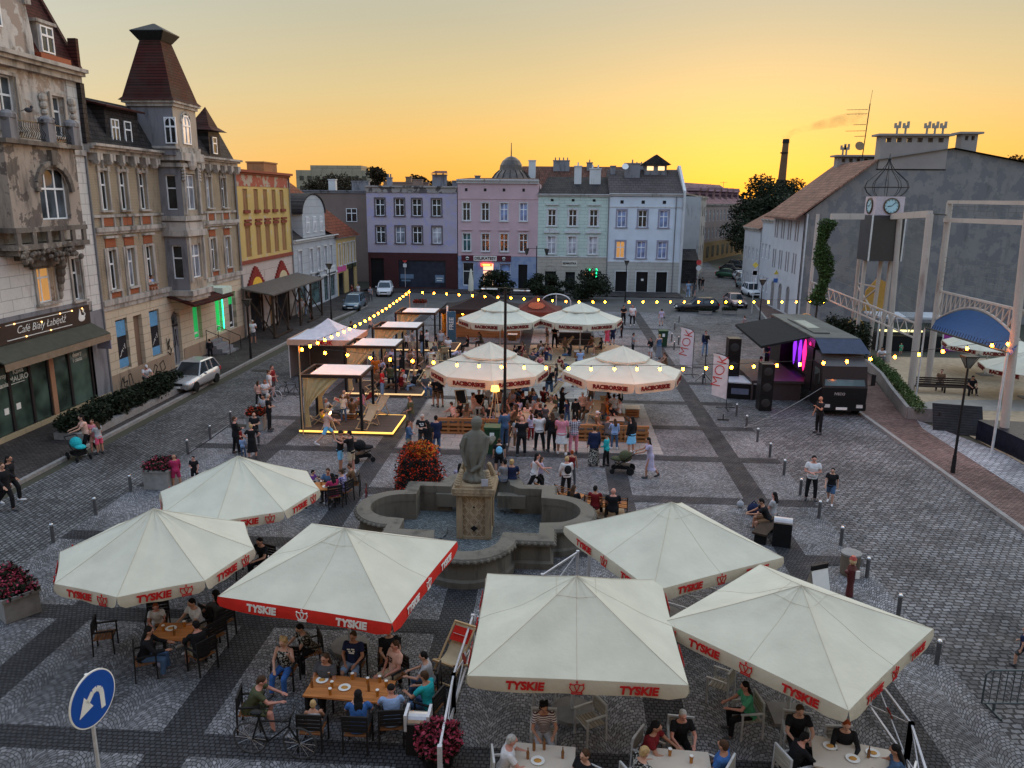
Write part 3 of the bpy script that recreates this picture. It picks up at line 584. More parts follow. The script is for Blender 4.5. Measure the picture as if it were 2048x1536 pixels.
for x,w,z,h,full in((10.9,1.3,1.4,2.9,1),(14.6,1.3,1.3,2.9,1),(17.0,1.4,1.2,2.9,0)):
 window(B,x,z,w,h,style='-',depth=.25);panel(B,'green_blind',x+.12,z+.12 if full else z+1.9,w-.24,(h-.24)if full else.85,M_green,.26)
 q=MB();q.box(x+.3,x+1.0,.2,.215,z+.35,z+.5);q.build('arrow_mark',T_ltr,B)
b=MB();b.box(15.75,15.82,-.12,-.06,1.5,4.2);b.build('neon_tube',emis('green_neon',(.02,1,.35),2.5),B)
b=MB();b.box(12.6,14.2,-1.6,-.1,4.55,5.0);b.build('sign_box',mat('pale_green_sign',(.55,.66,.56),.5),B)
b=MB();b.box(14.3,14.42,-1.3,-.7,4.35,4.6);b.box(14.3,14.42,-1.1,-.9,4.1,4.9);b.build('pharmacy_cross',mat('green_cross',(.03,.22,.1),.5),B)
b=MB();b.add([(7.4,-.1,5.0),(13.8,-.1,5.0),(13.8,-1.9,4.45),(7.4,-1.9,4.45),(7.4,-.1,4.9),(13.8,-.1,4.9),(13.8,-1.9,4.3),(7.4,-1.9,4.3)],[(0,3,2,1),(4,5,6,7),(3,7,6,2),(0,4,7,3),(1,2,6,5)]);b.build('canopy',T_maroon,B)
b=MB()
for i in range(4):b.box(12.4+.0*i,14.4,-.5-.4*i,-.1-.4*i,0,1.0-.25*i)
b.build('steps',P_sooty,B)
for x in(12.4,14.4):b=MB();b.bar((x,-.2,1.9),(x,-1.9,1.2),.04);b.bar((x,-1.9,1.2),(x,-1.9,.1),.04);b.bar((x,-.2,1.9),(x,-.2,1),.04);b.build('handrail',M_iron,B)
downpipe(B,-.05,-.12,0,13.8);downpipe(B,W-.1,-.15,0,13.8)
chimney(B,2,7,15.5,1.0,1.6,2.4,P_sooty)
# ---- yellow boarded-up building with the timber scaffold canopy
B=left('yellow_building','narrow yellow building with boarded brown windows and red sunburst fans over the doors',62.55)
W=12.75;b=MB();xs=[1.55,3.9,6.05,8.15,10.2];hs=[]
for x in xs:hs+=[(x,x+1.0,10.35,12.1),(x,x+1.15,6.55,9.05)]
b.facade(W,6.1,hs,.18,z0=6.2);shell(b,W,13.4,12);b.build('wall',plaster('flaking_yellow_paint',(.56,.40,.15),(.3,.2,.1),.13,(.5,.42,.3),.12),B)
b=MB();b.facade(W,6.2,[(1.6,4.4,0,3.6),(6.0,6.9,0,3.4),(8.0,11.0,0,3.7)],.3);b.build('ground_floor_wall',plaster('pinkish_white_render',(.52,.44,.4),(.15,.12,.1),.2,None,0,(2.6,1.3)),B)
b=MB();b.box(0,W,-.04,0,12.3,13.4);b.build('frieze',plaster('red_frieze',(.36,.10,.07),(.2,.16,.12),.3,(.38,.33,.27),.5),B)
b=MB();b.box(-.1,W+.1,-.45,0,13.4,13.6);b.box(-.1,W+.1,-.2,0,13.25,13.4);b.box(0,.28,-.06,0,6.2,12.3);b.box(0,W,-.14,0,6.0,6.3)
for x in xs:
 b.box(x-.1,x+1.1,-.16,.05,10.12,10.38);b.box(x-.12,x+1.27,-.12,0,9.12,9.35);b.box(x-.05,x+1.2,-.18,0,9.45,9.62)
b.build('red_trim',plaster('dark_red_trim',(.25,.07,.045),(.1,.06,.05),.2),B)
M_board=wood('brown_boarding',(.30,.16,.075),2,.25);b=MB()
for x in xs:b.box(x,x+1.0,.1,.16,10.35,12.1);b.box(x,x+1.15,.1,.16,6.55,9.05)
for n_,(x,z,w,h)in enumerate([(x,10.35,1.0,1.75)for x in xs]+[(x,6.55,1.15,2.5)for x in xs]):
 q=MB();q.box(x,x+w,.1,.16,z,z+h);q.box(x+w*.5-.02,x+w*.5+.02,.08,.1,z,z+h);q.box(x,x+.06,.04,.1,z,z+h);q.build('boarded_window',M_board,B)
for cx_ in(3.0,9.4):
 q=MB()
 for i in range(-6,7):
  H=(1.95,1.85,1.65,1.4,1.15,.9,.65)[abs(i)];q.box(cx_+i*.27-.125,cx_+i*.27+.125,-.16-.01*(abs(i)%2),0,3.75,3.75+H)
 fn=q.build('sunburst_fan',plaster('maroon_fan',(.24,.035,.028)),B);q=MB();pts=[(cx_+1.15*math.cos(math.pi*i/12),3.75+1.05*math.sin(math.pi*i/12))for i in range(13)]
 q.prism(pts,-.24,-.17,Matrix(((1,0,0,0),(0,0,1,0),(0,1,0,0),(0,0,0,1))));q.build('fan_sign',mat('yellow_fan_sign' if cx_<5 else 'cream_fan_sign',(.75,.45,.06)if cx_<5 else(.55,.45,.28),.6),fn)
 if cx_<5:put_text('Skarb',.5,mat('fan_sign_lettering',(.5,.25,.2),.6),fn,(cx_,-.26,4.1),shear=.3)if 0 else None
panel(B,'door',1.6,0,2.8,3.6,M_darkp,.25);panel(B,'door',8.0,0,3.0,3.7,M_darkp,.25);panel(B,'door',6.0,0,.9,3.4,wood('ochre_door',(.35,.2,.08),2),.25)
chimney(B,12.1,2.2,13.0,3.4,1.6,1.5,plaster('orange_brick_chimney',(.38,.17,.09),joints=(.3,.1)));downpipe(B,.1,-.1,0,13.3);downpipe(B,W-.1,-.1,0,13.3)
S=thing('scaffold_canopy','weathered timber scaffold canopy braced in crosses in front of the yellow building','scaffold',(-26,62.0,0),90)
b=MB();b.add([(-.3,-.3,4.25),(13.6,-.3,4.25),(13.6,-2.9,3.75),(-.3,-2.9,3.75),(-.3,-.3,4.13),(13.6,-.3,4.13),(13.6,-2.9,3.63),(-.3,-2.9,3.63)],[(0,3,2,1),(4,5,6,7),(3,7,6,2),(0,4,7,3),(1,2,6,5),(0,1,5,4)]);b.build('roof_boards',wood('weathered_boards',(.10,.085,.075),1),S)
for x in(.1,3.4,6.7,10,13.2):q=MB();q.bar((x,-2.7,0),(x,-2.7,3.65),.16);q.build('post',M_dkwood,S);q=MB();q.bar((x,-.55,0),(x,-.55,4.1),.14);q.build('post',M_dkwood,S)
for x in(.1,3.4,6.7,10):
 for y_ in(-2.7,-.55):
  if x in(3.4,10)and y_==-2.7:continue
  q=MB();q.bar((x,y_-.1,.3),(x+3.2,y_-.1,3.5),.12,.05,(0,1,0));q.bar((x+3.2,y_-.16,.3),(x,y_-.16,3.5),.12,.05,(0,1,0));q.build('cross_brace',M_dkwood,S)
q=MB();q.bar((-.2,-2.85,.25),(4,-2.85,.25),.12);q.bar((8.4,-2.85,.2),(11.8,-2.85,.1),.2,.1);q.build('base_beam',M_dkwood,S)
for x in(.1,13.2):q=MB();q.bar((x,-2.7,.3),(x,-.55,3.7),.1);q.build('cross_brace',M_dkwood,S)
# ---- grey house with the round-headed dormer
B=left('grey_house','pale grey two-storey house with a big round-topped dormer and slate roof',75.5)
W=14.9;xs=[1.5,5.0,7.6,10.0,12.2];P_lg=plaster('pale_grey_render',(.42,.44,.47),(.2,.2,.2),.12,None,0,(3,.7));b=MB()
b.facade(W,7.1,[(x,x+1.1,3.75,6.2)for x in xs]+[(1.2,3.6,0,2.8),(4.6,8.4,.3,2.9),(9.7,11.3,.2,2.9),(12.2,14,.4,2.9)],.2);shell(b,W,7.1,11);b.build('wall',P_lg,B)
b=MB();cornice(b,-.1,W+.1,7.0,.4,.35);trim(b,0,W,3.0,.18,.12)
for x in xs:surround(b,x,3.75,1.1,2.45,.14,.07)
b.build('white_trim',plaster('white_trim_plaster',(.58,.58,.58)),B)
for x in xs:window(B,x,3.75,1.1,2.45,pane=G_pale)
for x,z,w,h in((1.2,0,2.4,2.8),(4.6,.3,3.8,2.6),(9.7,.2,1.6,2.7),(12.2,.4,1.8,2.5)):window(B,x,z,w,h,style='S',frame=M_dkframe,pane=glass('shop_glass_teal',(.05,.09,.09)))
put_text('Apteka',.62,M_blackp,B,(6.6,-.05,3.35+.35-.45),shear=.3,bold=.01)if 0 else None
sg=panel(B,'shop_sign',5.2,2.95,3.6,.75,P_lg,-.06,.05);put_text("Łucjan's",.5,M_blackp,sg,(7.0,-.13,3.48),shear=.3,bold=.012);put_text('Barbershop',.36,M_blackp,sg,(7.3,-.13,3.12),shear=.3,bold=.01)
sg=panel(B,'shop_sign',10.6,2.9,3.4,1.0,mat('white_sign',(.6,.62,.62),.5),-.06,.06)
b=MB();b.add([(0,-.2,7.3),(W,-.2,7.3),(W,4,10.5),(0,4,11),(W,10,7.3),(0,10,7.3)],[(0,1,2,3),(3,2,4,5),(0,3,5),(1,4,2)]);b.build('roof',T_dark,B)
b=MB();pts=[(3.2,7.35),(10.8,7.35),(10.8,9.8)]+[(7.0+3.8*math.cos(math.pi*i/14),9.8+1.9*math.sin(math.pi*i/14))for i in range(1,14)]+[(3.2,9.8)]
MX=Matrix(((1,0,0,0),(0,0,1,0),(0,1,0,0),(0,0,0,1)))
b.prism(pts,-.05,3.5,MX);dm=b.build('dormer',P_lg,B);q=MB()
for i in range(14):a0=math.pi*i/14;a1=math.pi*(i+1)/14;q.add([(7+r*math.cos(a),y_,9.8+r*.5*math.sin(a))for r,a in((3.85,a0),(3.85,a1),(4.1,a1),(4.1,a0))for y_ in(-.15,3.6)],[(0,2,4,6),(1,7,5,3),(6,4,5,7),(0,1,3,2)])
q.build('dormer_roof',T_dark,dm)
for x in(4.2,6.5,8.8):o=window(dm,x,7.9,1.0,1.6,pane=G_pale);o.location.y=-.13
b=MB();b.box(1.3,1.5,-.3,0,7.1,7.4);b.build('gutter_bracket',P_sooty,B)if 0 else None
# ---- yellow-beige corner house with red tiled roof
B=left('beige_house','low beige and yellow corner house under a large red tiled roof',90.4)
W=9.0;xs=[.9,2.9,4.6,6.1,7.5];b=MB();b.facade(W,6.8,[(x,x+.9,3.6,6.1)for x in xs]+[(.5,3.1,0,2.7),(5.0,8.0,0,2.9)],.2);shell(b,W,6.8,11)
b.build('wall',plaster('warm_beige_render',(.55,.40,.18),(.25,.2,.14),.12),B)
for x in xs:window(B,x,3.6,.9,2.5,pane=G_pale)
b=MB()
for x in xs:surround(b,x,3.6,.9,2.5,.12,.06)
cornice(b,0,W,6.7,.3,.25);b.build('white_trim',MC['white_trim_plaster'],B)
panel(B,'garage_opening',5.0,0,3.0,2.9,M_darkp,.2);panel(B,'shop_window',.5,0,2.6,2.7,G_dark,.15)
panel(B,'shop_sign',.2,2.85,3.6,.7,mat('pink_sign',(.62,.12,.3),.5),-.02,.06);sg=panel(B,'shop_sign',4.4,2.95,4.2,.6,mat('dark_green_sign',(.05,.06,.03),.5),-.02,.06);q=MB();q.ball((6.5,-.12,3.3),(.12,.04,.5),8,5);q.build('sign_finial',M_blackp,sg)
b=MB();b.add([(-6,3.3,13.2),(-14.7,3.4,13.6),(W+.4,-.5,6.85),(-.3,-.5,6.9),(W+.4,10,6.85),(-14.7,10,8),(-14.7,1.5,11)],[(3,2,0),(0,2,4,5,1),(1,6,3,0),]);b.add([(-15,1.6,11.2),(-.3,-.4,6.95),(-6,3.2,13.1),(-15,3.3,13.6)],[(0,1,2,3)])
b.build('roof',T_red,B)
b=MB();b.box(-2.2,-1.2,1.2,2.0,10.0,10.12,Matrix.Rotation(0,4,'X'));b.build('skylight',mat('white_skylight',(.7,.72,.75),.3),B)
# ============ BACK ROW (facades look towards the camera)
M_brass=mat('warm_wall_lamp',(.4,.3,.1),.4)
P_wht=MC['white_trim_plaster'];G_blue=glass('window_glass_blue_curtain',(.16,.22,.38),.3)
def wins(B,xs,z,w,h,panes,**k):
 for i,x in enumerate(xs):window(B,x,z,w,h,pane=panes[i%len(panes)],**k)
B=back('lilac_building','lilac rendered flat-roofed building with dark boarded brown ground floor',-24.55)
W=11.5;xs=[1.15,3.65,5.85,8.35];hs=[(x,x+1.15,z,z+2.1)for x in xs for z in(9.25,5.85)]
b=MB();b.facade(W,7.45,hs,.2,z0=4.65);shell(b,W,12.8,14);b.build('wall',plaster('patchy_lilac_render',(.41,.36,.43),(.24,.2,.26),.14,(.35,.32,.46),.35),B)
b=MB();b.box(-.1,W,-.1,0,12.1,12.75);b.box(-.15,W+.05,-.28,0,12.75,12.95);b.build('parapet',plaster('flaked_parapet',(.33,.3,.28),(.05,.045,.045),.3,(.1,.09,.09),.5),B)
b=MB();b.facade(W,4.65,[(.3,2.0,0,3.9),(3.9,10,.25,3.7)],.3,y=-.03);b.build('ground_floor_wall',plaster('chocolate_tiles',(.075,.028,.028),(.03,.015,.015),.1,None,0,(.3,.15)),B)
q=panel(B,'passage',.3,0,1.7,3.9,M_blackp,.28);q=panel(B,'shutter',3.9,.25,6.1,3.45,mat('dark_blue_glazing',(.018,.024,.038),.25,var=.6,scale=1.5),.2)
for x,z,w,h in((4.1,1.35,1.7,.55),(4.2,1.0,1.2,.2),(8.6,.9,1.15,.95)):panel(q,'notice',x,z,w,h,mat('blue_grey_notice',(.13,.19,.27),.5),.15,.03)
e=MB();e.box(8.75,9.6,.105,.118,1.4,1.5);e.build('notice_line',T_ltr,q);e=MB();e.box(8.8,9.5,.105,.118,1.1,1.2);e.build('notice_line',T_ltr,q)
b=MB()
for x in xs:
 for z in(9.25,5.85):surround(b,x,z,1.15,2.1,.16,.05)
b.build('grey_window_band',mat('dark_grey_band',(.11,.09,.1),.8),B);wins(B,xs,9.25,1.15,2.1,[G_dark]);wins(B,xs,5.85,1.15,2.1,[G_dark,G_curt,G_dark,G_pale])
for i,(x,y_,w,h)in enumerate(((1,6,6,.6),(2.1,3,.6,1.1),(5.3,4,1.2,.9),(8,3,1.8,1.5),(3.8,7,.7,1.3),(10.3,5,1.6,.8))):chimney(B,x+w/2,y_,12.8,w,.8,h,P_sooty if i%2 else plaster('brown_chimney_render',(.22,.15,.11)),2 if i in(1,3)else 0)
b=MB();b.add([(7.9,1.8,14.5),(10.1,1.8,14.5),(9.7,4,14.9),(8.2,4,14.9)],[(0,1,2,3)]);b.build('chimney_roof',T_red,B)
B=back('pink_building','dusty pink three-storey building with the delicatessen sign on its blue ground floor',-12.95)
W=10.1;xs=[.62,3.0,5.35,7.8];hs=[(x,x+.95,8.75,10.95)for x in xs]+[(x,x+1.0,4.95,7.15)for x in xs]
b=MB();b.facade(W,9.0,hs,.2,z0=4.45);shell(b,W,13.4,14);b.build('wall',plaster('dusty_pink_render',(.54,.38,.40),(.3,.22,.22),.08),B)
b=MB();cornice(b,-.1,W+.05,13.3,.5,.5)
for x in xs:surround(b,x,8.75,.95,2.2,.1,.04);surround(b,x,4.95,1.0,2.2,.1,.04)
b.build('white_trim',P_wht,B);b=MB()
for x in xs:b.box(x-.2,x+1.2,-.15,0,7.55,7.67)
b.box(0,W,-.06,0,11.4,11.48);b.box(0,W,-.08,0,4.35,4.5);b.build('pink_trim',MC['dusty_pink_render'],B)
for x in xs:q=MB();q.box(x+.3,x+.62,-.02,.02,12.35,12.7);q.build('attic_vent',M_blackp,B)
wins(B,xs,8.75,.95,2.2,[G_dark,G_dark,G_blue,G_blue]);wins(B,xs,4.95,1.0,2.2,[glass('window_glass_teal',(.03,.09,.10)),G_dark,G_dark,G_dark])
b=MB();b.facade(W,4.45,[(.6,2.0,.6,3.5),(3.2,4.5,.05,3.4),(5.3,6.7,.9,3.4),(7.7,8.85,.05,3.35)],.25,y=-.05);b.build('ground_floor_wall',plaster('mottled_blue_render',(.27,.32,.44),(.5,.45,.4),.08,(.20,.25,.38),.4),B)
window(B,.6,.6,1.4,2.9,style='S');window(B,5.3,.9,1.4,2.5,style='S',pane=G_blue);panel(B,'door',7.7,.05,1.15,3.3,M_blackp,.2);q=panel(B,'lit_doorway',3.2,.05,1.3,3.35,emis('warm_shop_light',(1,.6,.35),.8),.22);q2=MB();q2.box(3.8,3.9,.1,.17,.05,2.5);q2.box(3.2,4.5,.1,.17,2.45,2.6);q2.build('door_frame',M_white,q)
sg=panel(B,'shop_sign',.45,3.72,6.3,.72,mat('maroon_shop_sign',(.10,.02,.03),.5),-.06,.1);q=MB();q.box(2.0,4.95,-.2,-.17,3.76,4.4);q.build('sign_panel',mat('cream_sign_panel',(.7,.66,.6),.5),sg)
put_text('DELIKATESY',.5,M_blackp,sg,(3.48,-.22,4.07),bold=.014)
for x in(1.2,5.85):
 q=MB();q.lathe([(.3,0),(.3,.03)],12);q.M=Matrix();o=q.build('sign_emblem',M_blackp,sg);o.matrix_local=Matrix.Translation((x,-.165,4.08))@Matrix.Rotation(rad(90),4,'X')
 q=MB()
 for a in(-50,-25,0,25,50):q.ball((x+.2*math.sin(rad(a)),-.22,4.0+.2*math.cos(rad(a))),(.055,.02,.09),8,5)
 q.box(x-.15,x+.15,-.22,-.19,3.88,3.95);q.build('sign_crown',T_ltr,sg)
sg=panel(B,'neon_sign',2.95,3.1,1.4,.36,emis('red_neon_sign',(1,.05,.015),4),-.2,.06);e=MB();e.box(3.2,4.1,-.29,-.265,3.22,3.34);e.build('neon_bar',emis('orange_neon',(1,.4,.06),4),sg)
chimney(B,2.2,3,13.4,.6,.8,.8,P_sooty)
b=MB();b.add([(0,0,13.82),(W,0,13.82),(W,14,14.3),(0,14,14.3)],[(0,1,2,3)]);b.add([(W,0,13.8),(W+.01,6,13.9),(W,6,15.9)],[(0,1,2)]);b.build('roof',T_maroon,B)
B=back('mint_building','mint green building with pediments over its windows and a beige stone ground floor',-2.85)
W=8.8;xs=[1.25,3.85,6.45];hs=[(x,x+.98,8.2,10.2)for x in xs]+[(x,x+1.0,4.75,6.9)for x in xs]
b=MB();b.facade(W,7.55,hs,.2,z0=4.4);shell(b,W,12,14);b.build('wall',plaster('mint_blocks',(.52,.62,.56),(.3,.36,.33),.07,None,0,(1.3,.42)),B)
b=MB();cornice(b,-.05,W+.05,11.8,.4,.3);b.box(0,W,-.1,0,4.35,4.5)
for x in xs:
 surround(b,x,8.2,.98,2.0,.2,.05,hood=.35);surround(b,x,4.75,1.0,2.15,.2,.05)
 b.prism([(x-.5,7.35),(x+1.5,7.35),(x+1.5,7.5),(x+.5,8.0),(x-.5,7.5)],-.2,0,MX)
b.build('white_trim',P_wht,B)
for x in xs:q=MB();q.box(x+.3,x+.65,-.02,.02,11.2,11.5);q.build('attic_vent',M_blackp,B)
wins(B,xs,8.2,.98,2.0,[G_dark]);wins(B,xs,4.75,1.0,2.15,[G_pale])
b=MB();b.facade(W,4.4,[(1.0,2.4,.8,2.55),(3.6,4.8,.1,2.5),(6.2,7.6,.8,2.5)],.3,y=-.05);b.build('ground_floor_wall',plaster('beige_blocks',(.43,.39,.33),(.2,.18,.15),.1,None,0,(1.2,.45)),B)
for x,w,z,h in((1.0,1.4,.8,1.75),(3.6,1.2,.1,2.4),(6.2,1.4,.8,1.7)):window(B,x,z,w,h,style='S',frame=M_dkframe)
b=MB()
for x in(1.7,6.9):
 for i in range(8):a0=math.pi*i/8;a1=math.pi*(i+1)/8;b.bar((x+.75*math.cos(a0),-.07,2.6+.75*math.sin(a0)),(x+.75*math.cos(a1),-.07,2.6+.75*math.sin(a1)),.07,.06,(0,1,0))
b.build('arch_moulding',MC['beige_blocks'],B)
sg=panel(B,'shop_sign',3.1,3.2,1.95,.68,mat('cream_board',(.55,.53,.46),.5),-.08,.06);put_text('SZAROTKA',.33,M_blackp,sg,(4.07,-.16,3.58),bold=.016);None
NG=emis('green_neon',(.02,1,.35),5);sg=panel(B,'neon_sign',7.35,1.7,.3,1.3,M_blackp,-.25,.08)
for i,ch in enumerate('BAR'):put_text(ch,.42,NG,sg,(7.5,-.36,2.8-.42*i),bold=.02)
q=MB();q.ball((6.6,-.3,2.8),(.13,.04,.16),8,5);q.build('neon_mug',NG,sg);q=MB();q.box(6.0,7.2,-.2,-.16,2.15,2.4);q.build('lit_menu',emis('orange_menu',(1,.25,.08),1.2),sg)
b=MB();b.add([(-.1,-.3,12.1),(W+.1,-.3,12.1),(W+.1,5.5,14.3),(-.1+1.2,5.5,14.3),(W+.1,11,12.1),(-.1,11,12.1)],[(0,1,2,3),(3,2,4,5),(0,3,5),(1,4,2)]);b.build('roof',T_dark,B)
chimney(B,4.9,3.4,12.6,.9,.8,2.9,P_wht,1);chimney(B,7.1,3.4,12.6,1.4,.8,2.6,P_wht,2)
B=back('pale_blue_building','pale blue building with three black doorways and a steep grey gable roof',5.97)
W=9.0;xs=[1.05,3.65,6.25];hs=[(x,x+1.05,z,z+2.05)for x in xs for z in(8.15,4.35)]
b=MB();b.facade(W,8.0,hs,.2,z0=3.85);shell(b,W,11.9,14);b.build('wall',plaster('pale_blue_render',(.62,.67,.73),(.36,.4,.46),.08),B)
b=MB();cornice(b,-.05,W+.1,11.9,.4,.35);b.box(0,W,-.07,0,10.55,10.67);b.box(0,W,-.1,0,3.8,3.95);b.build('white_trim',P_wht,B)
b=MB()
for x in xs:
 for z in(8.15,4.35):surround(b,x,z,1.05,2.05,.2,.05)
b.build('grey_window_band',plaster('lavender_grey_band',(.30,.29,.36)),B)
for x in xs:q=MB();q.box(x+.3,x+.7,-.02,.02,11.0,11.4);q.build('attic_vent',M_blackp,B)
wins(B,xs,8.15,1.05,2.05,[G_blue,G_dark,G_blue]);wins(B,xs,4.35,1.05,2.05,[G_lit,G_blue,G_blue])
b=MB();ds=[(1.1,2.55,.1,2.65),(3.7,5.15,.1,2.65),(6.2,7.55,.1,2.65)];b.facade(W,3.85,ds,.35,y=-.06);b.build('ground_floor_wall',plaster('pale_stone_blocks',(.45,.43,.39),(.25,.22,.2),.1,None,0,(1.5,.42)),B)
for x0,x1,z0,z1 in ds:panel(B,'door',x0,.1,x1-x0,2.55,M_blackp,.25);q=MB();surround(q,x0,.1,x1-x0,2.55,.12,.05,-.06,False);q.build('door_surround',P_wht,B)
q=MB();q.box(4.35,4.65,.15,.2,1.5,1.75);q.build('paper_notice',T_ltr,B)
b=MB();b.add([(-.1,-.35,12.25),(W+.1,-.35,12.25),(W+.1,6,15.3),(-.1,6,15.3),(W+.1,12.3,12.25),(-.1,12.3,12.25)],[(0,1,2,3),(3,2,4,5),(0,3,5)]);b.build('roof',tiles('grey_sheet_roof',(.075,.06,.062),.6,.3,var=.15),B)
b=MB();b.prism([(-.05,0),(14,0),(14,12.3),(6,15.8),(5.4,15.8),(-.4,12.6)],0,.3,Matrix(((0,0,1,W-.02),(1,0,0,0),(0,1,0,0),(0,0,0,1))));b.build('gable_wall',P_wht,B)
chimney(B,3.0,4.2,14.0,1.9,1,1.9,P_sooty,1);chimney(B,.6,5,14,.6,.8,1.6,P_sooty);q=MB();q.lathe([(.01,0),(.4,.1),(.42,.12)],12);o=q.build('satellite_dish',T_ltr,B);o.matrix_local=Matrix.Translation((2.0,3.0,15.5))@Matrix.Rotation(rad(60),4,'X')
d=MB();d.box(4.6,7.4,4.5,7,14.6,15.9);dm=d.build('dormer',P_sooty,B);q=MB();q.prism([(4.1,15.85),(7.9,15.85),(6.0,17.1)],4.0,7.2,MX);q.build('dormer_roof',T_dark,dm)
for x in(4.9,6.3):q=MB();q.box(x,x+.8,4.44,4.48,15.15,15.65);q.build('lit_window',emis('warm_window_glow',(1,.65,.3),.9),dm)
downpipe(B,8.2,-.12,0,11.9);downpipe(B,-.05,-.12,0,11.9)
B=thing('domed_building','large tenement with a ribbed lead dome and long red tiled roof behind the pink building','building',(-9.6,124,-1.6));b=MB();b.box(0,26,0,14,0,14);b.build('wall',P_sooty,B)
b=MB();b.add([(3,-.3,14),(26,-.3,14),(26,7,18.2),(3,7,18.2),(26,14,14),(3,14,14)],[(0,1,2,3),(3,2,4,5),(1,4,2)]);b.build('roof',tiles('brown_red_tiles',(.12,.05,.035),.3,.35),B)
b=MB();b.lathe([(3.3,13.5),(3.4,14.8),(3.15,16.0),(2.5,16.9),(1.9,17.4),(1.85,17.6),(1.75,18.2),(1.35,18.9),(.7,19.4),(.1,19.6),(.05,21.6)],16,(1.6,3.5,0));b.build('dome',mat('lead_dome',(.09,.07,.06),.45,.4,var=.5,scale=2,bmp=.2),B)
b=MB()
for i in range(16):
 a=2*math.pi*i/16
 for(r0,z0),(r1,z1)in zip(((3.45,14.8),(3.2,16.0),(2.55,16.9)),((3.2,16.0),(2.55,16.9),(1.95,17.4))):b.bar((1.6+r0*math.cos(a),3.5+r0*math.sin(a),z0),(1.6+r1*math.cos(a),3.5+r1*math.sin(a),z1),.1)
b.build('dome_ribs',M_iron,B);chimney(B,4.9,4,15.5,1.1,1,3.4,P_wht);chimney(B,9.5,6,17.4,2.6,1,1.6,P_sooty,4);chimney(B,14,6,17.5,.9,1,1.2,P_sooty,1);chimney(B,21.5,6,16.8,2.2,1,1.6,P_sooty,3)
B=thing('grey_annex','plain grey-brown annex with small windows between the red roof and the lilac building','building',(-38,108,0));b=MB();b.box(0,14.5,0,10,0,12.2);b.build('wall',plaster('brown_grey_annex',(.20,.15,.13),(.08,.07,.06),.2),B)
o=window(B,8.6,8.2,1.5,1.8);o.location.y=-.12;b=MB();cornice(b,0,14.6,12,.3,.4);b.build('cornice',P_sooty,B);chimney(B,6,3,12.2,1.0,.8,1.6,P_wht);chimney(B,10,3,12.2,2.4,.8,1.4,P_sooty)
q=PY(650,345,230);B=thing('apartment_block','distant pale apartment slab rising over trees left of the skyline','building',(-77,230,0));b=MB();b.box(0,22,0,10,0,19);b.box(4,19,1,8,19,20.4);b.build('wall',plaster('pale_panel_block',(.33,.27,.19),(.2,.17,.12),.1,None,0,(3,2.8,.08)),B)
b=MB()
for i in range(9):
 for j in range(3):b.box(1+i*2.3,2.3+i*2.3,-.04,0,10.5+j*2.8,11.8+j*2.8)
b.build('window_band',G_dark,B)
def block(name,label,x,y,rz,W,D,H,wallm,rows,n,roofm,rh=2.5,ww=1.0,wh=1.6,ov=.3,pane=None,frame=None):
 B=thing(name,label,'building',(x,y,0),rz);hs=[];sp=W/n
 for z in rows:hs+=[(sp*(i+.5)-ww/2,sp*(i+.5)+ww/2,z,z+wh)for i in range(n)]
 b=MB();b.facade(W,H,hs,.15);shell(b,W,H,D);b.build('wall',wallm,B)
 for a,b_,c,d in hs:window(B,a,c,ww,wh,pane=pane,frame=frame,depth=.1)
 b=MB();b.add([(-ov,-ov,H),(W+ov,-ov,H),(W+ov,D/2,H+rh),(-ov,D/2,H+rh),(W+ov,D+ov,H),(-ov,D+ov,H)],[(0,1,2,3),(3,2,4,5),(0,3,5),(1,4,2)]);b.build('roof',roofm,B)
 b=MB();cornice(b,0,W,H-.4,.3,.4);b.build('cornice',P_trimg,B);return B
block('grey_tenement','narrow grey tenement with a blank white gable at the mouth of the side street',19.5,118,73,13,12,12.0,P_trimg,(3,6,9),5,T_dark,1,.9,1.5,frame=M_dkframe)
B=thing('white_gable_house','blank white gable wall over a dark lean-to at the street mouth','building',(14.6,116,0));b=MB();b.box(0,5.4,0,9,0,12);b.build('wall',plaster('pale_gable_wall',(.38,.38,.38)),B);b=MB();b.add([(-.2,-3.5,3.2),(5,-3.5,3.2),(5,0,4.6),(-.2,0,4.6)],[(0,1,2,3)]);b.box(.1,4.8,-3.3,-.02,0,3.2);b.build('lean_to',T_dark,B)
block('beige_tenement','long beige tenement with a mauve mansard roof along the side street',25.5,148,64,34,12,10.8,plaster('dusty_mauve_beige',(.34,.27,.25),(.15,.12,.11),.15),(4.3,7.6),13,tiles('mauve_roof',(.22,.12,.13),.4,.35),4,1.0,2.1)
b=MB();b.box(.0,34,-.06,-.0,0,3.7);o=b.build('ground_floor_wall',plaster('ochre_base',(.33,.22,.11),(.1,.08,.06),.2));reg(o,bpy.data.objects['beige_tenement'])
for i in range(9):q=MB();q.box(1.5+i*3.7,3.1+i*3.7,-.1,-.05,.8,2.9);q.build('arched_shop_window',G_dark,bpy.data.objects['beige_tenement'])
for i in range(7):q=MB();q.box(2+i*4.8,3.6+i*4.8,1.2,3,11.4,13.2);q.prism([(1.8+i*4.8,13.2),(3.8+i*4.8,13.2),(2.8+i*4.8,14)],1,3.5,MX);q.build('dormer',MC['mauve_roof'],bpy.data.objects['beige_tenement'])
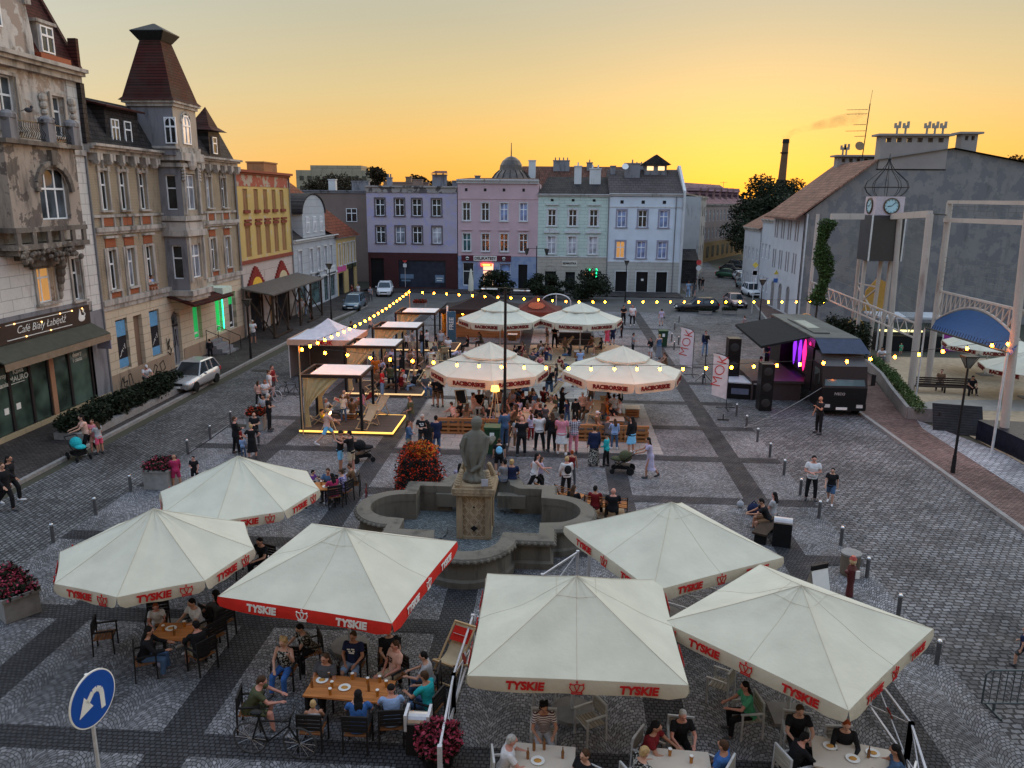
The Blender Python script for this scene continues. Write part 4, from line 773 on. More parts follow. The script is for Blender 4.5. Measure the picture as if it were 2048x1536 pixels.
# ---- right-hand side: big grey gable house and small white houses in line with the street
Rr=thing('grey_gable_house','big grey house whose blank gable wall towers over the sand court','building',(0,0,0));GY=78.0
def gz(px,py):p=PY(px,py,GY);return(p.x,p.z)
e0=gz(1612,428);e1=gz(1752,322);e2=gz(1906,298);e3=gz(2060,328);prof=[(e0[0],0),e0,e1,e2,e3,(e3[0]+14,e3[1]-6),(e3[0]+14,0)];XC=e0[0]
P_gab=plaster('cold_grey_gable_render',(.23,.213,.205),(.10,.095,.095),.27,(.165,.158,.162),.45)
b=MB();b.prism(prof,0,11,Matrix(((1,0,0,0),(0,0,1,GY),(0,1,0,0),(0,0,0,1))));b.build('wall',P_gab,Rr)
b=MB();b.facade(11,e0[1]-.1,[(.8+i*2.5+j*.8,1.25+i*2.5+j*.8,z,z+2.0)for i in range(4)for j in(0,1)for z in(4.4,7.6)]+[(1.2+i*2.9,2.5+i*2.9,.2,3.0,1)for i in range(3)],.2,y=-.05);o=b.build('street_front',plaster('white_street_front',(.50,.51,.54),(.25,.25,.26),.12),Rr);o.location=(XC-.02,GY+11.1,0);o.rotation_euler=(0,0,rad(-90));WF=o
for i in range(4):
 for j in(0,1):
  for z in(4.4,7.6):window(WF,.8+i*2.5+j*.8,z,.45,2.0,pane=G_pale,style='S')
for i in range(3):panel(WF,'arched_door',1.2+i*2.9,.2,1.3,2.8,M_darkp,.15)
b=MB();y0,y1=GY-.4,GY+11.2;ex,ez=gz(1588,436);ry=e1;b.add([(ex,y0,ez),(ry[0],y0,ry[1]+.15),(ry[0],y1,ry[1]+.15),(ex,y1,ez),(ex,y0,ez-.18),(ry[0],y0,ry[1]-.03),(ry[0],y1,ry[1]-.03),(ex,y1,ez-.18)],[(0,3,2,1),(4,5,6,7),(0,1,5,4),(0,4,7,3)])
b.build('roof',tiles('light_red_roof_tiles',(.24,.12,.085),.3,.34,'yx',.25),Rr)
b=MB();b.add([(ry[0],y0,ry[1]+.1),(e2[0],y0,e2[1]+.1),(e3[0],y0,e3[1]+.1),(e3[0]+14,y0,e3[1]-6),(e3[0]+14,y1,e3[1]-6),(e3[0],y1,e3[1]+.1),(e2[0],y1,e2[1]+.1),(ry[0],y1,ry[1]+.1)],[(0,1,6,7),(1,2,5,6),(2,3,4,5)]);b.build('rear_roof',T_dark,Rr)
P_ch=plaster('grey_chimney_render',(.30,.26,.24),(.12,.1,.1),.12)
def bigchim(x0,x1,z0,z1,y0,y1,pots,holes):
 b=MB();n=holes*2+1;w=(x1-x0)/n;b.box(x0,x1,y0,y1,z0,z1-.75);b.box(x0,x1,y0,y1,z1-.35,z1-.18)
 for i in range(0,n,2):b.box(x0+i*w,x0+(i+1)*w,y0,y1,z1-.75,z1-.35)
 b.box(x0-.35,x1+.35,y0-.35,y1+.35,z1-.18,z1)
 o=b.build('chimney',P_ch,Rr);ym=(y0+y1)/2
 for px in pots:q=MB();q.cyl((px,ym,z1),(px,ym,z1+.8),.1);q.box(px-.28,px+.28,ym-.1,ym+.1,z1+.55,z1+.72);q.box(px-.28,px-.1,ym-.1,ym+.1,z1+.72,z1+1.0);q.box(px+.1,px+.28,ym-.1,ym+.1,z1+.72,z1+1.15);q.build('chimney_cowl',mat('zinc_cowl',(.3,.26,.22),.5,.4),o)
x=lambda px,py=270:PY(px,py,GY).x
bigchim(x(1762),x(1898),PY(1830,338,GY).z,PY(1830,268,GY).z,GY-.12,GY+1.0,[x(p)for p in(1797,1814,1857,1873,1889)],6)
bigchim(x(1930),x(1962),15.5,PY(1945,263,GY).z,GY+.5,GY+1.6,[],2);YC=GY+9;xx=lambda p:PY(p,330,YC).x
bigchim(xx(1675),xx(1757),11,PY(1700,310,YC).z,YC,YC+1.2,[xx(1687),xx(1694)],5)
b=MB();b.box(x(1762)-.1,x(1900),GY-.06,GY-.0,PY(1830,340,GY).z,PY(1830,338,GY).z);b.build('lead_flashing',M_blackp,Rr)
downpipe(Rr,XC+.15,GY-.1,0,e0[1],mat('white_pipe',(.5,.5,.5),.5),.08)
b=MB();ay=GY+5;q=PY(1724,300,ay);ax=q.x;zt=PY(1735,207,ay).z;zu=PY(1738,180,ay).z;b.cyl((ax,ay,13),(ax+.3,ay,zt),.05);b.cyl((ax+.3,ay,zt),(ax+.4,ay,zu),.018)
for z,L,s in((zt-.6,1.9,-1),(zt-1.0,1.85,-1),(zt-2,1.1,-1),(zt-2.6,1.8,-1),(zt-3.1,.9,-1)):
 b.cyl((ax+.15,ay,z+.05),(ax-L,ay,z),.02)
 for i in range(6):b.cyl((ax-L*i/6,ay-.25,z),(ax-L*i/6,ay+.25,z),.01)
an=b.build('aerial',M_iron,Rr);q=MB();q.lathe([(.01,0),(.45,.12),(.46,.14)],12);o=q.build('satellite_dish',mat('brown_dish',(.25,.16,.08),.5),Rr);o.matrix_local=Matrix.Translation((ax-.3,ay,PY(1725,293,ay).z))@Matrix.Rotation(rad(70),4,'X')
block('white_house','lower white house with red roof adjoining the street front of the grey gable house',24.3,97.5,-90,8.2,10,9.4,MC['white_street_front'],(1.0,4.8),5,MC['light_red_roof_tiles'],3,.9,1.7,pane=G_pale)
block('small_white_house','smallest white house with flower boxes at the far end of the right-hand row',24.3,106.5,-90,8.4,10,8.2,MC['white_street_front'],(1.0,4.2),4,MC['light_red_roof_tiles'],3,.8,1.5,pane=G_pale)
q=PY(1558,400,420);B=thing('factory_chimney','tall brick factory chimney smoking against the sunset','chimney',(q.x,420,0));b=MB();zt=PY(1560,278,420).z
b.cyl((0,0,0),(1.0,0,zt-2),2.6,1.45,14);b.build('shaft',plaster('chimney_brickwork',(.17,.09,.05),(.05,.03,.02),.2),B);b=MB();b.cyl((1,0,zt-2),(1,0,zt),1.75,1.6,14);b.cyl((.6,0,zt-7),(.6,0,zt-6.4),2.0,2.0,14);b.cyl((.3,0,zt-22),(.3,0,zt-20),2.6,2.5,14);b.build('collar',M_blackp,B)
sm=bpy.data.materials.new('smoke');sm.use_nodes=True;t=sm.node_tree;t.nodes.clear();vp=t.nodes.new('ShaderNodeVolumePrincipled');oo=t.nodes.new('ShaderNodeOutputMaterial');t.links.new(vp.outputs[0],oo.inputs['Volume']);vp.inputs['Color'].default_value=(.16,.13,.11,1)
tcn=t.nodes.new('ShaderNodeTexCoord');nn=noisen(t,tcn.outputs['Object'],.13,4);t.links.new(rng(t,nn,.38,.7,0.,.09),vp.inputs['Density'])
b=MB();random.seed(5)
for i in range(12):u=i/11;b.ball((q.x+1+u*34,420,zt+1+9*u**.6),(3+5*u,2+2*u,1.0+2.6*u),10,6)
o=b.build('smoke',sm);me=o.modifiers.new('r','REMESH');me.mode='VOXEL';me.voxel_size=.7;struct(o,'stuff')
b=MB();q=PY(1500,395,300);zt=PY(1500,357,300).z
for dx in(0,3.5,7):
 b.cyl((q.x+dx,300,0),(q.x+dx,300,zt),.18)
for z in(zt-6,zt-3,zt):b.bar((q.x-1,300,z),(q.x+8,300,z),.35)
for dx in(0,3.5):b.bar((q.x+dx,300,zt-6),(q.x+dx+3.5,300,zt),.15);b.bar((q.x+dx,300,zt-12),(q.x+dx+3.5,300,zt-6),.15)
tag(b.build('gantry',M_iron),'open steel gantry frame on the skyline left of the factory chimney','gantry')
for(px,pt,d,w)in((1398,385,210,6),(1445,378,240,7),(1418,381,260,8)):
 q=PY(px,pt,d);b=MB();b.box(-w/2,w/2,0,8,0,q.z-1.3);b.prism([(-w/2-.3,q.z-1.4),(w/2+.3,q.z-1.4),(0,q.z)],0,8,MX);b.bar((1,4,q.z-1),(1,4,q.z+2.2),.1);b.bar((0,4,q.z+1.9),(2,4,q.z+1.9),.08);b.box(-w/2+1,-w/2+2,2,3,q.z-1.3,q.z+.4);o=b.build('skyline_house',MC['brown_grey_annex']);o.location=(q.x,d,0);tag(o,{1398:'distant house roof with aerial just right of the white gable skyline',1445:'distant house with aerial beside the steel gantry',1418:'farthest rooftop between the two other skyline houses'}[px],'building')
 # ============ TREES
def leaf_mat(name,col,tr=.25):
 m,t,p=base_mat(name);P=pos(t);g=t.nodes.new('ShaderNodeNewGeometry')
 k=mathn(t,'ADD',mathn(t,'MULTIPLY',g.outputs['Random Per Island'],.6),mathn(t,'MULTIPLY',noisen(t,P,1.3,2),.6))
 t.links.new(mixc(t,rng(t,k,.25,.95),[c*.45 for c in col],[c*1.7 for c in col]),p.inputs['Base Color']);p.inputs['Roughness'].default_value=.7;MC[name]=m;return m
L_dark=leaf_mat('dark_foliage',(.014,.020,.009));L_mid=leaf_mat('hedge_foliage',(.013,.019,.010));L_ivy=leaf_mat('ivy_foliage',(.05,.085,.025));L_sil=leaf_mat('sunset_foliage',(.028,.020,.010))
L_red=leaf_mat('red_flowers',(.50,.035,.012));L_pink=leaf_mat('pink_flowers',(.30,.04,.075));L_org=leaf_mat('orange_flowers',(.5,.16,.02));M_bark=mat('bark',(.06,.045,.035),.9,var=.4,bmp=.5)
def leaves(cl,n,s,seed=0,flat=0):
 """leaf-sized faces spread through ellipsoid clumps: cl = [(x, y, z, rx, ry, rz)]"""
 R=random.Random(seed);v=[];f=[];tot=sum(c[3]*c[4]+c[4]*c[5]+c[3]*c[5]for c in cl)
 for c in cl:
  for i in range(int(n*(c[3]*c[4]+c[4]*c[5]+c[3]*c[5])/tot)):
   d=Vector((R.gauss(0,1),R.gauss(0,1),R.gauss(0,1))).normalized();r=R.random()**.35*(1+.28*noise.noise(d*2.3+Vector(c[:3])))
   p=Vector((c[0]+d.x*c[3]*r,c[1]+d.y*c[4]*r,c[2]+d.z*c[5]*r));a=Vector((R.gauss(0,1),R.gauss(0,1),R.gauss(0,.7))).normalized();b_=a.cross(Vector((R.gauss(0,1),R.gauss(0,1),R.gauss(0,1)))).normalized()
   q=s*R.uniform(.6,1.4);o=len(v);v+=[p-a*q,p+b_*q*.55,p+a*q,p-b_*q*.55];f.append((o,o+1,o+2,o+3))
 return MB().add(v,f)
def tree(label,x,y,h,r,n,s,m,seed=1,th=.3,squash=1.,group=None,name='tree',cat='tree',nc=26,z0=.12):
 T=thing(name,label,cat,(x,y,z0),0,group);R=random.Random(seed);b=MB();cl=[];zc=h*th
 b.cyl((0,0,0),(0,0,zc),.05*r+.05,.04*r+.04,8)
 for i in range(nc):
  u=R.random();a=R.uniform(0,6.28);z=zc+(h-zc)*u*.92;rr=r*math.sqrt(max(.05,1-(abs(u-.42)/.62)**2))*R.uniform(.35,.85)
  c=(rr*math.cos(a),rr*math.sin(a),z);k=r*R.uniform(.2,.42);cl.append((*c,k,k,k*.8*squash));b.cyl((0,0,zc*.8+.2*(z-zc)),c,.03*r,.01*r,5,False)
 b.build('trunk',M_bark,T);leaves(cl,n,s,seed).build('crown',m,T);return T
for px,x,lb in((990,None,'round dark bush-like tree left of the twin street lamp before the delicatessen'),(1090,None,'round dark tree between the lamp and the mint building'),(1175,None,'widest dark round tree in front of the mint building')):
 q=PY(px,590,91.5);tree(lb,q.x,91.5,2.9 if px<1170 else 3.1,2.4 if px<1170 else 2.8,5600,.12,L_dark,px,.15,.9,'round trees before the back row')
SIL=[(1520,350,150,7.5,'dark broad tree left of the factory chimney, tallest in the side street'),(1560,352,165,7,'dark ragged tree in front of the factory chimney base'),(1545,392,125,6,'dense dark tree beside the parked cars of the side street'),(1590,385,150,5,'lower dark tree right of the factory chimney'),(1628,382,190,6,'small rust-lit tree against the sunset beside the red roof')]
for i,(px,pt,d,r,lb)in enumerate(SIL):q=PY(px,pt,d);tree(lb,q.x+1,d,q.z,r,12000,.24,L_sil if i in(3,4)else L_dark,20+i,.12,1,'trees in the side street')
q=PY(1665,345,120);tree('thin drooping birch against the sunset just left of the grey chimney block',q.x,120,q.z,2.2,1500,.22,L_sil,33,.5)
for i,(px,pt,d,r,lb)in enumerate(((748,334,150,3.6,'lone dark round tree standing out over the lilac roof at the left'),(640,362,190,7,'tree before the pale slab block, leftmost of three'),(672,350,200,7,'tree in front of the middle of the pale slab block'),(700,352,195,6.5,'tree below the right end of the pale slab block'),(835,346,170,4,'small sunlit tree behind the lilac building chimneys'),(868,345,175,4.2,'ragged tree behind the lilac building, right one'),(890,352,180,3.5,'low bush-like treetop next to the pink roof'),(2040,312,160,5,'treetop peeping over the right end of the grey gable'))):q=PY(px,pt,d);tree(lb,q.x,d,q.z,r,4200,.28,L_sil,50+i,.3,group='treetops on the skyline')
b=leaves([(x,420+random.uniform(-20,60),2,22,10,random.uniform(8,13))for x in range(-160,260,14)],26000,1.6,9).build('distant_woods',L_dark);struct(b,'stuff')
H=thing('hedge','low dark clipped hedge in boxes along the pavement kerb below the cafe','hedge',(0,0,0));cl=[];b=MB();b.box(-23.9,-22.35,34.2,44.8,.12,.45);b.build('soil_box',M_kerb,H);random.seed(4)
for i in range(24):cl.append((-23.1+random.uniform(-.3,.3),34.5+i*.42,.85,.75,.55,random.uniform(.5,.65)))
leaves(cl,15000,.09,3).build('foliage',L_mid,H)
F_=thing('flower_pyramid','tall conical pyramid of red and orange flowers behind the fountain','flowers',(*G(838,985)[:2],0));cl=[(0,0,.25+.27*i,(1.04,1.03,1.0,.95,.88,.8,.66)[i],(1.04,1.03,1.0,.95,.88,.8,.66)[i],.26)for i in range(7)]
leaves(cl,7500,.045,5).build('flowers',L_red,F_);leaves([(.15,0,1.75,.62,.62,.35),(0,0,1.9,.5,.5,.25)],1200,.05,6).build('orange_blooms',L_org,F_);leaves([(c[0],c[1],c[2],c[3]*.97,c[4]*.97,c[5])for c in cl],4500,.06,8).build('foliage',L_mid,F_)
b=MB();b.lathe([(.9,0),(.95,.12),(.7,1.5),(.2,1.8)],14);b.build('frame',M_blackp,F_)
# ============ PARASOLS
CV=cloth('cream_canvas',(.62,.605,.50),.95,.07,.12,1.2);CVr=cloth('cream_canvas_valance',(.60,.54,.42),.95,.05,.2);CVred=cloth('red_valance',(.62,.03,.02),.9,.08,.1)
T_red_l=mat('red_lettering',(.50,.02,.02),.7,var=.1);T_mar=mat('maroon_lettering',(.14,.012,.012),.7,var=.1);M_alu=mat('white_aluminium',(.6,.6,.6),.4,.3);M_stone=mat('parasol_base_concrete',(.2,.19,.18),.9,bmp=.4)
def crown_mesh(m,s=.15):
 key='crown'+m.name
 if key in TXT:return TXT[key]
 b=MB();Z=lambda p,q,w=.02:b.bar((p[0]*s,0,p[1]*s),(q[0]*s,0,q[1]*s),w,.012,(0,1,0))
 for a,c in(((-.7,-.8),(.7,-.8)),((-.6,-.55),(.6,-.55)),((-.7,-.8),(-.6,-.5)),((.7,-.8),(.6,-.5)),((0,.7),(0,1.15)),((-.15,.95),(.15,.95))):Z(a,c)
 for sx in(-1,1):
  P_=[(.6,-.5),(.95,.1),(.8,.55),(.35,.5),(.2,0),(0,-.45)];Z_=[(sx*x,z)for x,z in P_]
  for a,c in zip(Z_,Z_[1:]):Z(a,c)
  Z((0,.65),(sx*.35,.5));b.ball((sx*.85*s,0,.6*s),.022,6,4)
 TXT[key]=b.mesh('crown_emblem',m);return TXT[key]
def parasol(label,cx,cy,R,n,off,ez,pz,text,cap=False,red=False,group='cream parasols',vh=.3,sq=0):
 T=thing('parasol',label,'parasol',(cx,cy,0),0,group);cor=[(R*math.cos(rad(off+360*i/n)),R*math.sin(rad(off+360*i/n)))for i in range(n)];H=pz-ez;b=MB();K=14;J=9
 f_=.38 if cap else 0.
 def pt(i,u,t,lift=0):
  a,c=cor[i%n],cor[(i+1)%n];x=a[0]+(c[0]-a[0])*u;y=a[1]+(c[1]-a[1])*u;sag=.055*math.sin(math.pi*u)*math.sin(math.pi*min(1,t*1.05))*R/2.4
  inw=1-(0 if cap else.012)*math.sin(math.pi*u)*(t**3);z=ez+H*(1-t)-sag+.03*H*math.sin(math.pi*t)*(-1)+lift
  z+=(.018*math.sin(u*23+t*5+i)*max(0,.45-t)+.014*math.sin(u*9+t*8+i*2)*math.sin(math.pi*t))*math.sin(math.pi*u)*2-.05*math.sin(math.pi*u)*t**6*0
  return(x*t*inw,y*t*inw,z)
 for i in range(n):
  vs=[pt(i,u/K,f_+(1-f_)*t/J)for t in range(J+1)for u in range(K+1)]
  b.add(vs,[(t*(K+1)+u,(t+1)*(K+1)+u,(t+1)*(K+1)+u+1,t*(K+1)+u+1)for t in range(J)for u in range(K)])
 cn=b.build('canopy',CV,T,True)
 if cap:
  b=MB()
  for i in range(n):vs=[pt(i,u/4,.46*t/4,.1)for t in range(5)for u in range(5)];b.add(vs,[(t*5+u,(t+1)*5+u,(t+1)*5+u+1,t*5+u+1)for t in range(4)for u in range(4)]);q0=pt(i,0,.46,.1);q1=pt(i,1,.46,.1);b.add([q0,q1,(q1[0],q1[1],q1[2]-.1),(q0[0],q0[1],q0[2]-.1)],[(0,3,2,1)])
  b.build('vent_cap',CV,cn,False)
 b=MB()
 for i in range(n):b.path([pt(i,0,f_+(1-f_)*t/J,.003)for t in range(J+1)],.007,4)
 if n==4:
  for i in range(n):b.path([pt(i,.5,t/J,.002)for t in range(J+1)],.005,4);b.path([pt(i,u/4,.2,.002)for u in range(5)],.004,4)
 b.build('seam',CVr,cn);V=MB()
 for i in range(n):
  a,c=pt(i,0,1),pt(i,1,1);d=Vector(c)-Vector(a);L=d.length;d.normalize();nn_=Vector((d.y,-d.x,0));vs=[]
  for k in range(13):
   u=k/12;p=Vector(pt(i,u,1))+nn_*.004;bow=.012*math.sin(u*17+i*2);cut=.05 if k in(0,12)else 0
   vs+=[p,p+nn_*(.035+bow)-Vector((0,0,vh*.5)),p+nn_*(.03+bow*1.6)+d*(cut*(1 if k==0 else-1))-Vector((0,0,vh-(.06 if k in(0,12)else.012*math.sin(u*9+i))))]
  V.k=1 if red else 0;V.add(vs,[(k*3+j,k*3+j+1,(k+1)*3+j+1,(k+1)*3+j)for k in range(12)for j in range(2)])
 vl=V.build('valance',[CVr,CVred]if red else[CVr],T,True);lm=T_ltr if red else(T_red_l if text=='TYSKIE' else T_mar)
 for i in range(n):
  a=Vector(pt(i,0,1));c=Vector(pt(i,1,1));d=(c-a).normalized();nn_=Vector((d.y,-d.x,0))
  if nn_.y>.35:continue
  MR=Matrix.Rotation(math.atan2(d.y,d.x),4,'Z');L=(c-a).length
  def at(u,dz=.52):p=Vector(pt(i,u,1))+nn_*(.075 if cap else.058);p.z=ez-.0-vh*dz;return p
  if text=='TYSKIE':
   for u in((.26,.78)if n==4 else(.40,)):put_text(text,.245,lm,vl,at(u),MR,bold=.012,shear=.12)
   o=part('crown_emblem',crown_mesh(lm),vl);o.matrix_local=Matrix.Translation(at(.5 if n==4 else.78))@MR
  else:put_text(text,.29,lm,vl,at(.5),MR,bold=.018)
 b=MB();b.cyl((0,0,0),(0,0,pz-.05),.035 if R<2.8 else.045);b.build('pole',M_alu,T)
 b=MB()
 if R<3:b.box(-.4,.4,-.4,.4,.0,.09)
 else:b.lathe([(.5,0),(.5,.1),(.12,.14)],14)
 b.build('base',M_stone,T)
 b=MB();hz=ez-.35
 for i in range(n):p=Vector(pt(i,0,.55));b.cyl((0,0,hz),p-Vector((0,0,.03)),.012,.012,5);b.cyl((0,0,pz-.08),Vector(pt(i,0,1))-Vector((0,0,.03)),.013,.013,5)
 b.build('ribs',M_alu,T);return T
for lb,px,py,cx,cy,R,n,off,red in(
('octagonal cream beer parasol at the far left, nearest of the left pair',308,1017,-10.5,18.55,2.52,8,7,0),('octagonal cream beer parasol beyond the far left one',478,912,-10.05,22.95,2.5,8,7,0),
('square cream parasol with a red lettered valance',697,1057,-5.26,18.0,3.13,4,33.5,1),('square cream parasol at bottom centre squarely facing the camera',1150,1152,.52,15.75,3.06,4,45,0),
('square cream parasol turned cornerwise at bottom right, nearest the barrier',1588,1170,5.45,16.0,2.98,4,1.5,0)):
 parasol(lb,cx,cy,R,n,off,2.32,PY(px,py,cy).z,'TYSKIE',red=bool(red),group='beer garden parasols')
parasol('square cream parasol right of the fountain behind the two front ones',3.2,20.25,3.0,4,-15,2.3,PY(1378,1004,20.3).z,'TYSKIE',group='beer garden parasols')
for lb,px,py,cx,cy in(('large eight-sided cream parasol over the left pallet sofa',975,687,-3.65,41.1),('large eight-sided cream parasol over the right pallet sofa',1248,695,3.45,41.0),('large eight-sided cream parasol in front of the dark bar tent',1003,604,-4.45,59),('large eight-sided cream parasol over the black sofa on the sand',1160,607,1.7,59.6)):
 parasol(lb,cx,cy,3.2,8,7,2.6,PY(px,py,cy).z,'RACIBORSKIE',True,group='eight-sided parasols on the terrace',vh=.5)
 # ============ FESTOON LIGHTS
BULB=None
M_bulb=emis('warm_bulb',(1,.23,.006),80)
def festoon(label,pts,posts=()):
 T=thing('festoon_lights',label,'string lights',(0,0,0));b=MB();cab=[p+Vector((0,0,.17))for p in pts];b.path(cab,.012,5);b.build('cable',M_iron,T)
 for p in pts:
  global BULB
  if BULB is None:q=MB();q.ball((0,0,0),(.066,.066,.08),10,7);BULB=q.mesh('bulb',M_bulb,True);q=MB();q.cyl((0,0,.07),(0,0,.17),.03,.02,6);BULB=(BULB,q.mesh('socket',M_iron))
  o=part('bulb',BULB[0],T,p);part('socket',BULB[1],o)
 for x,y,z in posts:q=MB();q.cyl((x,y,0),(x,y,z),.035);q.build('post',wood('festoon_post',(.35,.26,.16),2),T)
pa=PY(604,699,36.5);pbz=PX(818,584,-12.4);L1=[pa.lerp(pbz,(i/22))for i in range(23)]
for i,p in enumerate(L1):p.z-=.35*math.sin(math.pi*i/22)
festoon('dense row of warm bulbs running along the left side of the terrace',L1,[(pa.x-.15,36.45,pa.z+.2),(pbz.x,pbz.y+.2,pbz.z+.2)])
yb=pbz.y;bx=[845,868,893,918,945,970,996,1022,1048,1077,1105,1132,1158,1186,1210,1258,1286,1314,1341,1369,1397,1424,1452,1480,1508,1537,1564,1593,1620,1648]
festoon('warm bulbs strung across the far end of the terrace towards the grey gable',[PY(x,585+19*min(1,(x-845)/300.),yb)for x in bx])
fx=[(650,706),(695,710),(741,716),(780,719),(825,722),(867,725),(914,730),(958,732),(1003,734),(1048,735),(1092,736),(1137,737),(1182,738),(1229,738),(1274,738),(1320,738),(1366,738),(1412,736),(1463,735),(1508,733),(1554,731),(1600,729),(1647,726),(1694,723),(1741,718),(1790,714),(1838,709),(1886,703),(1934,697),(1984,691),(2016,688)]
festoon('warm bulbs strung over the near parasols from the pergola to the tall court column',[PY(x,y,36.4+max(0,x-1500)*.0022)for x,y in fx])
# ============ STREET LAMPS, BOLLARDS
def zat(px,py,y):return PY(px,py,y).z
M_pole=mat('lamp_pole_black',(.018,.018,.02),.4,.5)
q=G(1009,890);zt=zat(1018,575,q.y);T=thing('street_lamp','tallest black lamp post with two white flat heads, standing mid square behind the statue','street lamp',(q.x,q.y,0));b=MB();b.cyl((0,0,0),(0,0,zt),.085,.06,10);b.cyl((0,0,0),(0,0,.9),.12,.1,10);b.build('pole',M_pole,T)
b=MB();b.bar((-1.05,0,zt-.02),(1.1,0,zt-.08),.05);b.bar((0,0,zt-.25),(.9,0,zt-.06),.03);b.build('arm',M_pole,T)
for s in(-1,1):b=MB();b.box(s*.62-.25,s*.62+.25,-.1,.1,zt-.12-.03*s,zt-.07-.03*s);b.lathe([(.1,0),(.12,.03),(.06,.06)],10,(s*1.02,0,zt-.13-.03*s));b.build('lamp_head',mat('white_lamp_head',(.75,.75,.75),.3),T)
def lantern(T,x,z,r=.28,h=.5,m=M_pole):
 b=MB();b.box(x-r,x+r,-r,r,z+h,z+h+.05)
 for sx in(-1,1):
  for sy in(-1,1):b.bar((x+sx*r*.9,sy*r*.9,z+h),(x+sx*.05,sy*.05,z),.03)
 o=b.build('lantern',m,T);q=MB();v=[(x+sx*r*.8,sy*r*.8,z+h-.01)for sx,sy in((-1,-1),(1,-1),(1,1),(-1,1))]+[(x+sx*.05,sy*.05,z+.03)for sx,sy in((-1,-1),(1,-1),(1,1),(-1,1))]
 q.add(v,[(0,3,7,4),(1,0,4,5),(2,1,5,6),(3,2,6,7)]);q.build('lantern_glass',glass('lantern_glass',(.08,.08,.07),.2),o)
def lamp(label,px,py,ptop,z0=.12,kind='one'):
 q=G(px,py,z0);zt=zat(px,ptop,q.y)-z0;T=thing('street_lamp',label,'street lamp',(q.x,q.y,z0),0,'black lantern posts');b=MB();k=1 if q.y<90 else 1
 if kind=='one':b.cyl((0,0,0),(0,0,zt-.5),.065,.045,8);b.cyl((0,0,0),(0,0,.8),.1,.08,8);lantern(T,0,zt-.5)
 else:b.cyl((0,0,0),(0,0,zt),.07,.05,8);b.bar((-1.3,0,zt-.3),(1.3,0,zt-.3),.05);lantern(T,-1.2,zt-1.1,.3,.7);lantern(T,1.2,zt-1.1,.3,.7)
 b.build('pole',M_pole,T)
lamp('black lantern post on the right pavement beside the sand court',1905,945,713);lamp('black lantern post on the left pavement in front of the timber scaffold',502,717,600);lamp('slim black lantern post outside the grey barber house',663,640,528);lamp('black post in front of the cafe windows beside the hedge',158,800,700)
lamp('black post with two hanging lanterns before the mint building',1072,592,492,0,'two');lamp('black lantern post between the first two doors of the pale blue building',1250,605,522,0);lamp('thin dark post on the right pavement near the stage truck',1518,652,560)
BOL=None;R_=[(1471,832),(1487,856),(1510,882),(1535,912),(1563,946),(1596,986),(1634,1032),(1678,1088),(1732,1155),(1793,1230),(1873,1328)]
def bollard(x,y,lb,g):
 global BOL
 if BOL is None:q=MB();q.lathe([(.06,0),(.06,.62),(.052,.64)],12);a=q.mesh('shaft',mat('steel_bollard',(.16,.16,.165),.35,.7,var=.2));q=MB();q.lathe([(.063,.62),(.063,.67),(.04,.70),(.0,.705)],12);BOL=(a,q.mesh('cap',mat('polished_cap',(.6,.6,.6),.25,.8)))
 o=part('bollard',BOL[0],None,(x,y,0));part('cap',BOL[1],o);tag(o,lb,'bollard',g)
ORD=['first','second','third','fourth','fifth','sixth','seventh','eighth','ninth','tenth','eleventh','twelfth','thirteenth','fourteenth']
n=0
for i in range(10,-1,-1):
 bollard(9.85,18.4+2.35*(10-i),f'steel bollard, {ORD[n]} from the front in the row along the right-hand road','bollards along the right-hand road');n+=1
for i,(px,py)in enumerate([(1428,740),(1405,768),(1348,700),(1357,690),(1343,683),(1349,660),(1358,645)]):q=G(px,py);bollard(q.x,q.y,f'small distant steel bollard between the flags and the parked dark car, {ORD[i]} from the flags','bollards beyond the banner flags')
for i,(px,py)in enumerate([(107,1085),(192,1030),(262,983),(376,908),(421,878),(462,848),(290,1)][:6]):q=G(px,py);bollard(q.x,q.y,f'steel bollard, {ORD[i]} from the front in the row along the left-hand road','bollards along the left-hand road')
b=MB();a=G(262,950,.6);c=G(470,838,.9)
b.path([G(376,908,.05),G(421,878,.35),G(462,848,.8)],.02);tag(b.build('barrier_rope',M_iron),'dark rope slung between the left-hand steel bollards','rope')
# ============ FOUNTAIN AND STATUE
M_fst=plaster('weathered_fountain_stone',(.16,.145,.12),(.035,.035,.03),.40);M_fst2=plaster('carved_sandstone',(.33,.25,.16),(.05,.045,.04),.36);FX,FY=-2.75,25.3
T=thing('fountain','old stone fountain with a lobed basin wall around a sandstone pedestal','fountain',(FX,FY,0));a,c,r=2.1,4.2,1.75;out=[]
def lobe(cx,cy,r,a0,a1,n=12):return[(cx+r*math.cos(rad(a0+(a1-a0)*i/n)),cy+r*math.sin(rad(a0+(a1-a0)*i/n)))for i in range(n+1)]
out=lobe(2.75,0,1.45,-90,90)+[(2.75,1.95),(1.95,1.95),(1.95,2.45)][0:0]+[(2.75,2.35),(1.5,2.35)]+lobe(0,2.35,1.5,0,180)+[(-2.75,2.35)]+lobe(-2.75,0,1.45,90,270)+[(-2.75,-2.35)]+lobe(0,-2.35,1.5,180,360)+[(2.75,-2.35)]
def offs(p,d):
 n=len(p);o=[]
 for i in range(n):
  A=Vector(p[i-1]);B_=Vector(p[i]);Cc=Vector(p[(i+1)%n]);e1_=(B_-A);e2_=(Cc-B_)
  if e1_.length<1e-5:e1_=e2_
  if e2_.length<1e-5:e2_=e1_
  e1_.normalize();e2_.normalize();n1=Vector((e1_.y,-e1_.x));n2=Vector((e2_.y,-e2_.x));m=n1+n2
  m=m/max(.5,m.length_squared/2)if m.length>.1 else n1
  o.append((B_.x+m.x*d,B_.y+m.y*d))
 return o
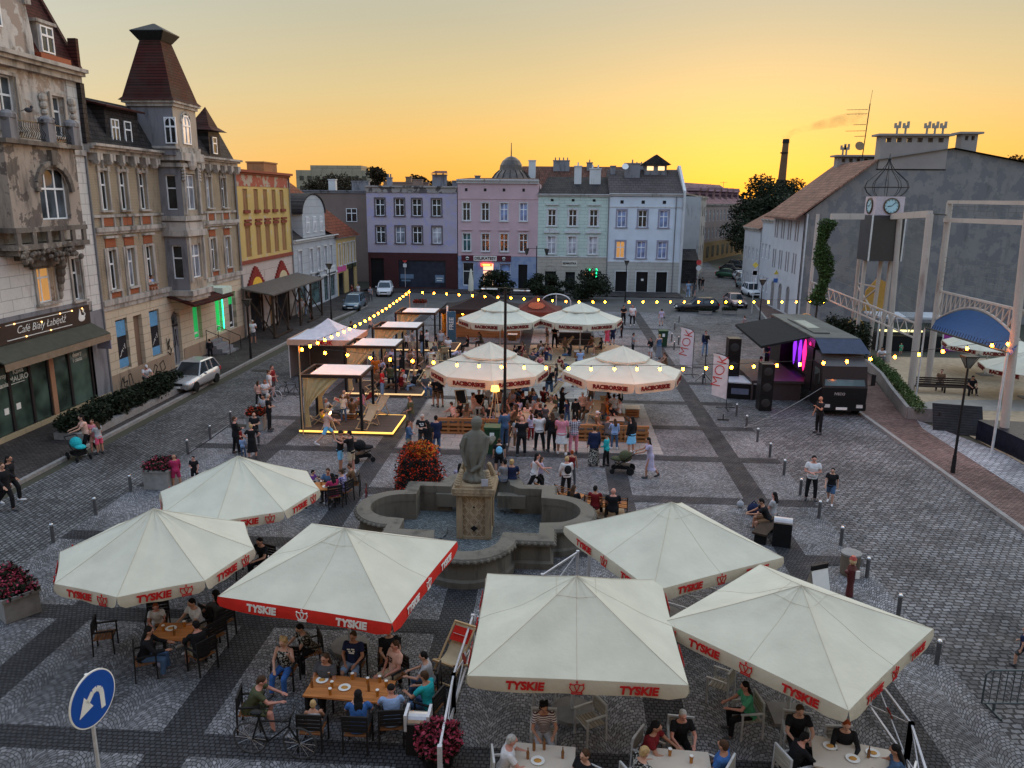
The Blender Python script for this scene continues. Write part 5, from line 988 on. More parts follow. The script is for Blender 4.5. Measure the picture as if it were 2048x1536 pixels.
def ring(b,prof):
 rows=[[(x,y,z)for x,y in offs(out,d)]for d,z in prof];n=len(out);v=[p for r_ in rows for p in r_]
 b.add(v,[(j*n+i,j*n+(i+1)%n,(j+1)*n+(i+1)%n,(j+1)*n+i)for j in range(len(rows)-1)for i in range(n)])
b=MB();ring(b,[(.12,0),(.12,.2),(.03,.26),(.0,.75),(-.36,.75),(-.36,.0)]);b.build('basin_wall',M_fst,T)
b=MB();ring(b,[(0.0,.74),(.14,.80),(.17,.9),(.12,.99),(-.1,1.02),(-.38,1.02),(-.38,.74)]);b.build('coping',M_fst,T)
b=MB();oo_=offs(out,.15)
for i in range(len(oo_)):
 A=Vector(oo_[i]);B_=Vector(oo_[(i+1)%len(oo_)]);m=max(1,int((B_-A).length/.2))
 for k in range(m):p=A.lerp(B_,k/m);b.ball((p.x,p.y,.89),(.075,.075,.07),6,4)
b.build('beading',M_fst,T)
b=MB();b.slab(offs(out,-.4),.03);b.build('basin_floor',setts('basin_pebbles',(.13,.15,.16),.09,.08,warp=.02,fan=.9,var=.35),T)
for x,y in((-1.95,0),(1.95,0),(0,-1.9),(0,1.9)):b=MB();b.lathe([(.95,.035),(.92,.07),(.0,.08)],24,(x,y,0));b.build('pebble_disc',MC['basin_pebbles'],T)
for x,y in((-1.2,2.0),(1.2,2.0)):b=MB();b.box(x-.55,x+.55,y-.15,y+.2,.25,.75);b.build('stone_shelf',M_fst,T)
T.scale=(.96,1,1)
S=thing('statue','weathered robed stone saint seen from behind on a carved sandstone pedestal','statue',(FX,FY+.15,0));q=1
b=MB();b.box(-.66,.66,-.66,.66,0,.16);b.box(-.56,.56,-.56,.56,.16,2.0)
for sx in(-1,1):
 for sy in(-1,1):b.box(sx*.56-.12,sx*.56+.12,sy*.56-.12,sy*.56+.12,.1,2.0)
b.build('pedestal',M_fst2,S);b=MB()
for i in range(5):
 for j in range(7):
  if(i+j)%2:continue
  x=-.36+.18*i;z=.3+.25*j;p=[(x,z+.2),(x+.15,z),(x,z-.2),(x-.15,z)]
  for k in range(4):b.bar((p[k][0],-.575,p[k][1]),(p[(k+1)%4][0],-.575,p[(k+1)%4][1]),.03,.035,(0,1,0));b.bar((.575,p[k][0],p[k][1]),(.575,p[(k+1)%4][0],p[(k+1)%4][1]),.03,.035,(1,0,0))
b.build('lattice_carving',plaster('relief_lit_sandstone',(.46,.37,.26),(.1,.09,.07),.2),S);b=MB();b.box(-.1,.1,-.60,-.57,.42,.62,Matrix.Translation((0,0,.52))@Matrix.Rotation(rad(45),4,'Y')@Matrix.Translation((0,0,-.52)));b.ball((0,-.58,1.5),(.05,.03,.05),8,5);b.build('spout_opening',M_blackp,S)  # lattice coloured paler than the pedestal so its gaps read as shaded
b=MB();b.box(-.68,.68,-.68,.68,2.0,2.12);b.box(-.82,.82,-.82,.82,2.12,2.42);b.box(-.72,.72,-.72,.72,2.42,2.52)
random.seed(8)
for sx in(-1,1):
 for sy in(-1,1):
  for k in range(7):b.ball((sx*(.62-.02*k),sy*(.62-.03*k),2.55+.09*k),(.16-.01*k,.15,.09),7,5)
 for k in range(9):b.ball((-.7+.175*k,sx*.76,2.25),(.09,.09,.12),6,4);b.ball((sx*.78,-.7+.175*k,2.28),(.09,.09,.1),6,4)
b.build('cornice',M_fst2,S);b=MB();b.box(.3,.56,-.74,-.70,2.55,2.86);b.build('plaque',mat('white_plaque',(.4,.4,.45),.6),S)
b=MB();n=72;rows=[(2.5,.42,.38),(2.65,.48,.44),(2.85,.36,.34),(2.95,.29,.28),(3.2,.35,.3),(3.6,.43,.34),(3.95,.5,.35),(4.3,.48,.32),(4.5,.43,.28),(4.66,.36,.24),(4.76,.24,.2),(4.83,.16,.16),(4.9,.16,.18),(5.06,.21,.23),(5.22,.22,.24),(5.35,.17,.19),(5.43,.05,.06)]
v=[]
for z,rx,ry in rows:
 for i in range(n):
  a_=2*math.pi*i/n;w=min(1,max(0,(4.8-z)/1.0));fold=1+.11*w*math.sin(a_*7+z*1.9)+.07*w*math.sin(a_*12-z*2.5);v.append((rx*fold*math.cos(a_)+.06*math.sin(z*1.4),ry*fold*math.sin(a_),z))
b.add(v,[(j*n+i,j*n+(i+1)%n,(j+1)*n+(i+1)%n,(j+1)*n+i)for j in range(len(rows)-1)for i in range(n)]+[tuple(range(n))[::-1],tuple(range((len(rows)-1)*n,len(rows)*n))])
for pts,r_ in(([(-.34,0,4.5),(-.5,.02,4.1),(-.47,.2,3.75)],.15),([(.34,0,4.5),(.56,.05,4.25),(.66,.3,4.35)],.13),([(.5,-.1,4.5),(.42,-.2,3.9),(.2,-.35,3.3),(-.1,-.33,3.05)],.09),([(-.4,-.2,4.5),(-.5,-.25,3.9),(-.35,-.32,3.3)],.07)):
 for p,p2 in zip(pts,pts[1:]):b.cyl(p,p2,r_,r_*.9,10);b.ball(p,r_,10,6);b.ball(p2,r_*.9,10,6)
for k in range(10):b.ball((.35*math.cos(k*.63),.3*math.sin(k*.63),2.62),(.2,.2,.16),8,5)
fg=b.build('figure',plaster('mossy_statue_stone',(.15,.143,.12),(.06,.06,.045),.30),S,True);mo=fg.modifiers.new('r','REMESH');mo.mode='VOXEL';mo.voxel_size=.02;mo.use_smooth_shade=True
S.scale=(.88,.9,zat(945,832,FY+.15)/5.43)
# ============ PERGOLAS AND DECKS
CUR=cloth('beige_curtain',(.60,.47,.26),.9,.1,.2);M_led=emis('led_edge',(1,.55,.10),1.2);M_deck=wood('dark_deck',(.085,.06,.05),0);M_roofc=cloth('white_roof_cloth',(.75,.73,.70),.9,.05,.1);M_pw=mat('light_wood',(.52,.36,.20),.6,var=.2)
PY0=[36.6,44.4,51.1,58.2]
for k,y0 in enumerate(PY0):
 T=thing('pergola',['black framed pergola with a white roof cloth and tied curtain, nearest of four','black framed pergola, second from the front of the row of four','black framed pergola, third from the front of the row of four','black framed pergola, farthest of the row of four, next to the bar tent'][k],'pergola',(-12.6+.08*k,y0,0),0,'pergolas along the left side of the terrace');W_,D_,H_=3.0,2.45,3.0
 for x in(0,W_):
  for y in(0,D_):b=MB();b.box(x-.06,x+.06,y-.06,y+.06,.2,H_-.12);b.build('post',M_blackp,T)
 b=MB();b.box(-.07,W_+.07,-.07,.07,H_-.12,H_+.03);b.box(-.07,W_+.07,D_-.07,D_+.07,H_-.12,H_+.03);b.box(-.07,.07,.07,D_-.07,H_-.12,H_+.03);b.box(W_-.07,W_+.07,.07,D_-.07,H_-.12,H_+.03);b.build('roof_frame',mat('brown_black_beam',(.035,.022,.016),.6),T)
 b=MB();n=12;vs=[(.5+(W_-.5)*i/n if j<n else.5+(W_-.5)*i/n,.02+(D_-.1)*j/n,H_+.05-.05*math.sin(math.pi*i/n)*math.sin(math.pi*j/n))for j in range(n+1)for i in range(n+1)]
 b.add(vs,[(j*(n+1)+i,j*(n+1)+i+1,(j+1)*(n+1)+i+1,(j+1)*(n+1)+i)for j in range(n)for i in range(n)]);b.build('roof_cloth',M_roofc,T,True)
 for cx0,y in((.1,.1),(.1,D_-.12)):
  b=MB();n=26;m=10;vs=[]
  for j in range(m+1):
   t_=j/m;wd=1.55*(1-t_/.62)**1.3+.22 if t_<.62 else.22+.25*(t_-.62);z=H_-.15-2.55*t_
   for i in range(n+1):u=i/n;vs.append((cx0+wd*u,y+.05*math.sin(u*24)*(1 if t_<.6 else.6)+.03*t_,z+(.35*u*(1-t_)if 0 else 0)))
  b.add(vs,[(j*(n+1)+i,j*(n+1)+i+1,(j+1)*(n+1)+i+1,(j+1)*(n+1)+i)for j in range(m)for i in range(n)]);b.build('curtain',CUR,T,True)
 D=thing('deck',['low dark wooden deck edged with glowing strip under the nearest pergola','low dark deck with glowing edge under the second pergola','low dark deck with glowing edge under the third pergola','low dark deck with glowing edge under the farthest pergola'][k],'deck',(-12.75+.08*k,y0-.1,0),0,'decks under the pergolas');b=MB();b.box(.03,4.67,.03,3.2,.0,.19)
 for i in range(22):b.box(.03,4.67,.04+.144*i,.16+.144*i,.19,.205)
 b.build('boards',M_deck,D);b=MB();b.box(0,4.7,-.02,.03,.12,.2);b.box(4.67,4.72,.03,3.2,.12,.2);b.box(.03,4.67,3.2,3.25,.12,.2);b.build('led_strip',M_led if k==0 else emis('led_edge_dim',(1,.66,.3),.5),D)
 # ---- deck chairs
DC={}
def deckchair(x,y,rz,m,lb,text=None,s=1.0,z=0):
 if 'f' not in DC:
  b=MB()
  for sx in(-.3,.3):b.bar((sx,.55,.02),(sx,-.62,1.02),.045,.03);b.bar((sx*.9,-.5,.02),(sx*.9,.42,.52),.045,.03);b.bar((sx*1.05,-.28,.70),(sx*1.05,-.6,.02),.035,.03)
  b.bar((-.32,.55,.04),(.32,.55,.04),.04);b.bar((-.32,-.62,1.02),(.32,-.62,1.02),.045);b.bar((-.3,.42,.5),(.3,.42,.5),.045);b.bar((-.3,-.5,.04),(.3,-.5,.04),.04)
  DC['f']=b.mesh('wooden_frame',M_pw)
 if m.name not in DC:
  b=MB();n=12;vs=[]
  for i in range(n+1):t_=i/n;yy=.42-1.04*t_;zz=.5+.52*t_-.34*math.sin(math.pi*t_)**.9;vs+=[(-.26,yy,zz),(.26,yy,zz)]
  b.add(vs,[(2*i,2*i+1,2*i+3,2*i+2)for i in range(n)]);DC[m.name]=b.mesh('sling',m,True)
 T=thing('deck_chair',lb,'deck chair',(x,y,z),rz,'deck chairs on the terrace');T.scale=(s,)*3;part('wooden_frame',DC['f'],T);o=part('sling',DC[m.name],T)
 if text:q=MB();q.add([(-.262,-.28,.705),(.262,-.28,.705),(.262,-.56,.955),(-.262,-.56,.955)],[(3,2,1,0)]);p=q.build('printed_band',CVred,T);o2=put_text(text,.13,T_ltr,p,(0,0,0),bold=.004);o2.matrix_local=Matrix.Translation((0,-.40,.828))@Matrix.Rotation(rad(-138),4,'X')@Matrix.Rotation(rad(180),4,'Z')
 return T
S_b=cloth('beige_sling',(.50,.40,.27));S_r=cloth('red_sling',(.40,.05,.05));S_k=cloth('black_sling',(.03,.03,.035));S_c=cloth('cream_sling',(.58,.48,.32))
q=G(905,1345);deckchair(q.x,q.y,155,S_c,'cream deck chair with a red lettered band beside the white barrier','TYSKIE')
for px,py,rz,m,lb in((735,862,160,S_b,'beige deck chair seen from behind on the nearest deck'),(755,840,150,S_b,'beige deck chair on the nearest deck behind the other beige one'),(640,852,120,S_k,'black deck chair lit warm beside the curtain of the nearest pergola'),(685,815,100,S_r,'red deck chair lying low behind the nearest pergola'),(730,815,60,S_r,'red deck chair in front of the second pergola'),(748,790,70,S_k,'black striped deck chair standing upright by the second pergola'),(806,775,175,S_k,'black deck chair with its back to the camera at the second deck'),(845,775,150,S_b,'empty pale deck chair right of the second deck'),(868,715,200,S_b,'beige deck chair at the third pergola'),(885,720,30,S_b,'beige deck chair facing the third pergola'),(868,742,190,S_b,'beige deck chair next to the fourth row of bulbs'),
(925,822,200,S_k,'black deck chair behind the left pallet sofa'),(1040,870,160,S_b,'beige deck chair right of the tall lamp post'),(1085,850,140,S_b,'beige deck chair among the seated crowd near the tall lamp'),(1103,800,120,S_b,'beige deck chair behind the standing row of spectators'),(1215,835,190,S_b,'olive beige deck chair on the right pallet sofa terrace'),(1190,845,160,S_b,'beige deck chair left of the olive one under the right parasol'),(1035,715,30,S_k,'dark deck chair in the middle of the sand'),(1110,745,130,S_b,'beige deck chair on the front edge of the sand'),(1130,700,100,S_b,'beige deck chair on the sand left of the black sofa'),(1200,705,200,S_b,'beige deck chair on the sand right of the parasol pole'),(1075,712,60,S_k,'dark deck chair at the left of the sand')):
 q=G(px,py);deckchair(q.x,q.y,rz,m,lb,z=.2 if lb.find('nearest deck')>0 else.02)
 # ---- low wooden benches behind the fountain
M_bench=wood('orange_bench_wood',(.42,.17,.06),0)
for px,py,rz,lb in((1100,1010,-48,'slatted orange bench chair nearest the fountain, empty'),(1140,1012,-35,'slatted orange bench chair holding the dark-haired woman'),(1192,1030,-8,'slatted orange bench chair holding the person in dark red'),(1232,1032,-6,'slatted orange bench chair holding the bald man')):
 q=G(px,py);T=thing('lounge_chair',lb,'lounge chair',(q.x,q.y,0),rz,'orange bench chairs behind the fountain');b=MB()
 for i in range(6):b.bar((-.42,-.18-.055*i,.42+.095*i),(.42,-.18-.055*i,.42+.095*i),.09,.02,(0,.5,1))
 b.build('backrest',M_bench,T);b=MB()
 for i in range(6):b.box(-.42,.42,-.1+.11*i,-.01+.11*i,.36,.385)
 b.build('seat',M_bench,T)
 for sx in(-.4,.4):b=MB();b.bar((sx,-.5,.95),(sx,.1,.0),.04,.05);b.bar((sx,.5,.38),(sx,.1,.36),.04);b.bar((sx,.5,.38),(sx,.2,0),.04,.05);b.bar((sx,-.1,.36),(sx,-.5,0),.04,.05);b.build('side_frame',M_dkwood,T)
q=G(1175,1030);b=MB();b.box(-1.6,1.4,-.3,.9,.02,.05);o=b.build('sand_patch',M_sand);o.location=(q.x,q.y,0);tag(o,'small patch of sand spread under the orange bench chairs','sand patch')
# ---- pallet furniture
M_pal=wood('pallet_wood',(.30,.13,.05),0,.35);M_cush=cloth('dark_cushion',(.05,.045,.045))
def pallet(b,x,y,z,w=1.2,d=.8):
 for i in range(3):b.box(x+(w-.1)*i/2,x+(w-.1)*i/2+.1,y,y+d,z,z+.09)
 for i in range(5):b.box(x,x+w,y+(d-.1)*i/4,y+(d-.1)*i/4+.1,z+.09,z+.125)
 b.box(x,x+w,y,y+.1,z-.0,z+.02)
for(x0,y0,nx,lb)in((-5.95,37.1,3,'pallet wood sofa with dark cushions under the left parasol'),(.85,36.5,3,'pallet wood sofa under the right parasol, a white tablet on its edge')):
 T=thing('pallet_sofa',lb,'sofa',(x0,y0,0),0,'pallet sofas on the terrace');b=MB()
 for k in range(nx):
  for j in range(3):pallet(b,k*1.22,.12,.0+.14*j)
 b.build('seat',M_pal,T);b=MB()
 for k in range(nx):
  b.box(k*1.22,k*1.22+1.2,0,.025,.04,.14);b.box(k*1.22,k*1.22+1.2,0,.025,.24,.34);b.box(k*1.22,k*1.22+1.2,0,.025,.46,.58);b.box(k*1.22,k*1.22+1.2,0,.025,.70,.80);b.box(k*1.22,k*1.22+1.2,.0,.16,.80,.83)
  for i in range(3):b.box(k*1.22+.5*i+.02,k*1.22+.5*i+.14,.025,.11,.0,.8)
 b.build('backrest',M_pal,T);b=MB();b.box(.05,nx*1.22-.1,.2,.9,.43,.55);b.build('cushion',M_cush,T)
M_wt=mat('white_table_top',(.55,.48,.40),.5,var=.05)
def crate_table(px,py,lb,h=.45,w=.7):
 q=G(px,py);T=thing('crate_table',lb,'table',(q.x,q.y,0),0,'low crate tables');b=MB()
 for j in range(3):b.box(-w/2,w/2,-w/2,w/2,.03+j*h/3,.03+j*h/3+h/5)
 b.build('crate',M_pal,T);b=MB();b.box(-w/2-.05,w/2+.05,-w/2-.05,w/2+.05,h+.03,h+.06);b.build('table_top',M_wt,T)
for px,py,lb in((1264,832,'white-topped crate table with a bottle right of the right parasol pole'),(1232,856,'white-topped crate table standing just behind the right pallet sofa'),(985,848,'white-topped crate table between the left sofa and the standing lamp'),(1158,715,'long pale crate table at the foot of the far right parasol'),(1025,680,'white-topped crate table at the foot of the far left parasol'),(700,842,'low slatted crate table on the nearest deck')):crate_table(px,py,lb)
q=G(1150,690);T=thing('sofa','black two-part sofa on the sand under the far right parasol','sofa',(q.x,q.y,0));b=MB();b.box(-1.3,1.3,-.1,.5,.1,.45);b.box(-1.3,1.3,.35,.6,.45,.95);b.build('seat',M_cush,T);b=MB();b.box(-1.45,-1.3,-.1,.6,.1,.65);b.box(1.3,1.45,-.1,.6,.1,.65);b.build('armrest',M_cush,T)
q=G(990,868);T=thing('floor_lamp','tripod floor lamp with a glowing yellow shade under the left parasol','lamp',(q.x,q.y,0));zt=zat(985,772,q.y);b=MB()
for a in(90,210,330):b.bar((.05*math.cos(rad(a)),.05*math.sin(rad(a)),zt-.25),(.45*math.cos(rad(a)),.45*math.sin(rad(a)),0),.035)
b.build('tripod',M_pw,T);b=MB();b.lathe([(.22,zt-.25),(.18,zt)],16);b.build('lamp_shade',emis('glowing_shade',(1,.52,.08),2.6),T)
q=G(640,862);q=G(617,862,.2);T=thing('floor_lamp','tripod lamp with a bare glowing bulb beside the curtain of the nearest pergola','lamp',(q.x+1.0,q.y+.3,.2));b=MB()
for a in(90,210,330):b.bar((0,0,.8),(.45*math.cos(rad(a)),.45*math.sin(rad(a)),0),.035)
b.build('tripod',M_pw,T);b=MB();b.ball((0,0,.9),.1,12,8);b.build('globe',emis('bright_globe',(1,.55,.14),26),T)
# ---- tents and bar
def tent(lb,cx,cy,hx,hy,ez,pz,m,walls=None,vm=None,h=.35):
 T=thing('tent',lb,'tent',(cx,cy,0));b=MB();n=8;pts=[]
 def rw(t):f_=t**.8;return f_
 cor=[(-hx,-hy),(hx,-hy),(hx,hy),(-hx,hy)]
 for i in range(4):
  a,c=cor[i],cor[(i+1)%4];vs=[]
  for j in range(n+1):
   t_=j/n
   for k in range(n+1):u=k/n;x=(a[0]+(c[0]-a[0])*u)*t_;y=(a[1]+(c[1]-a[1])*u)*t_;r_=1-t_;z=ez+(pz-ez)*(r_**1.6)-.08*math.sin(math.pi*u)*t_;vs.append((x,y,z))
  b.add(vs,[(j*(n+1)+k,(j+1)*(n+1)+k,(j+1)*(n+1)+k+1,j*(n+1)+k+1)for j in range(n)for k in range(n)])
 b.build('roof',m,T,True);b=MB()
 for i in range(4):a,c=cor[i],cor[(i+1)%4];b.add([(a[0]*1.005,a[1]*1.005,ez+.02),(c[0]*1.005,c[1]*1.005,ez+.02),(c[0]*1.01,c[1]*1.01,ez-h),(a[0]*1.01,a[1]*1.01,ez-h)],[(0,3,2,1)])
 b.build('valance',vm or m,T)
 for a in cor:b=MB();b.bar((a[0]*.97,a[1]*.97,0),(a[0]*.97,a[1]*.97,ez),.05);b.build('leg',M_alu,T)
 if walls:b=MB();b.add([(-hx*.98,hy*.98,0),(hx*.98,hy*.98,0),(hx*.98,hy*.98,ez-.1),(-hx*.98,hy*.98,ez-.1),(-hx*.98,-hy*.9,0),(-hx*.98,-hy*.9,ez-.1)],[(0,1,2,3),(0,3,5,4)]);b.build('side_wall',walls,T)
 return T
K_w=cloth('white_tent_canvas',(.60,.61,.66),transl=.1);K_k=cloth('black_tent_canvas',(.022,.018,.018));K_b=cloth('brown_tent_canvas',(.10,.035,.028))
t=tent('white pop-up tent with red letters on its rim behind the nearest pergola',-15.3,50.6,2.1,2.1,2.55,zat(700,637,50.6),K_w,cloth('grey_tent_wall',(.16,.14,.13)),cloth('orange_tinted_valance',(.55,.36,.26)));put_text('MOK',.42,T_red_l,t,(.4,-2.16,2.38),bold=.012)
q=G(935,672);bt=tent('wide black bar tent lit from inside at the far end of the terrace',-6.6,67.9,3.5,2.2,2.25,3.6,K_k,cloth('green_tent_wall',(.18,.19,.12)))
b=MB()
for x,z in((-2.6,1.85),(-1.7,1.78),(-.8,1.85),(.3,1.78),(1.2,1.85),(2.2,1.78)):b.ball((x,-1.2,z),.1,8,6)
b.build('bulb',M_bulb,bt)
T=thing('bar_counter','long brown timber bar counter in front of the black tent','counter',(-6.7,65.0,0));b=MB();b.box(-2.5,3.4,0,.6,0,1.1)
for i in range(37):b.box(-2.5+.16*i,-2.5+.16*i+.13,-.03,0,.02,1.08)
b.build('front',M_pal,T);b=MB();b.box(-2.6,3.5,-.12,.7,1.1,1.16);b.build('counter_top',wood('glossy_top',(.4,.2,.08)),T);b=MB()
for i in range(10):b.cyl((-2+.55*i,.2,1.16),(-2+.55*i,.2,1.38),.05,.05,8)
b.build('bottle_row',glass('brown_glass',(.2,.08,.02)),T);b=MB();b.box(-2.75,-2.68,-.1,.5,0,2.6);b.build('side_panel',T_ltr,T)
b=MB();b.box(-.35,.35,-.06,.06,.0,2.6);o=b.build('banner_stand',mat('blue_banner',(.06,.13,.2),.5));q=G(893,700);o.location=(q.x,q.y+3,0);tag(o,'tall dark blue banner stand with upright white letters left of the bar counter','banner');put_text('FREE',.5,T_ltr,o,(0,-.07,1.6),Matrix.Rotation(rad(-90),4,'Y'),bold=.01)
t=tent('brown pop-up tent with an oval emblem right of the black bar tent',-1.9,67.6,2.2,2.1,2.15,3.35,K_b);b=MB();b.lathe([(.7,0),(.7,.03),(.0,.04)],20,sx=1,sy=.5);o=b.build('oval_emblem',mat('orange_brown_emblem',(.3,.1,.05),.6),t);o.matrix_local=Matrix.Translation((.0,-1.3,2.62))@Matrix.Rotation(rad(52),4,'X')
q=G(942,600);T=thing('parasol','folded pale yellow parasol standing behind the black bar tent','parasol',(q.x,q.y,0));b=MB();b.lathe([(.12,.9),(.33,1.1),(.28,2.2),(.12,3.4),(.03,3.6)],10);b.build('folded_canopy',CV,T);b=MB();b.cyl((0,0,0),(0,0,1.1),.04);b.build('pole',M_alu,T)
q=G(1111,655);T=thing('arched_shelter','white arched metal playhouse frame before the round trees','shelter',(q.x,73,0));b=MB();pts=[(1.35*math.cos(math.pi*i/12),0,2.1+.75*math.sin(math.pi*i/12))for i in range(13)];b.path(pts,.06);b.cyl((0,0,0),(0,0,2.85),.05)
for x in(-1.35,1.35):b.cyl((x,0,0),(x,0,2.1),.05)
b.build('frame',M_alu,T)
# ---- banner flags
M_flag=cloth('white_flag_cloth',(.62,.58,.60),transl=.2)
for px,py,top,wd,lb in((1452,818,706,.95,'white feather flag with red sideways letters nearest the stage truck'),(1384,752,654,.95,'white feather flag with red sideways letters standing farther back by the small bollards')):
 q=G(px,py);zt=zat(px-20,top,q.y);T=thing('feather_flag',lb,'flag',(q.x,q.y,0),0,'white feather flags');b=MB();b.cyl((0,0,0),(0,0,zt-.5),.02);arc=[(-wd*(1-math.cos(math.pi/2*i/8)),0,zt-.5+.5*math.sin(math.pi/2*i/8))for i in range(9)];b.path(arc,.016);b.build('pole',M_blackp,T)
 b=MB();v=[];n=14
 for j in range(n+1):
  z=.55+(zt-.55)*j/n;xr=-.02 if z<zt-.5 else-wd*(1-math.sqrt(max(0,1-((z-zt+.5)/.5)**2)));xl=-wd*(.92 if j<n else 1);zz=z+(.18*(1-j/n)if 0 else 0)
  for i in range(6):u=i/5;v.append((xr+(xl-xr)*u,.04*math.sin(u*5+z),z+.28*u*(1-j/n)))
 b.add(v,[(j*6+i,j*6+i+1,(j+1)*6+i+1,(j+1)*6+i)for j in range(n)for i in range(5)]);f_=b.build('flag_cloth',M_flag,T,True);put_text('MOK',.82,T_red_l,f_,(-.5,-.06,.55+(zt-.55)*.62),Matrix.Rotation(rad(-78),4,'Y'),bold=-.014)
 b=MB()
 for a in(30,150,270):b.bar((0,0,.12),(.6*math.cos(rad(a)),.6*math.sin(rad(a)),.02),.04)
 b.build('cross_base',M_blackp,T)
q=G(1446,840);b=MB();b.box(-.3,.3,-.08,.08,0,.05);b.cyl((0,0,0),(0,0,.32),.025);o=b.build('metal_stand',M_blackp);o.location=q;tag(o,'small black metal stand foot lying empty in front of the nearer flag','stand')
# ============ STAGE TRUCK
T=thing('stage_truck','black box truck opened as a stage with purple light, parked at the right kerb','truck',(14.45,42.3,0));K=mat('truck_black',(.006,.006,.007),.42,var=.2,spec=.25);zc=zat(1690,720,42.3)
b=MB();b.prism([(0,.45),(.08,.35),(1.9,.35),(1.9,2.75),(.35,2.75),(.05,1.75),(0,1.6)],0,2.4,Matrix(((0,0,1,0),(1,0,0,0),(0,1,0,0),(0,0,0,1))));cabm=b.build('cab',K,T)
b=MB();b.add([(.12,.03,1.72),(2.28,.03,1.72),(2.2,.33,2.62),(.2,.33,2.62)],[(0,1,2,3)]);b.build('windscreen',glass('windscreen_glass',(.03,.06,.06),.08),cabm)
b=MB();b.add([(-.01,.5,1.7),(-.01,1.5,1.7),(-.01,1.5,2.5),(-.01,.65,2.5)],[(0,1,2,3)]);b.build('side_window',MC['windscreen_glass'],cabm)
b=MB();b.prism([(.3,2.75),(1.9,2.75),(1.9,3.35),(1.0,3.3)],.05,2.35,Matrix(((0,0,1,0),(1,0,0,0),(0,1,0,0),(0,0,0,1))));b.build('roof_spoiler',mat('truck_grey_top',(.06,.058,.058),.35),cabm)
b=MB();b.box(.0,2.4,-.06,0,.35,.75);b.box(.4,2.0,-.03,0,1.0,1.15);gm=b.build('bumper',K,cabm);put_text('IVECO',.2,mat('chrome',(.6,.6,.6),.2,.9),cabm,(.95,-.012,1.12+.15),bold=.01)
for x in(.3,2.05):b=MB();b.box(x-.17,x+.17,-.08,-.05,.52,.7);b.build('headlight',mat('headlamp',(.5,.5,.48),.15),gm)
b=MB();b.box(.8,1.4,-.085,-.06,.4,.54);pl=b.build('number_plate',T_ltr,gm);put_text('SM 4102C',.11,M_blackp,pl,(1.1,-.09,.47))if 0 else None
for sx,x in((-1,-.02),(1,2.42)):b=MB();b.bar((x,.25,2.4),(x+sx*.3,.15,2.35),.03);b.bar((x,.25,1.7),(x+sx*.3,.15,1.75),.03);b.box(x+sx*.3-.1,x+sx*.3+.1,.1,.2,1.75,2.35);b.build('mirror',K,cabm)
wm=None
def wheel(par,x,y,r,w,rim=None,ax='x'):
 q=MB(MX2:=Matrix.Translation((x,y,r))@Matrix.Rotation(rad(90),4,'Y'));q.lathe([(r*.55,-w/2),(r*.93,-w/2),(r,-w*.35),(r,w*.35),(r*.93,w/2),(r*.55,w/2)],18);o=q.build('wheel',mat('tyre',(.015,.015,.015),.9),par)
 q=MB(MX2);q.lathe([(0,-w*.42),(r*.56,-w*.46),(r*.56,w*.46),(0,w*.42)],14);q.build('rim',rim or mat('grey_rim',(.25,.25,.26),.4,.5),o);return o
for x in(.2,2.2):wheel(T,x,.9,.5,.3);wheel(T,x,7.2,.5,.3);wheel(T,x,9.5,.5,.3)
b=MB();b.box(0,2.4,2.1,11.5,.9,1.15);b.build('chassis',K,T)
b=MB();b.box(.05,2.45,2.1,2.2,1.15,3.9);b.box(2.35,2.45,2.2,11.5,1.15,3.9);b.box(.05,2.45,11.4,11.5,1.15,3.9);b.box(.0,2.45,8.6,11.4,1.15,3.9);b.box(0,.1,2.1,3.2,1.15,3.4);b.build('box_wall',K,T)
b=MB();b.box(0,2.5,2.0,11.6,3.9,4.0);b.box(.4,1.3,3.5,9,4.0,4.08);b.build('box_roof',mat('grimy_grey_roof',(.08,.085,.08),.6,var=.5,scale=1),T);b=MB();b.box(.5,1.2,5,8,4.08,4.11);b.build('roof_hatch',mat('pale_hatch',(.3,.31,.26),.5),T)
b=MB();b.add([(.0,2.9,3.92),(0,10.5,3.92),(-2.5,10.8,3.35),(-2.6,3.3,3.25),(.0,2.9,3.84),(0,10.5,3.84),(-2.5,10.8,3.2),(-2.6,3.3,3.1)],[(0,1,2,3),(4,7,6,5),(0,3,7,4),(2,6,7,3)]);b.build('side_canopy',cloth('charcoal_canopy',(.014,.015,.017)),T)
b=MB();b.add([(0,2.1,4.02),(2.5,2.1,4.02),(2.6,.6,3.4),(-.0,.6,3.4)],[(0,1,2,3)]);b.build('front_tarpaulin',cloth('blue_grey_tarp',(.045,.06,.095)),T)
b=MB();b.box(-3.0,0,3.2,9.6,1.05,1.2);b.box(-2.9,-.1,3.3,3.4,0,1.05);b.box(-3.0,-2.9,3.2,9.6,.0,1.05);b.build('stage_floor',mat('stage_boards',(.06,.045,.045),.5),T)
b=MB();b.box(.6,.7,3.2,8.6,1.2,3.6);b.build('backdrop',K,T)
for y,m in((4.3,emis('magenta_light',(1,.02,.2),1.3)),(5.2,emis('magenta_light',(1,.02,.2),1.3)),(6.1,emis('violet_light',(.25,.03,.8),.8)),(7.2,emis('violet_light',(.25,.03,.8),.8))):b=MB();b.lathe([(.0,1.4),(.13,1.6),(.3,2.6),(.1,3.3),(0,3.4)],12,(.5,y,0),sx=.3);b.build('glowing_beam_shape',m,T)  # stage light beams modelled as glowing solids before the backdrop
b=MB();b.add([(-2.4,3.0,1.2),(-.2,3.0,1.2),(-.2,3.02,3.1),(-2.4,3.02,2.9)],[(0,1,2,3)])if 0 else None
L=bpy.data.lights.new('stage_light','POINT');L.energy=40;L.color=(.7,.05,.6);L.shadow_soft_size=.3;lo=bpy.data.objects.new('stage_light',L);C.objects.link(lo);lo.location=(-.6,6,3.2);lo.parent=T
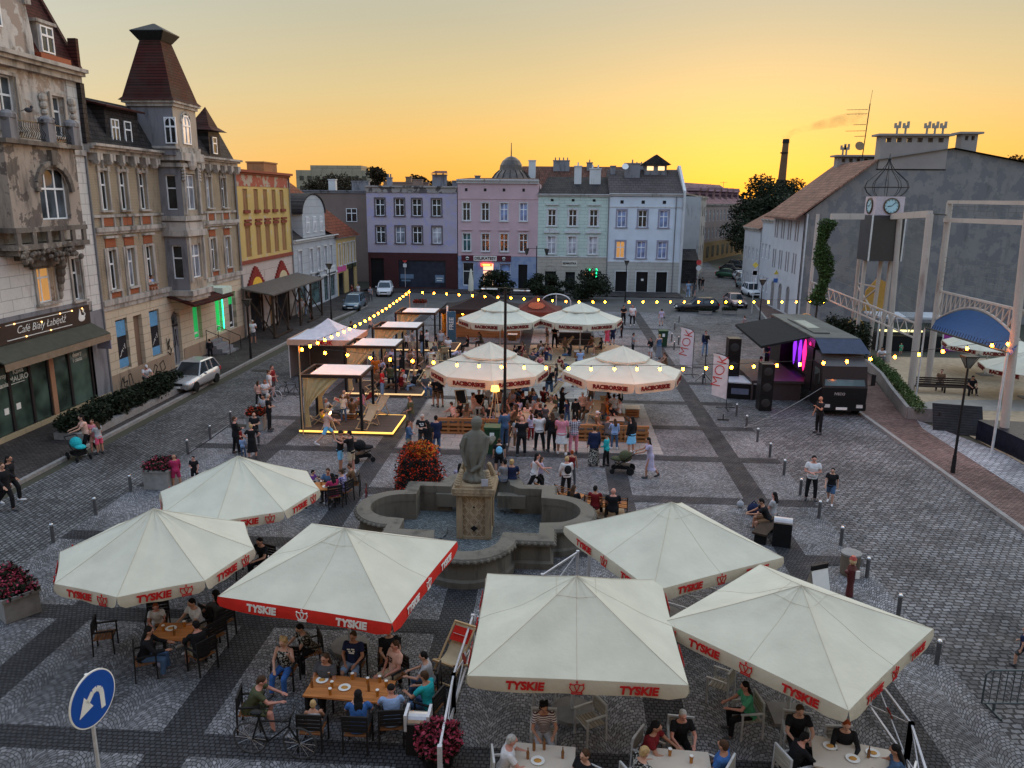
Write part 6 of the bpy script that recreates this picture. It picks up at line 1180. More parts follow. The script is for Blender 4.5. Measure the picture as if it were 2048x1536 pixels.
def speaker(px,py,ptop,w,d,lb):
 q=G(px,py);zt=zat(px,ptop,q.y);T=thing('speaker_stack',lb,'speaker',(q.x,q.y,0));nb=3
 for i in range(nb):
  b=MB();b.box(-w/2,w/2,0,d,zt*i/nb,zt*(i+1)/nb-.015);o=b.build('cabinet',K,T);b=MB();b.lathe([(w*.36,0),(w*.3,.03),(.03,.05)],16,(0,0,0));p=b.build('cone',mat('speaker_cone',(.03,.03,.03),.7),o);p.matrix_local=Matrix.Translation((0,0,zt*(i+.5)/nb))@Matrix.Rotation(rad(90),4,'X')@Matrix.Scale(-1,4,(0,0,1))if 0 else Matrix.Translation((0,-.0,zt*(i+.5)/nb))@Matrix.Rotation(rad(90),4,'X')
speaker(1463,785,677,.75,.8,'tall black speaker stack behind the flags at the far side of the stage');speaker(1530,822,728,.7,.8,'tall black speaker stack in front of the stage truck')
q=G(1478,795);T=thing('flight_case','black flight case with a pale grey lid beside the flag','case',(q.x,q.y,0),-10);b=MB();b.box(-.7,.9,-.4,1.6,0,.95);b.build('body',K,T);b=MB();b.box(-.72,.92,-.42,1.62,.95,1.02);b.build('lid',mat('pale_lid',(.42,.42,.44),.5),T);b=MB();b.box(-.5,.5,-.43,-.41,.3,.65);b.build('printed_panel',mat('blue_grey_print',(.12,.14,.2),.5),T)
q=G(1408,765);T=thing('tripod_stand','black tripod light stand between the two feather flags','tripod',(q.x,q.y,0));zt=zat(1415,672,q.y);b=MB();b.cyl((0,0,.3),(0,0,zt),.03)
for a in(30,150,270):b.bar((0,0,.6),(.6*math.cos(rad(a)),.6*math.sin(rad(a)),0),.03)
b.build('legs',M_blackp,T);b=MB();b.box(-.14,.14,-.1,.1,zt-.2,zt+.05);b.build('lamp_box',M_blackp,T)
b=MB();a=G(1487,856,.6);c=Vector((14.4,42.3,1.6));pts=[a.lerp(c,i/8)-Vector((0,0,.15*math.sin(math.pi*i/8)))for i in range(9)];b.path(pts,.014);pts=[a.lerp(Vector((14.4,41.9,.55)),i/8)-Vector((0,0,.1*math.sin(math.pi*i/8)))for i in range(9)];b.path(pts,.012);tag(b.build('cordon_rope',mat('grey_rope',(.2,.2,.2))),'grey cordon rope from a bollard to the black truck','rope')
# ============ SAND COURT STRUCTURE
M_con=plaster('pale_painted_steel',(.46,.40,.35),(.2,.15,.12),.2);M_net=mat('net_cord',(.16,.17,.16),.9)
def col(T,bx,by,tx,ty,r=.17,sq=False):
 q=G(bx,by,.1);z=PY(tx,ty,q.y);b=MB()
 b.cyl((q.x,q.y,0),(z.x,q.y,z.z),r,r*.92,12);b.build('column',M_con,T);return q,z
CS=thing('court_frame','tall pale steel columns and beams hung with nets around the sand court','frame',(0,0,0))
c4,t4=col(CS,1822,780,1860,428,.22);c5,t5=col(CS,1855,765,1900,405,.2);c6,t6=col(CS,2005,890,2062,380,.2);c3,t3=col(CS,1775,722,1800,430,.2);c2,t2=col(CS,1735,715,1768,480,.15);c1,t1=col(CS,1700,702,1722,480,.15);c0,t0=col(CS,1612,660,1636,428,.16)
def beam(a,c,w=.2,h=.35,name='beam',m=None):b=MB();b.bar(a,c,w,h);return b.build(name,m or M_con,CS)
ya=c3.y;beam(PY(1662,433,ya),PY(1728,433,ya),.3,.4);beam(PY(1785,433,c3.y),t4,.3,.4);beam(PY(1890,440,c5.y),Vector((t6.x,c6.y-6,t5.z-.8)),.2,.25);beam(PY(1898,404,c5.y),Vector((t6.x,c6.y-6,t5.z)),.2,.2)
b=MB();b.bar(t4,PY(1892,430,c5.y),.06);b.build('strut',M_iron,CS)
for a,c in(((c1.x,c1.y,5.2),(c2.x,c2.y,3.6)),((c1.x,c1.y,3.6),(c2.x,c2.y,5.2)),((c1.x,c1.y,5.4),(c2.x,c2.y,5.4))):beam(Vector(a),Vector(c),.1,.1,'cross_brace')
def truss(a,c,h,n,name):
 b=MB();b.bar(a,c,.09);up=Vector((0,0,h));b.bar(a+up,c+up,.09)
 for i in range(n):p=a.lerp(c,i/n);q_=a.lerp(c,(i+1)/n);b.bar(p,p.lerp(q_,.5)+up,.05);b.bar(p.lerp(q_,.5)+up,q_,.05)
 return b.build(name,M_con,CS)
truss(Vector((c0.x,c0.y,3.6)),Vector((c4.x,c4.y,3.3)),.9,16,'lattice_girder')
a=Vector((c5.x,c5.y,0));c=Vector((c6.x,c6.y,0));zt_a=zat(1885,582,c5.y);zt_c=zat(2035,622,c6.y);b=MB();n=16;top=[a.lerp(c,i/n)+Vector((0,0,zt_a+(zt_c-zt_a)*i/n))for i in range(n+1)]
z0a,z0c=zat(1878,640,c5.y),zat(2022,680,c6.y);arc=[a.lerp(c,i/n)+Vector((0,0,z0a+(z0c-z0a)*i/n+1.15*math.sin(math.pi*i/n)))for i in range(n+1)]
for p,q_ in zip(top,top[1:]):b.bar(p,q_,.12)
for p,q_ in zip(arc,arc[1:]):b.bar(p,q_,.09)
for i in range(n):b.bar(top[i],arc[i],.05);b.bar(arc[i],top[i+1],.05)
b.build('arched_truss',M_con,CS)
BC=thing('blue_canopy','sagging bright blue fabric canopy over the entrance of the sand court','canopy',(0,0,0));b=MB();n=14;v=[]
e0_=[a.lerp(c,i/n)+Vector((0,0,z0a+(z0c-z0a)*i/n+1.0*math.sin(math.pi*i/n)))for i in range(n+1)];l0=PY(1850,655,c5.y-5);l1=PY(2015,705,c6.y-1.5)
for j in range(9):
 u=j/8
 for i in range(n+1):lo_=l0.lerp(l1,i/n);p=e0_[i].lerp(lo_,u);v.append(p-Vector((0,0,.35*math.sin(math.pi*u))))
b.add(v,[(j*(n+1)+i,j*(n+1)+i+1,(j+1)*(n+1)+i+1,(j+1)*(n+1)+i)for j in range(8)for i in range(n)]);b.build('fabric',cloth('blue_fabric',(.014,.07,.20),.6,.1,.15),BC,True);b=MB();b.path([l0,l1],.05);n2=30
for i in range(n2):p=l0.lerp(l1,i/n2);q_=l0.lerp(l1,(i+.6)/n2);b.bar(p,q_+Vector((0,0,.28)),.02)
b.build('edge_ladder',M_iron,BC)
b=MB();p=l0;b.cyl((p.x,p.y,0),p,.05);b.cyl((l1.x,l1.y,0),l1,.06);b.build('support',M_alu,BC)
def net(a,c,z0a,z1a,z0c,z1c,nx,nz,lb):
 b=MB()
 for i in range(nx+1):p=a.lerp(c,i/nx);b.bar(Vector((p.x,p.y,z0a+(z0c-z0a)*i/nx)),Vector((p.x,p.y,z1a+(z1c-z1a)*i/nx)),.022)
 for j in range(nz+1):b.bar(Vector((a.x,a.y,z0a+(z1a-z0a)*j/nz)),Vector((c.x,c.y,z0c+(z1c-z0c)*j/nz)),.022)
 o=b.build('safety_net',M_net,CS);o['label']=lb
net(Vector((c3.x+.3,c3.y,0)),Vector((c4.x,c4.y,0)),3.8,t4.z-.5,4.2,t4.z-.4,26,10,'fine net between the clock tower and the thick column')
net(Vector((c0.x+.8,c0.y-4,0)),Vector((c1.x,c1.y,0)),5,10.3,5,10.3,20,8,'fine net left of the clock tower')
net(Vector((c5.x,c5.y,0)),Vector((c6.x+1,c6.y-2,0)),zt_a+.3,zt_a+2.1,zt_c+.3,zt_c+2.1,26,6,'net panel above the arched truss');net(Vector((c5.x,c5.y,0)),Vector((c6.x+1,c6.y-2,0)),t5.z-.7,t5.z,t5.z-.7,t5.z,18,3,'rolled net at the top beam')
yk=c2.y;A=PY(1733,430,yk);B2=PY(1800,430,yk);w=B2.x-A.x;CT=thing('clock_tower','dark panelled clock tower on pale legs, topped by a wire onion cage','clock tower',((A.x+B2.x)/2,yk,0));zt=zat(1765,393,yk);zb=A.z;z2=zat(1750,520,yk)
w2=w*.42;b=MB();b.box(-w2,w2,-w2,w2,zb,zt);ck=b.build('clock_housing',mat('pale_mauve_panel',(.50,.42,.44),.6),CT)
for M_ in(Matrix.Translation((.1,-w2-.01,(zb+zt)/2))@Matrix.Rotation(rad(90),4,'X'),Matrix.Translation((-w2-.01,0,(zb+zt)/2))@Matrix.Rotation(rad(-90),4,'Z')@Matrix.Rotation(rad(90),4,'X')):
 r=(zt-zb)*.43;q=MB();q.lathe([(r,0),(r,.07),(r*.86,.09),(r*.86,.03),(0,.03)],28);o=q.build('clock_rim',mat('bronze_rim',(.09,.06,.035),.4,.6),ck);o.matrix_local=M_;q=MB();q.lathe([(r*.85,.035),(0,.04)],28);d=q.build('clock_face',mat('pale_blue_clock_face',(.40,.58,.62),.5,var=.05),o)
 q=MB()
 for i in range(12):a_=i*math.pi/6;q.bar((r*.66*math.cos(a_),r*.66*math.sin(a_),.05),(r*.8*math.cos(a_),r*.8*math.sin(a_),.05),.035,.01)
 q.bar((0,0,.06),(-r*.5,-r*.05,.06),.05,.01);q.bar((0,0,.07),(r*.5,r*.48,.07),.035,.01);q.build('clock_hands',M_blackp,d)
b=MB();w3=w2*1.15;b.box(-w3,w3,-w3,w3,z2,zb-.02);b.build('dark_panel_box',mat('dark_bronze_panel',(.04,.035,.035),.35),CT);b=MB()
for sx in(-1,1):b.box(sx*w3-.05,sx*w3+.05,-w3-.05,-w3+.02,z2,zb)
b.build('corner_trim',M_alu,CT);b=MB()
prof=[(.72,0),(.98,.22),(1.12,.5),(1.02,.8),(.7,1.1),(.35,1.4),(.12,1.75),(.02,2.0)];hc=zat(1770,315,yk)-zt;sc=hc/2.1
for i in range(10):a_=2*math.pi*i/10;b.path([(w2*1.35*r*math.cos(a_),w2*1.35*r*math.sin(a_),zt+z*sc)for r,z in prof],.022,5)
for rr,z in((1.12,.5),(.72,0)):b.path([(w2*1.35*rr*math.cos(2*math.pi*i/20),w2*1.35*rr*math.sin(2*math.pi*i/20),zt+z*sc)for i in range(21)],.022,5)
b.ball((0,0,zt+2.0*sc),.12,8,6);b.cyl((0,0,zt+1.9*sc),(0,0,zt+2.3*sc),.02);b.build('wire_onion_cage',M_iron,CT)
for x in(-w3*.8,w3*.8):b=MB();b.bar((x,0,0),(x,0,z2),.22);b.build('leg',M_con,CT)
q=PY(1663,440,c3.y+3);b=leaves([(q.x-.3+.25*math.sin(z*1.3)-.05*z*0,c3.y+3,z,.62+.2*math.sin(z*2),.4,.5)for z in[4.2+.4*i for i in range(15)]],7000,.09,77);I=thing('ivy','column of green ivy hanging on the left court post','ivy',(0,0,0));b.build('leaves',L_ivy,I);b=MB();b.cyl((q.x-.5,c3.y+3,0),(q.x-.3,c3.y+3,10),.08);b.build('stem',M_bark,I)
b=leaves([(c2.x-2.0+.5*i*.3,c2.y+3-1.3*i*.3,1.4,.7,.7,1.5)for i in range(10)],5000,.11,78);tag(b.build('tall_hedge',L_dark),'tall dark conifer hedge behind the stage truck','hedge')
PW=thing('planter_wall','grey stone planter wall with green cushions of plants along the court edge','planter',(0,0,0));pts=[(21.6,55.0),(20.9,50.5),(19.9,46.4),(18.9,41.8)];b=MB()
for(x0,y0),(x1,y1)in zip(pts,pts[1:]):b.bar((x0,y0,.38),(x1,y1,.38),.2,.75)
b.bar((18.9,41.8,.38),(20.2,41.6,.38),.2,.75);b.build('stone_wall',M_kerb,PW);b=MB();v=[]
cl=[]
for i in range(16):u=i/15;k=min(2,int(u*3));f_=u*3-k;(x0,y0),(x1,y1)=pts[k],pts[k+1];cl.append((x0+(x1-x0)*f_+.55,y0+(y1-y0)*f_,.75,.42,.5,.32))
leaves(cl,5000,.06,79).build('plants',L_ivy,PW)
T=thing('leaning_board','black slatted board leaning crookedly at the court corner','board',(19.3,39.6,0),-14);b=MB()
for i in range(12):b.box(.0,2.3,-.03,.03,.14*i,.14*i+.125,Matrix.Rotation(rad(-38),4,'X'))
b.build('slats',mat('tarred_slats',(.02,.02,.022),.45,var=.5),T);b=MB();b.bar((.3,.9,0),(.3,.5,1.0),.05);b.build('prop',M_dkwood,T)
T=thing('tarp_fence','low black tarpaulin fence running along the court edge on the right','fence',(0,0,0));b=MB();b.prism([(20.9,38.6),(21.2,36.2),(21.6,30),(21.6,20),(21.7,20),(21.75,36.3),(30,37.6),(30,37.7),(21.2,38.7)],.0,1.0);b.build('tarpaulin',cloth('navy_black_tarp',(.008,.010,.02),.35,.3),T)
K2=thing('kiosk','low dark bar kiosk with white posts and a magenta side wall behind the columns','kiosk',(25.2,62.5,0));b=MB();b.box(0,5,0,2.5,0,1.2);b.build('counter',M_blackp,K2);b=MB();b.box(-.2,5.2,-.3,2.8,2.6,2.75);b.build('roof',mat('pale_kiosk_roof',(.4,.42,.45),.5),K2)
for x in(0,5):b=MB();b.bar((x,0,0),(x,0,2.6),.1);b.build('post',M_alu,K2)
b=MB();b.box(5.2,7.2,.4,.6,0,2.6);b.build('magenta_wall',mat('magenta_panel',(.35,.05,.28),.6),K2);b=MB();b.box(.3,3.5,.2,.6,1.5,1.62);b.build('lit_shelf',emis('lit_shelf',(.8,.7,.3),1.2),K2)
parasol('cream parasol with dark emblems on the sand court below the blue canopy',28.4,47.5,2.9,8,7,1.9,3.0,'RACIBORSKIE',group='court parasols');parasol('cream parasol farther back on the sand court',29.2,54.0,2.9,8,7,2.1,3.4,'RACIBORSKIE',group='court parasols')
for px,py,lb in((1605,690,'yellow arched hoop by the hedge left of the stage roof'),(1705,702,'pinkish arched hoop right of the stage roof')):q=G(px,py,.1);b=MB();r_=.62;b.path([(r_,0,0),(r_,0,1.9)]+[(r_*math.cos(math.pi*i/10),0,1.9+r_*math.sin(math.pi*i/10))for i in range(11)]+[(-r_,0,1.9),(-r_,0,0)],.07,8);o=b.build('arched_hoop',mat('ochre_hoop',(.5,.32,.08),.6));o.location=q;tag(o,lb,'hoop')
q=PY(1655,580,66);b=MB();b.prism([(0,0),(1.5,0),(1.7,2.2),(.9,2.6),(.1,1.6)],0,.1,MX);o=b.build('ochre_board',mat('ochre_panel',(.45,.25,.06),.6));o.location=(24.0,63,3.1);o.parent=CS;reg(o,CS)
q=G(1905,790,.05);T=thing('bench','long dark slatted bench standing on the sand court','bench',(q.x,q.y+.6,0),-4);b=MB()
for i in range(4):b.bar((-2.0,.25,.5+.13*i),(1.6,.25,.5+.13*i),.03,.1)
b.build('backrest',M_dkwood,T);b=MB();b.box(-2.0,1.6,-.25,.22,.4,.46);b.build('seat',M_dkwood,T)
for x in(-1.8,-.2,1.4):b=MB();b.bar((x,0,0),(x,0,.4),.08);b.build('leg',M_blackp,T)
# ============ PEOPLE
def dirv(p,o,sx):p,o=rad(p),rad(o);return Vector((sx*math.sin(o),math.sin(p)*math.cos(o),-math.cos(p)*math.cos(o)))
POSE={
'st':(1,(2,-3,5),(3,-2,5),(2,9,14,4),(-2,10,10,2),(0,-6),0),'cr':(0,(2,-3,6),(-1,-3,5),(12,14,92,-58),(14,14,84,-52),(8,-10),0),
's2':(2,(10,2,3),(-3,-5,9),(10,6,60,-30),(4,12,20,2),(18,-8),0),'s3':(-1,(-4,-8,8),(6,4,4),(3,14,26,-8),(14,8,96,-34),(-16,-4),0),
'ph':(2,(3,-2,5),(0,-4,6),(30,12,128,-22),(5,10,22,0),(10,-14),0),'wk':(4,(24,-2,2),(-14,-34,2),(-18,8,8,4),(24,8,48,-4),(0,-4),0),
'hp':(0,(2,-3,7),(2,-3,7),(-12,42,20,-52),(-12,42,20,-52),(5,-4),0),'hu':(3,(3,-3,4),(0,-3,4),(62,10,100,-20),(58,12,95,-25),(15,-8),0),
'pu':(10,(18,2,3),(-16,-30,3),(38,6,72,-6),(38,6,72,-6),(0,-8),0),'ru':(8,(38,12,2),(-26,-48,2),(-30,14,20,-10),(40,10,85,-18),(0,-3),0),
'si':(14,(84,2,8),(86,-6,8),(36,16,84,-22),(34,14,80,-22),(5,-14),.52),'sr':(-4,(84,4,9),(86,10,9),(20,12,58,-28),(16,12,52,-26),(-12,-6),.52),
'sh':(6,(82,2,7),(88,8,7),(52,28,150,-6),(24,10,62,-26),(-15,-10),.52),'sb':(-30,(98,48,6),(92,40,6),(14,18,60,-24),(10,18,62,-24),(8,10),.42),
'be':(62,(8,-4,6),(4,-6,6),(52,6,70,0),(40,6,62,0),(0,-30),0),'sx':(26,(78,-12,14),(84,6,14),(46,14,74,-26),(42,12,70,-24),(0,-26),.50),
'sk':(12,(110,22,8),(84,6,12),(40,10,70,-22),(40,10,70,-22),(0,-30),.44)}
def skel(p):
 lean,Lg,Rg,La,Ra,hd,hip=POSE[p]
 if not hip:hip=max(.43*math.cos(rad(g[0]))+.42*math.cos(rad(g[1]))for g in(Lg,Rg))+.10
 s=Vector((0,math.sin(rad(lean)),math.cos(rad(lean))));J={'pel':Vector((0,0,hip)),'s':s};fw=Vector((0,s.z,-s.y));J['fw']=fw
 J['neck']=J['pel']+s*.53;J['chest']=J['pel']+s*.30;hl=rad(lean*.35+hd[1]*0)
 up=Vector((0,math.sin(hl),math.cos(hl)));J['head']=J['neck']+up*.155+Vector((0,.02,0))
 J['HM']=Matrix.Translation(J['head'])@Matrix.Rotation(rad(hd[0]),4,'Z')@Matrix.Rotation(rad(hd[1])+hl*-.3,4,'X')
 for k,sx,g,a in(('L',-1,Lg,La),('R',1,Rg,Ra)):
  h=J['pel']+Vector((sx*.085,0,-.02));kn=h+dirv(g[0],g[2],sx)*.43;an=kn+dirv(g[1],g[2]*.3,sx)*.42;ft=0 if g[1]>-25 else-35
  J[k+'leg']=(h,kn,an,an+Vector((sx*.02,.15*math.cos(rad(ft)),-.035+.15*math.sin(rad(ft)))),sx)
  sh=J['pel']+s*.475+Vector((sx*.175,0,0));el=sh+dirv(a[0]+lean*.0,a[1],sx)*.285;wr=el+dirv(a[2],a[3],sx)*.245;J[k+'arm']=(sh,el,wr,(wr-el).normalized(),sx)
 return J
def cap(b,p,q,r0,r1,n=10,ends=True):
 b.cyl(p,q,r0,r1,n)
 if ends:b.ball(p,r0,n,6);b.ball(q,r1,n,6)
def loft(b,J,rings,grow=0,n=18):
 v=[];s=J['s'];fw=J['fw']
 for t,a,d,off in rings:
  c=J['pel']+s*t+fw*off
  for i in range(n):th=2*math.pi*i/n;v.append(c+Vector((1,0,0))*((a+grow)*math.cos(th))+fw*((d+grow)*math.sin(th)))
 m=len(rings);b.add(v,[(j*n+i,j*n+(i+1)%n,(j+1)*n+(i+1)%n,(j+1)*n+i)for j in range(m-1)for i in range(n)]+[tuple(range(n))[::-1],tuple(range((m-1)*n,m*n))])
TORSO=[(-.12,.10,.08,-.01),(-.05,.155,.115,-.005),(.03,.165,.12,0),(.14,.138,.10,.01),(.22,.138,.102,.012),(.33,.158,.118,.012),(.42,.168,.112,.0),(.475,.165,.085,-.008),(.515,.10,.065,-.012),(.55,.058,.058,-.005)]
def piece(p,kind):
 J=skel(p);b=MB()
 if kind=='body':
  loft(b,J,TORSO);cap(b,J['neck']-J['s']*.03,J['neck'].lerp(J['head'],.6),.056,.05)
  H=J['HM'];b.ball((0,0,0),(.074,.092,.104),16,10,M=H);b.ball((0,.022,-.066),(.052,.062,.052),12,8,M=H);b.ball((0,.098,-.015),(.014,.02,.022),8,6,M=H);b.ball((0,.092,.025),(.05,.01,.012),8,5,M=H)
  for sx in(-1,1):b.ball((sx*.077,-.005,-.012),(.012,.022,.032),8,6,M=H)
  for k in 'LR':
   h,kn,an,toe,sx=J[k+'leg'];cap(b,h,kn,.082,.056);cap(b,kn,kn.lerp(an,.35),.055,.054);cap(b,kn.lerp(an,.35),an,.054,.036);cap(b,an-Vector((0,.03,.03)),toe,.035,.03)
   sh,el,wr,d,sx=J[k+'arm'];cap(b,sh,el,.05,.038);cap(b,el,wr,.038,.025);hd=wr+d*.045;cap(b,wr,hd+d*.02,.024,.034)
   X_=Vector((sx,0,0));pl_=d.cross(Vector((0,0,1)));pl_=pl_.normalized()if pl_.length>.2 else Vector((0,1,0))
   bend=(d*.7+Vector((0,0,-.5))+d.cross(pl_)*.0).normalized()
   for i in range(4):L=(.038,.043,.041,.033)[i];r=hd+d*.03+pl_*(.019*(i-1.5));m_=r+d*L;cap(b,r,m_,.0095,.009,6);cap(b,m_,m_+bend*L*.8,.009,.0075,6)
   t0=wr+d*.02+pl_*(.03);cap(b,t0,t0+(d+pl_*.8).normalized()*.045,.011,.009,6);t1=t0+(d+pl_*.8).normalized()*.045;cap(b,t1,t1+d*.028,.009,.008,6)
  return b,.0098
 if kind in('tee','long','tank','dress','jacket'):
  g=.017 if kind!='jacket' else.03;rings=[r for r in TORSO if r[0]>=-.06 and r[0]<(.5 if kind!='tank' else.47)];rings[0]=(-.085 if kind!='jacket' else-.15,.158,.125,0)
  loft(b,J,rings+[(.508 if kind!='tank' else.475,.115,.07,-.012)],g)
  if kind!='tank':
   for k in 'LR':
    sh,el,wr,d,sx=J[k+'arm']
    if kind in('tee','dress'):q=sh.lerp(el,.62);b.ball(sh,.066,10,7);b.cyl(sh,q,.066,.062,12)
    else:cap(b,sh,el,.064,.052);b.cyl(el,el.lerp(wr,.93),.052,.04,12)
  else:
   for sx in(-1,1):q=J['pel']+J['s']*.46+Vector((sx*.09,0,0));cap(b,q-J['s']*.05+J['fw']*.08,q+J['s']*.055,.03,.025)
  if kind=='dress':piece_skirt(b,J,.56)
  return b,.016
 if kind in('trousers','shorts'):
  loft(b,J,[(-.13,.11,.09,0),(-.05,.158,.122,0),(.02,.168,.126,0),(.05,.16,.118,0)],.014)
  for k in 'LR':
   h,kn,an,toe,sx=J[k+'leg'];b.ball(h,.096,12,8)
   if kind=='shorts':b.cyl(h,h.lerp(kn,.88),.098,.086,14)
   else:b.cyl(h,kn,.096,.07,14);b.ball(kn,.07,12,8);b.cyl(kn,kn.lerp(an,.95),.07,.056,14)
  return b,.016
 if kind in('skirt','long_skirt'):loft(b,J,[(-.06,.16,.125,0),(.02,.168,.126,0),(.05,.16,.118,0)],.014);piece_skirt(b,J,.42 if kind=='skirt' else.8);return b,.017
 if kind=='shoes':
  for k in 'LR':h,kn,an,toe,sx=J[k+'leg'];cap(b,an+Vector((0,-.03,-.025)),an+Vector((0,-.02,.03)),.047,.045);cap(b,an+Vector((0,-.035,-.035)),toe,.045,.04);
  return b,.013
 H=J['HM']
 if kind in('short','longh','bun','curly'):
  b.ball((0,-.018,.028),(.082,.092,.094),16,10,M=H);b.ball((0,-.05,-.03),(.07,.055,.06),12,8,M=H)
  if kind=='longh':
   for x in(-.05,0,.05):b.ball((x,-.062,-.10),(.045,.04,.11),10,8,M=H);b.ball((x*.9,-.085,-.22),(.045,.035,.11),10,8,M=H)
  if kind=='bun':b.ball((0,-.09,.06),.045,10,7,M=H)
  if kind=='curly':
   for i in range(14):a=i*2.4;b.ball((.07*math.cos(a),-.03+.06*math.sin(a),-.05+.012*i),.04,8,6,M=H)
  return b,.012
 if kind=='cap':b.ball((0,-.01,.035),(.084,.098,.08),16,10,M=H);b.ball((0,.1,.045),(.055,.06,.012),10,6,M=H);return b,.012
 if kind=='backpack':c=J['pel']+J['s']*.30-J['fw']*.2;b.ball(c,(.14,.09,.2),12,9);b.ball(c-J['s']*.05-J['fw']*.05,(.11,.06,.11),10,8);return b,.018
 if kind=='bag':h=J['Rleg'][0]+Vector((.16,0,-.08));b.ball(h,(.05,.13,.11),12,8);b.cyl(h+Vector((0,0,.08)),J['Larm'][0]+Vector((0,.02,.05)),.012,.012,6);return b,.014
def piece_skirt(b,J,L):
 h=(J['Lleg'][0]+J['Rleg'][0])/2;k=(J['Lleg'][1]+J['Rleg'][1])/2;d=(k-h).normalized()
 w1=min(.24,abs(J['Lleg'][1].x-J['Rleg'][1].x)/2+.10);dy=abs(J['Lleg'][1].y-J['Rleg'][1].y)/2*.6
 pts=[h,h+d*min(L,.43)]
 if L>.43:kk=(J['Lleg'][2]+J['Rleg'][2])/2;pts.append(pts[-1]+(kk-k).normalized()*(L-.43))
 n=16;v=[];X_=Vector((1,0,0))
 for i,p in enumerate(pts):
  t=i/(len(pts)-1);Y_=d.cross(X_).normalized()
  for a in range(n):th=2*math.pi*a/n;f_=1+.07*t*math.sin(th*6);v.append(p+X_*((.165+(w1-.14)*t)*f_*math.cos(th))+Y_*((.13+(.02+dy)*t)*f_*math.sin(th)))
 m=len(pts);b.add(v,[(j*n+a,j*n+(a+1)%n,(j+1)*n+(a+1)%n,(j+1)*n+a)for j in range(m-1)for a in range(n)]+[tuple(range(n))[::-1],tuple(range((m-1)*n,m*n))])
CLR=dict(white=(.62,.61,.62),black=(.012,.012,.014),grey=(.20,.20,.22),dgrey=(.07,.07,.075),lgrey=(.38,.38,.40),navy=(.015,.022,.06),blue=(.04,.12,.34),lblue=(.26,.38,.62),sky=(.20,.50,.75),denim=(.06,.11,.2),ldenim=(.2,.28,.4),red=(.5,.02,.02),dred=(.16,.012,.015),pink=(.62,.22,.28),hotpink=(.75,.10,.18),peach=(.66,.40,.32),magenta=(.38,.03,.10),cyan=(.02,.38,.42),yellow=(.75,.45,.02),olive=(.07,.075,.04),brown=(.16,.09,.05),beige=(.45,.36,.26),purple=(.10,.03,.18),lilac=(.42,.38,.52),orange=(.6,.16,.02),khaki=(.26,.22,.15),green=(.08,.35,.2))
def cmat(c):
 k='cloth_'+c
 if k in MC:return MC[k]
 if c in CLR:return cloth(k,CLR[c],.9,.15,0,9)
 m,t,p=base_mat(k);P=pos(t);s=t.nodes.new('ShaderNodeSeparateXYZ');t.links.new(P,s.inputs[0])
 st=lambda o,f_,th:mathn(t,'GREATER_THAN',mathn(t,'FRACT',mathn(t,'MULTIPLY',s.outputs[o],f_)),th)
 if c=='striped':col_=mixc(t,st(2,26,.5),(.6,.58,.58),(.09,.03,.05))
 elif c=='plaid':col_=mixc(t,mathn(t,'MULTIPLY',mathn(t,'ADD',st(2,13,.5),st(0,13,.5)),.5),(.6,.56,.62),(.02,.015,.05))
 elif c=='camo':col_=mixc(t,rng(t,noisen(t,P,14,1),.48,.52),(.10,.11,.06),(.03,.035,.025))
 else:col_=mixc(t,rng(t,noisen(t,P,22,2),.5,.56),(.05,.06,.2)if c=='floral' else(.015,.015,.015),(.5,.45,.62)if c=='floral' else(.4,.38,.34))
 t.links.new(col_,p.inputs['Base Color']);p.inputs['Roughness'].default_value=.9;MC[k]=m;return m
HC=dict(k=(.012,.010,.010),b=(.06,.032,.018),l=(.42,.28,.13),g=(.40,.38,.35),r=(.25,.05,.015),w=(.6,.6,.6),d=(.012,.012,.013),e=(.5,.04,.03))
SKIN=[cloth('skin_light',(.50,.28,.20),.6,.06),cloth('skin_tan',(.40,.20,.13),.6,.06),cloth('skin_rosy',(.52,.25,.19),.6,.06)]
M_eye=mat('eye_dark',(.03,.02,.02),.4);M_lip=mat('lip',(.30,.08,.07),.6)
HAIRK=dict(s='short',l='longh',u='bun',c='curly',h='cap')
PEOPLE=[]
def P_(*a):PEOPLE.append(a)
# -- left pavement and road
P_(166,834,178,908,'pu',130,'lk','tee:peach','trousers:black','woman in pale pink tee behind the blue pushchair')
P_(201,848,201,908,'ph',60,'lb','tee:lgrey','shorts:hotpink','girl in bright pink shorts and light top beside the pushchair woman')
P_(193,843,191,905,'st',200,'sb','tee:pink','shorts:peach','person in pink standing between the pushchair woman and the girl in pink shorts')
P_(8,925,14,1022,'wk',-100,'sb','jacket:black','trousers:black','person in black jacket cut by the left picture edge')
P_(14,917,26,1004,'wk',-90,'lk','long:black','trousers:black','person in black with white shoes striding at the left picture edge','wshoes')
P_(287,720,0,0,'sx',-120,'hw','tee:white','trousers:black','man in white cap and tee sitting at the graffiti wall')
P_(420,684,422,722,'st',60,'sk','long:black','trousers:black','dark bent figure with a bicycle by the pharmacy steps')
P_(507,646,508,691,'ph',-160,'sg','tee:white','shorts:dgrey','man in white tee on the phone before the timber scaffold')
P_(596,604,598,636,'st',-120,'lb','tank:lgrey','shorts:lgrey','leftmost of four people chatting outside the grey house',)
P_(605,601,605,634,'st',170,'sl','tee:white','trousers:beige','pale dressed second of four people chatting outside the grey house')
P_(612,600,612,633,'cr',120,'sk','tee:black','trousers:ldenim','third of four people outside the grey house, black tee and jeans')
P_(622,603,622,640,'st',90,'sb','long:black','shorts:black','rightmost of four people outside the grey house, dressed in black')
P_(717,572,717,598,'st',180,'sb','tee:white','trousers:grey','man in white tee far away between the two left-hand cars')
P_(705,573,705,598,'st',150,'sb','tee:dred','trousers:dgrey','distant person in dark red left of the man in white by the cars')
P_(741,575,741,602,'st',200,'lb','tee:grey','trousers:dgrey','distant person in grey beside the white car')
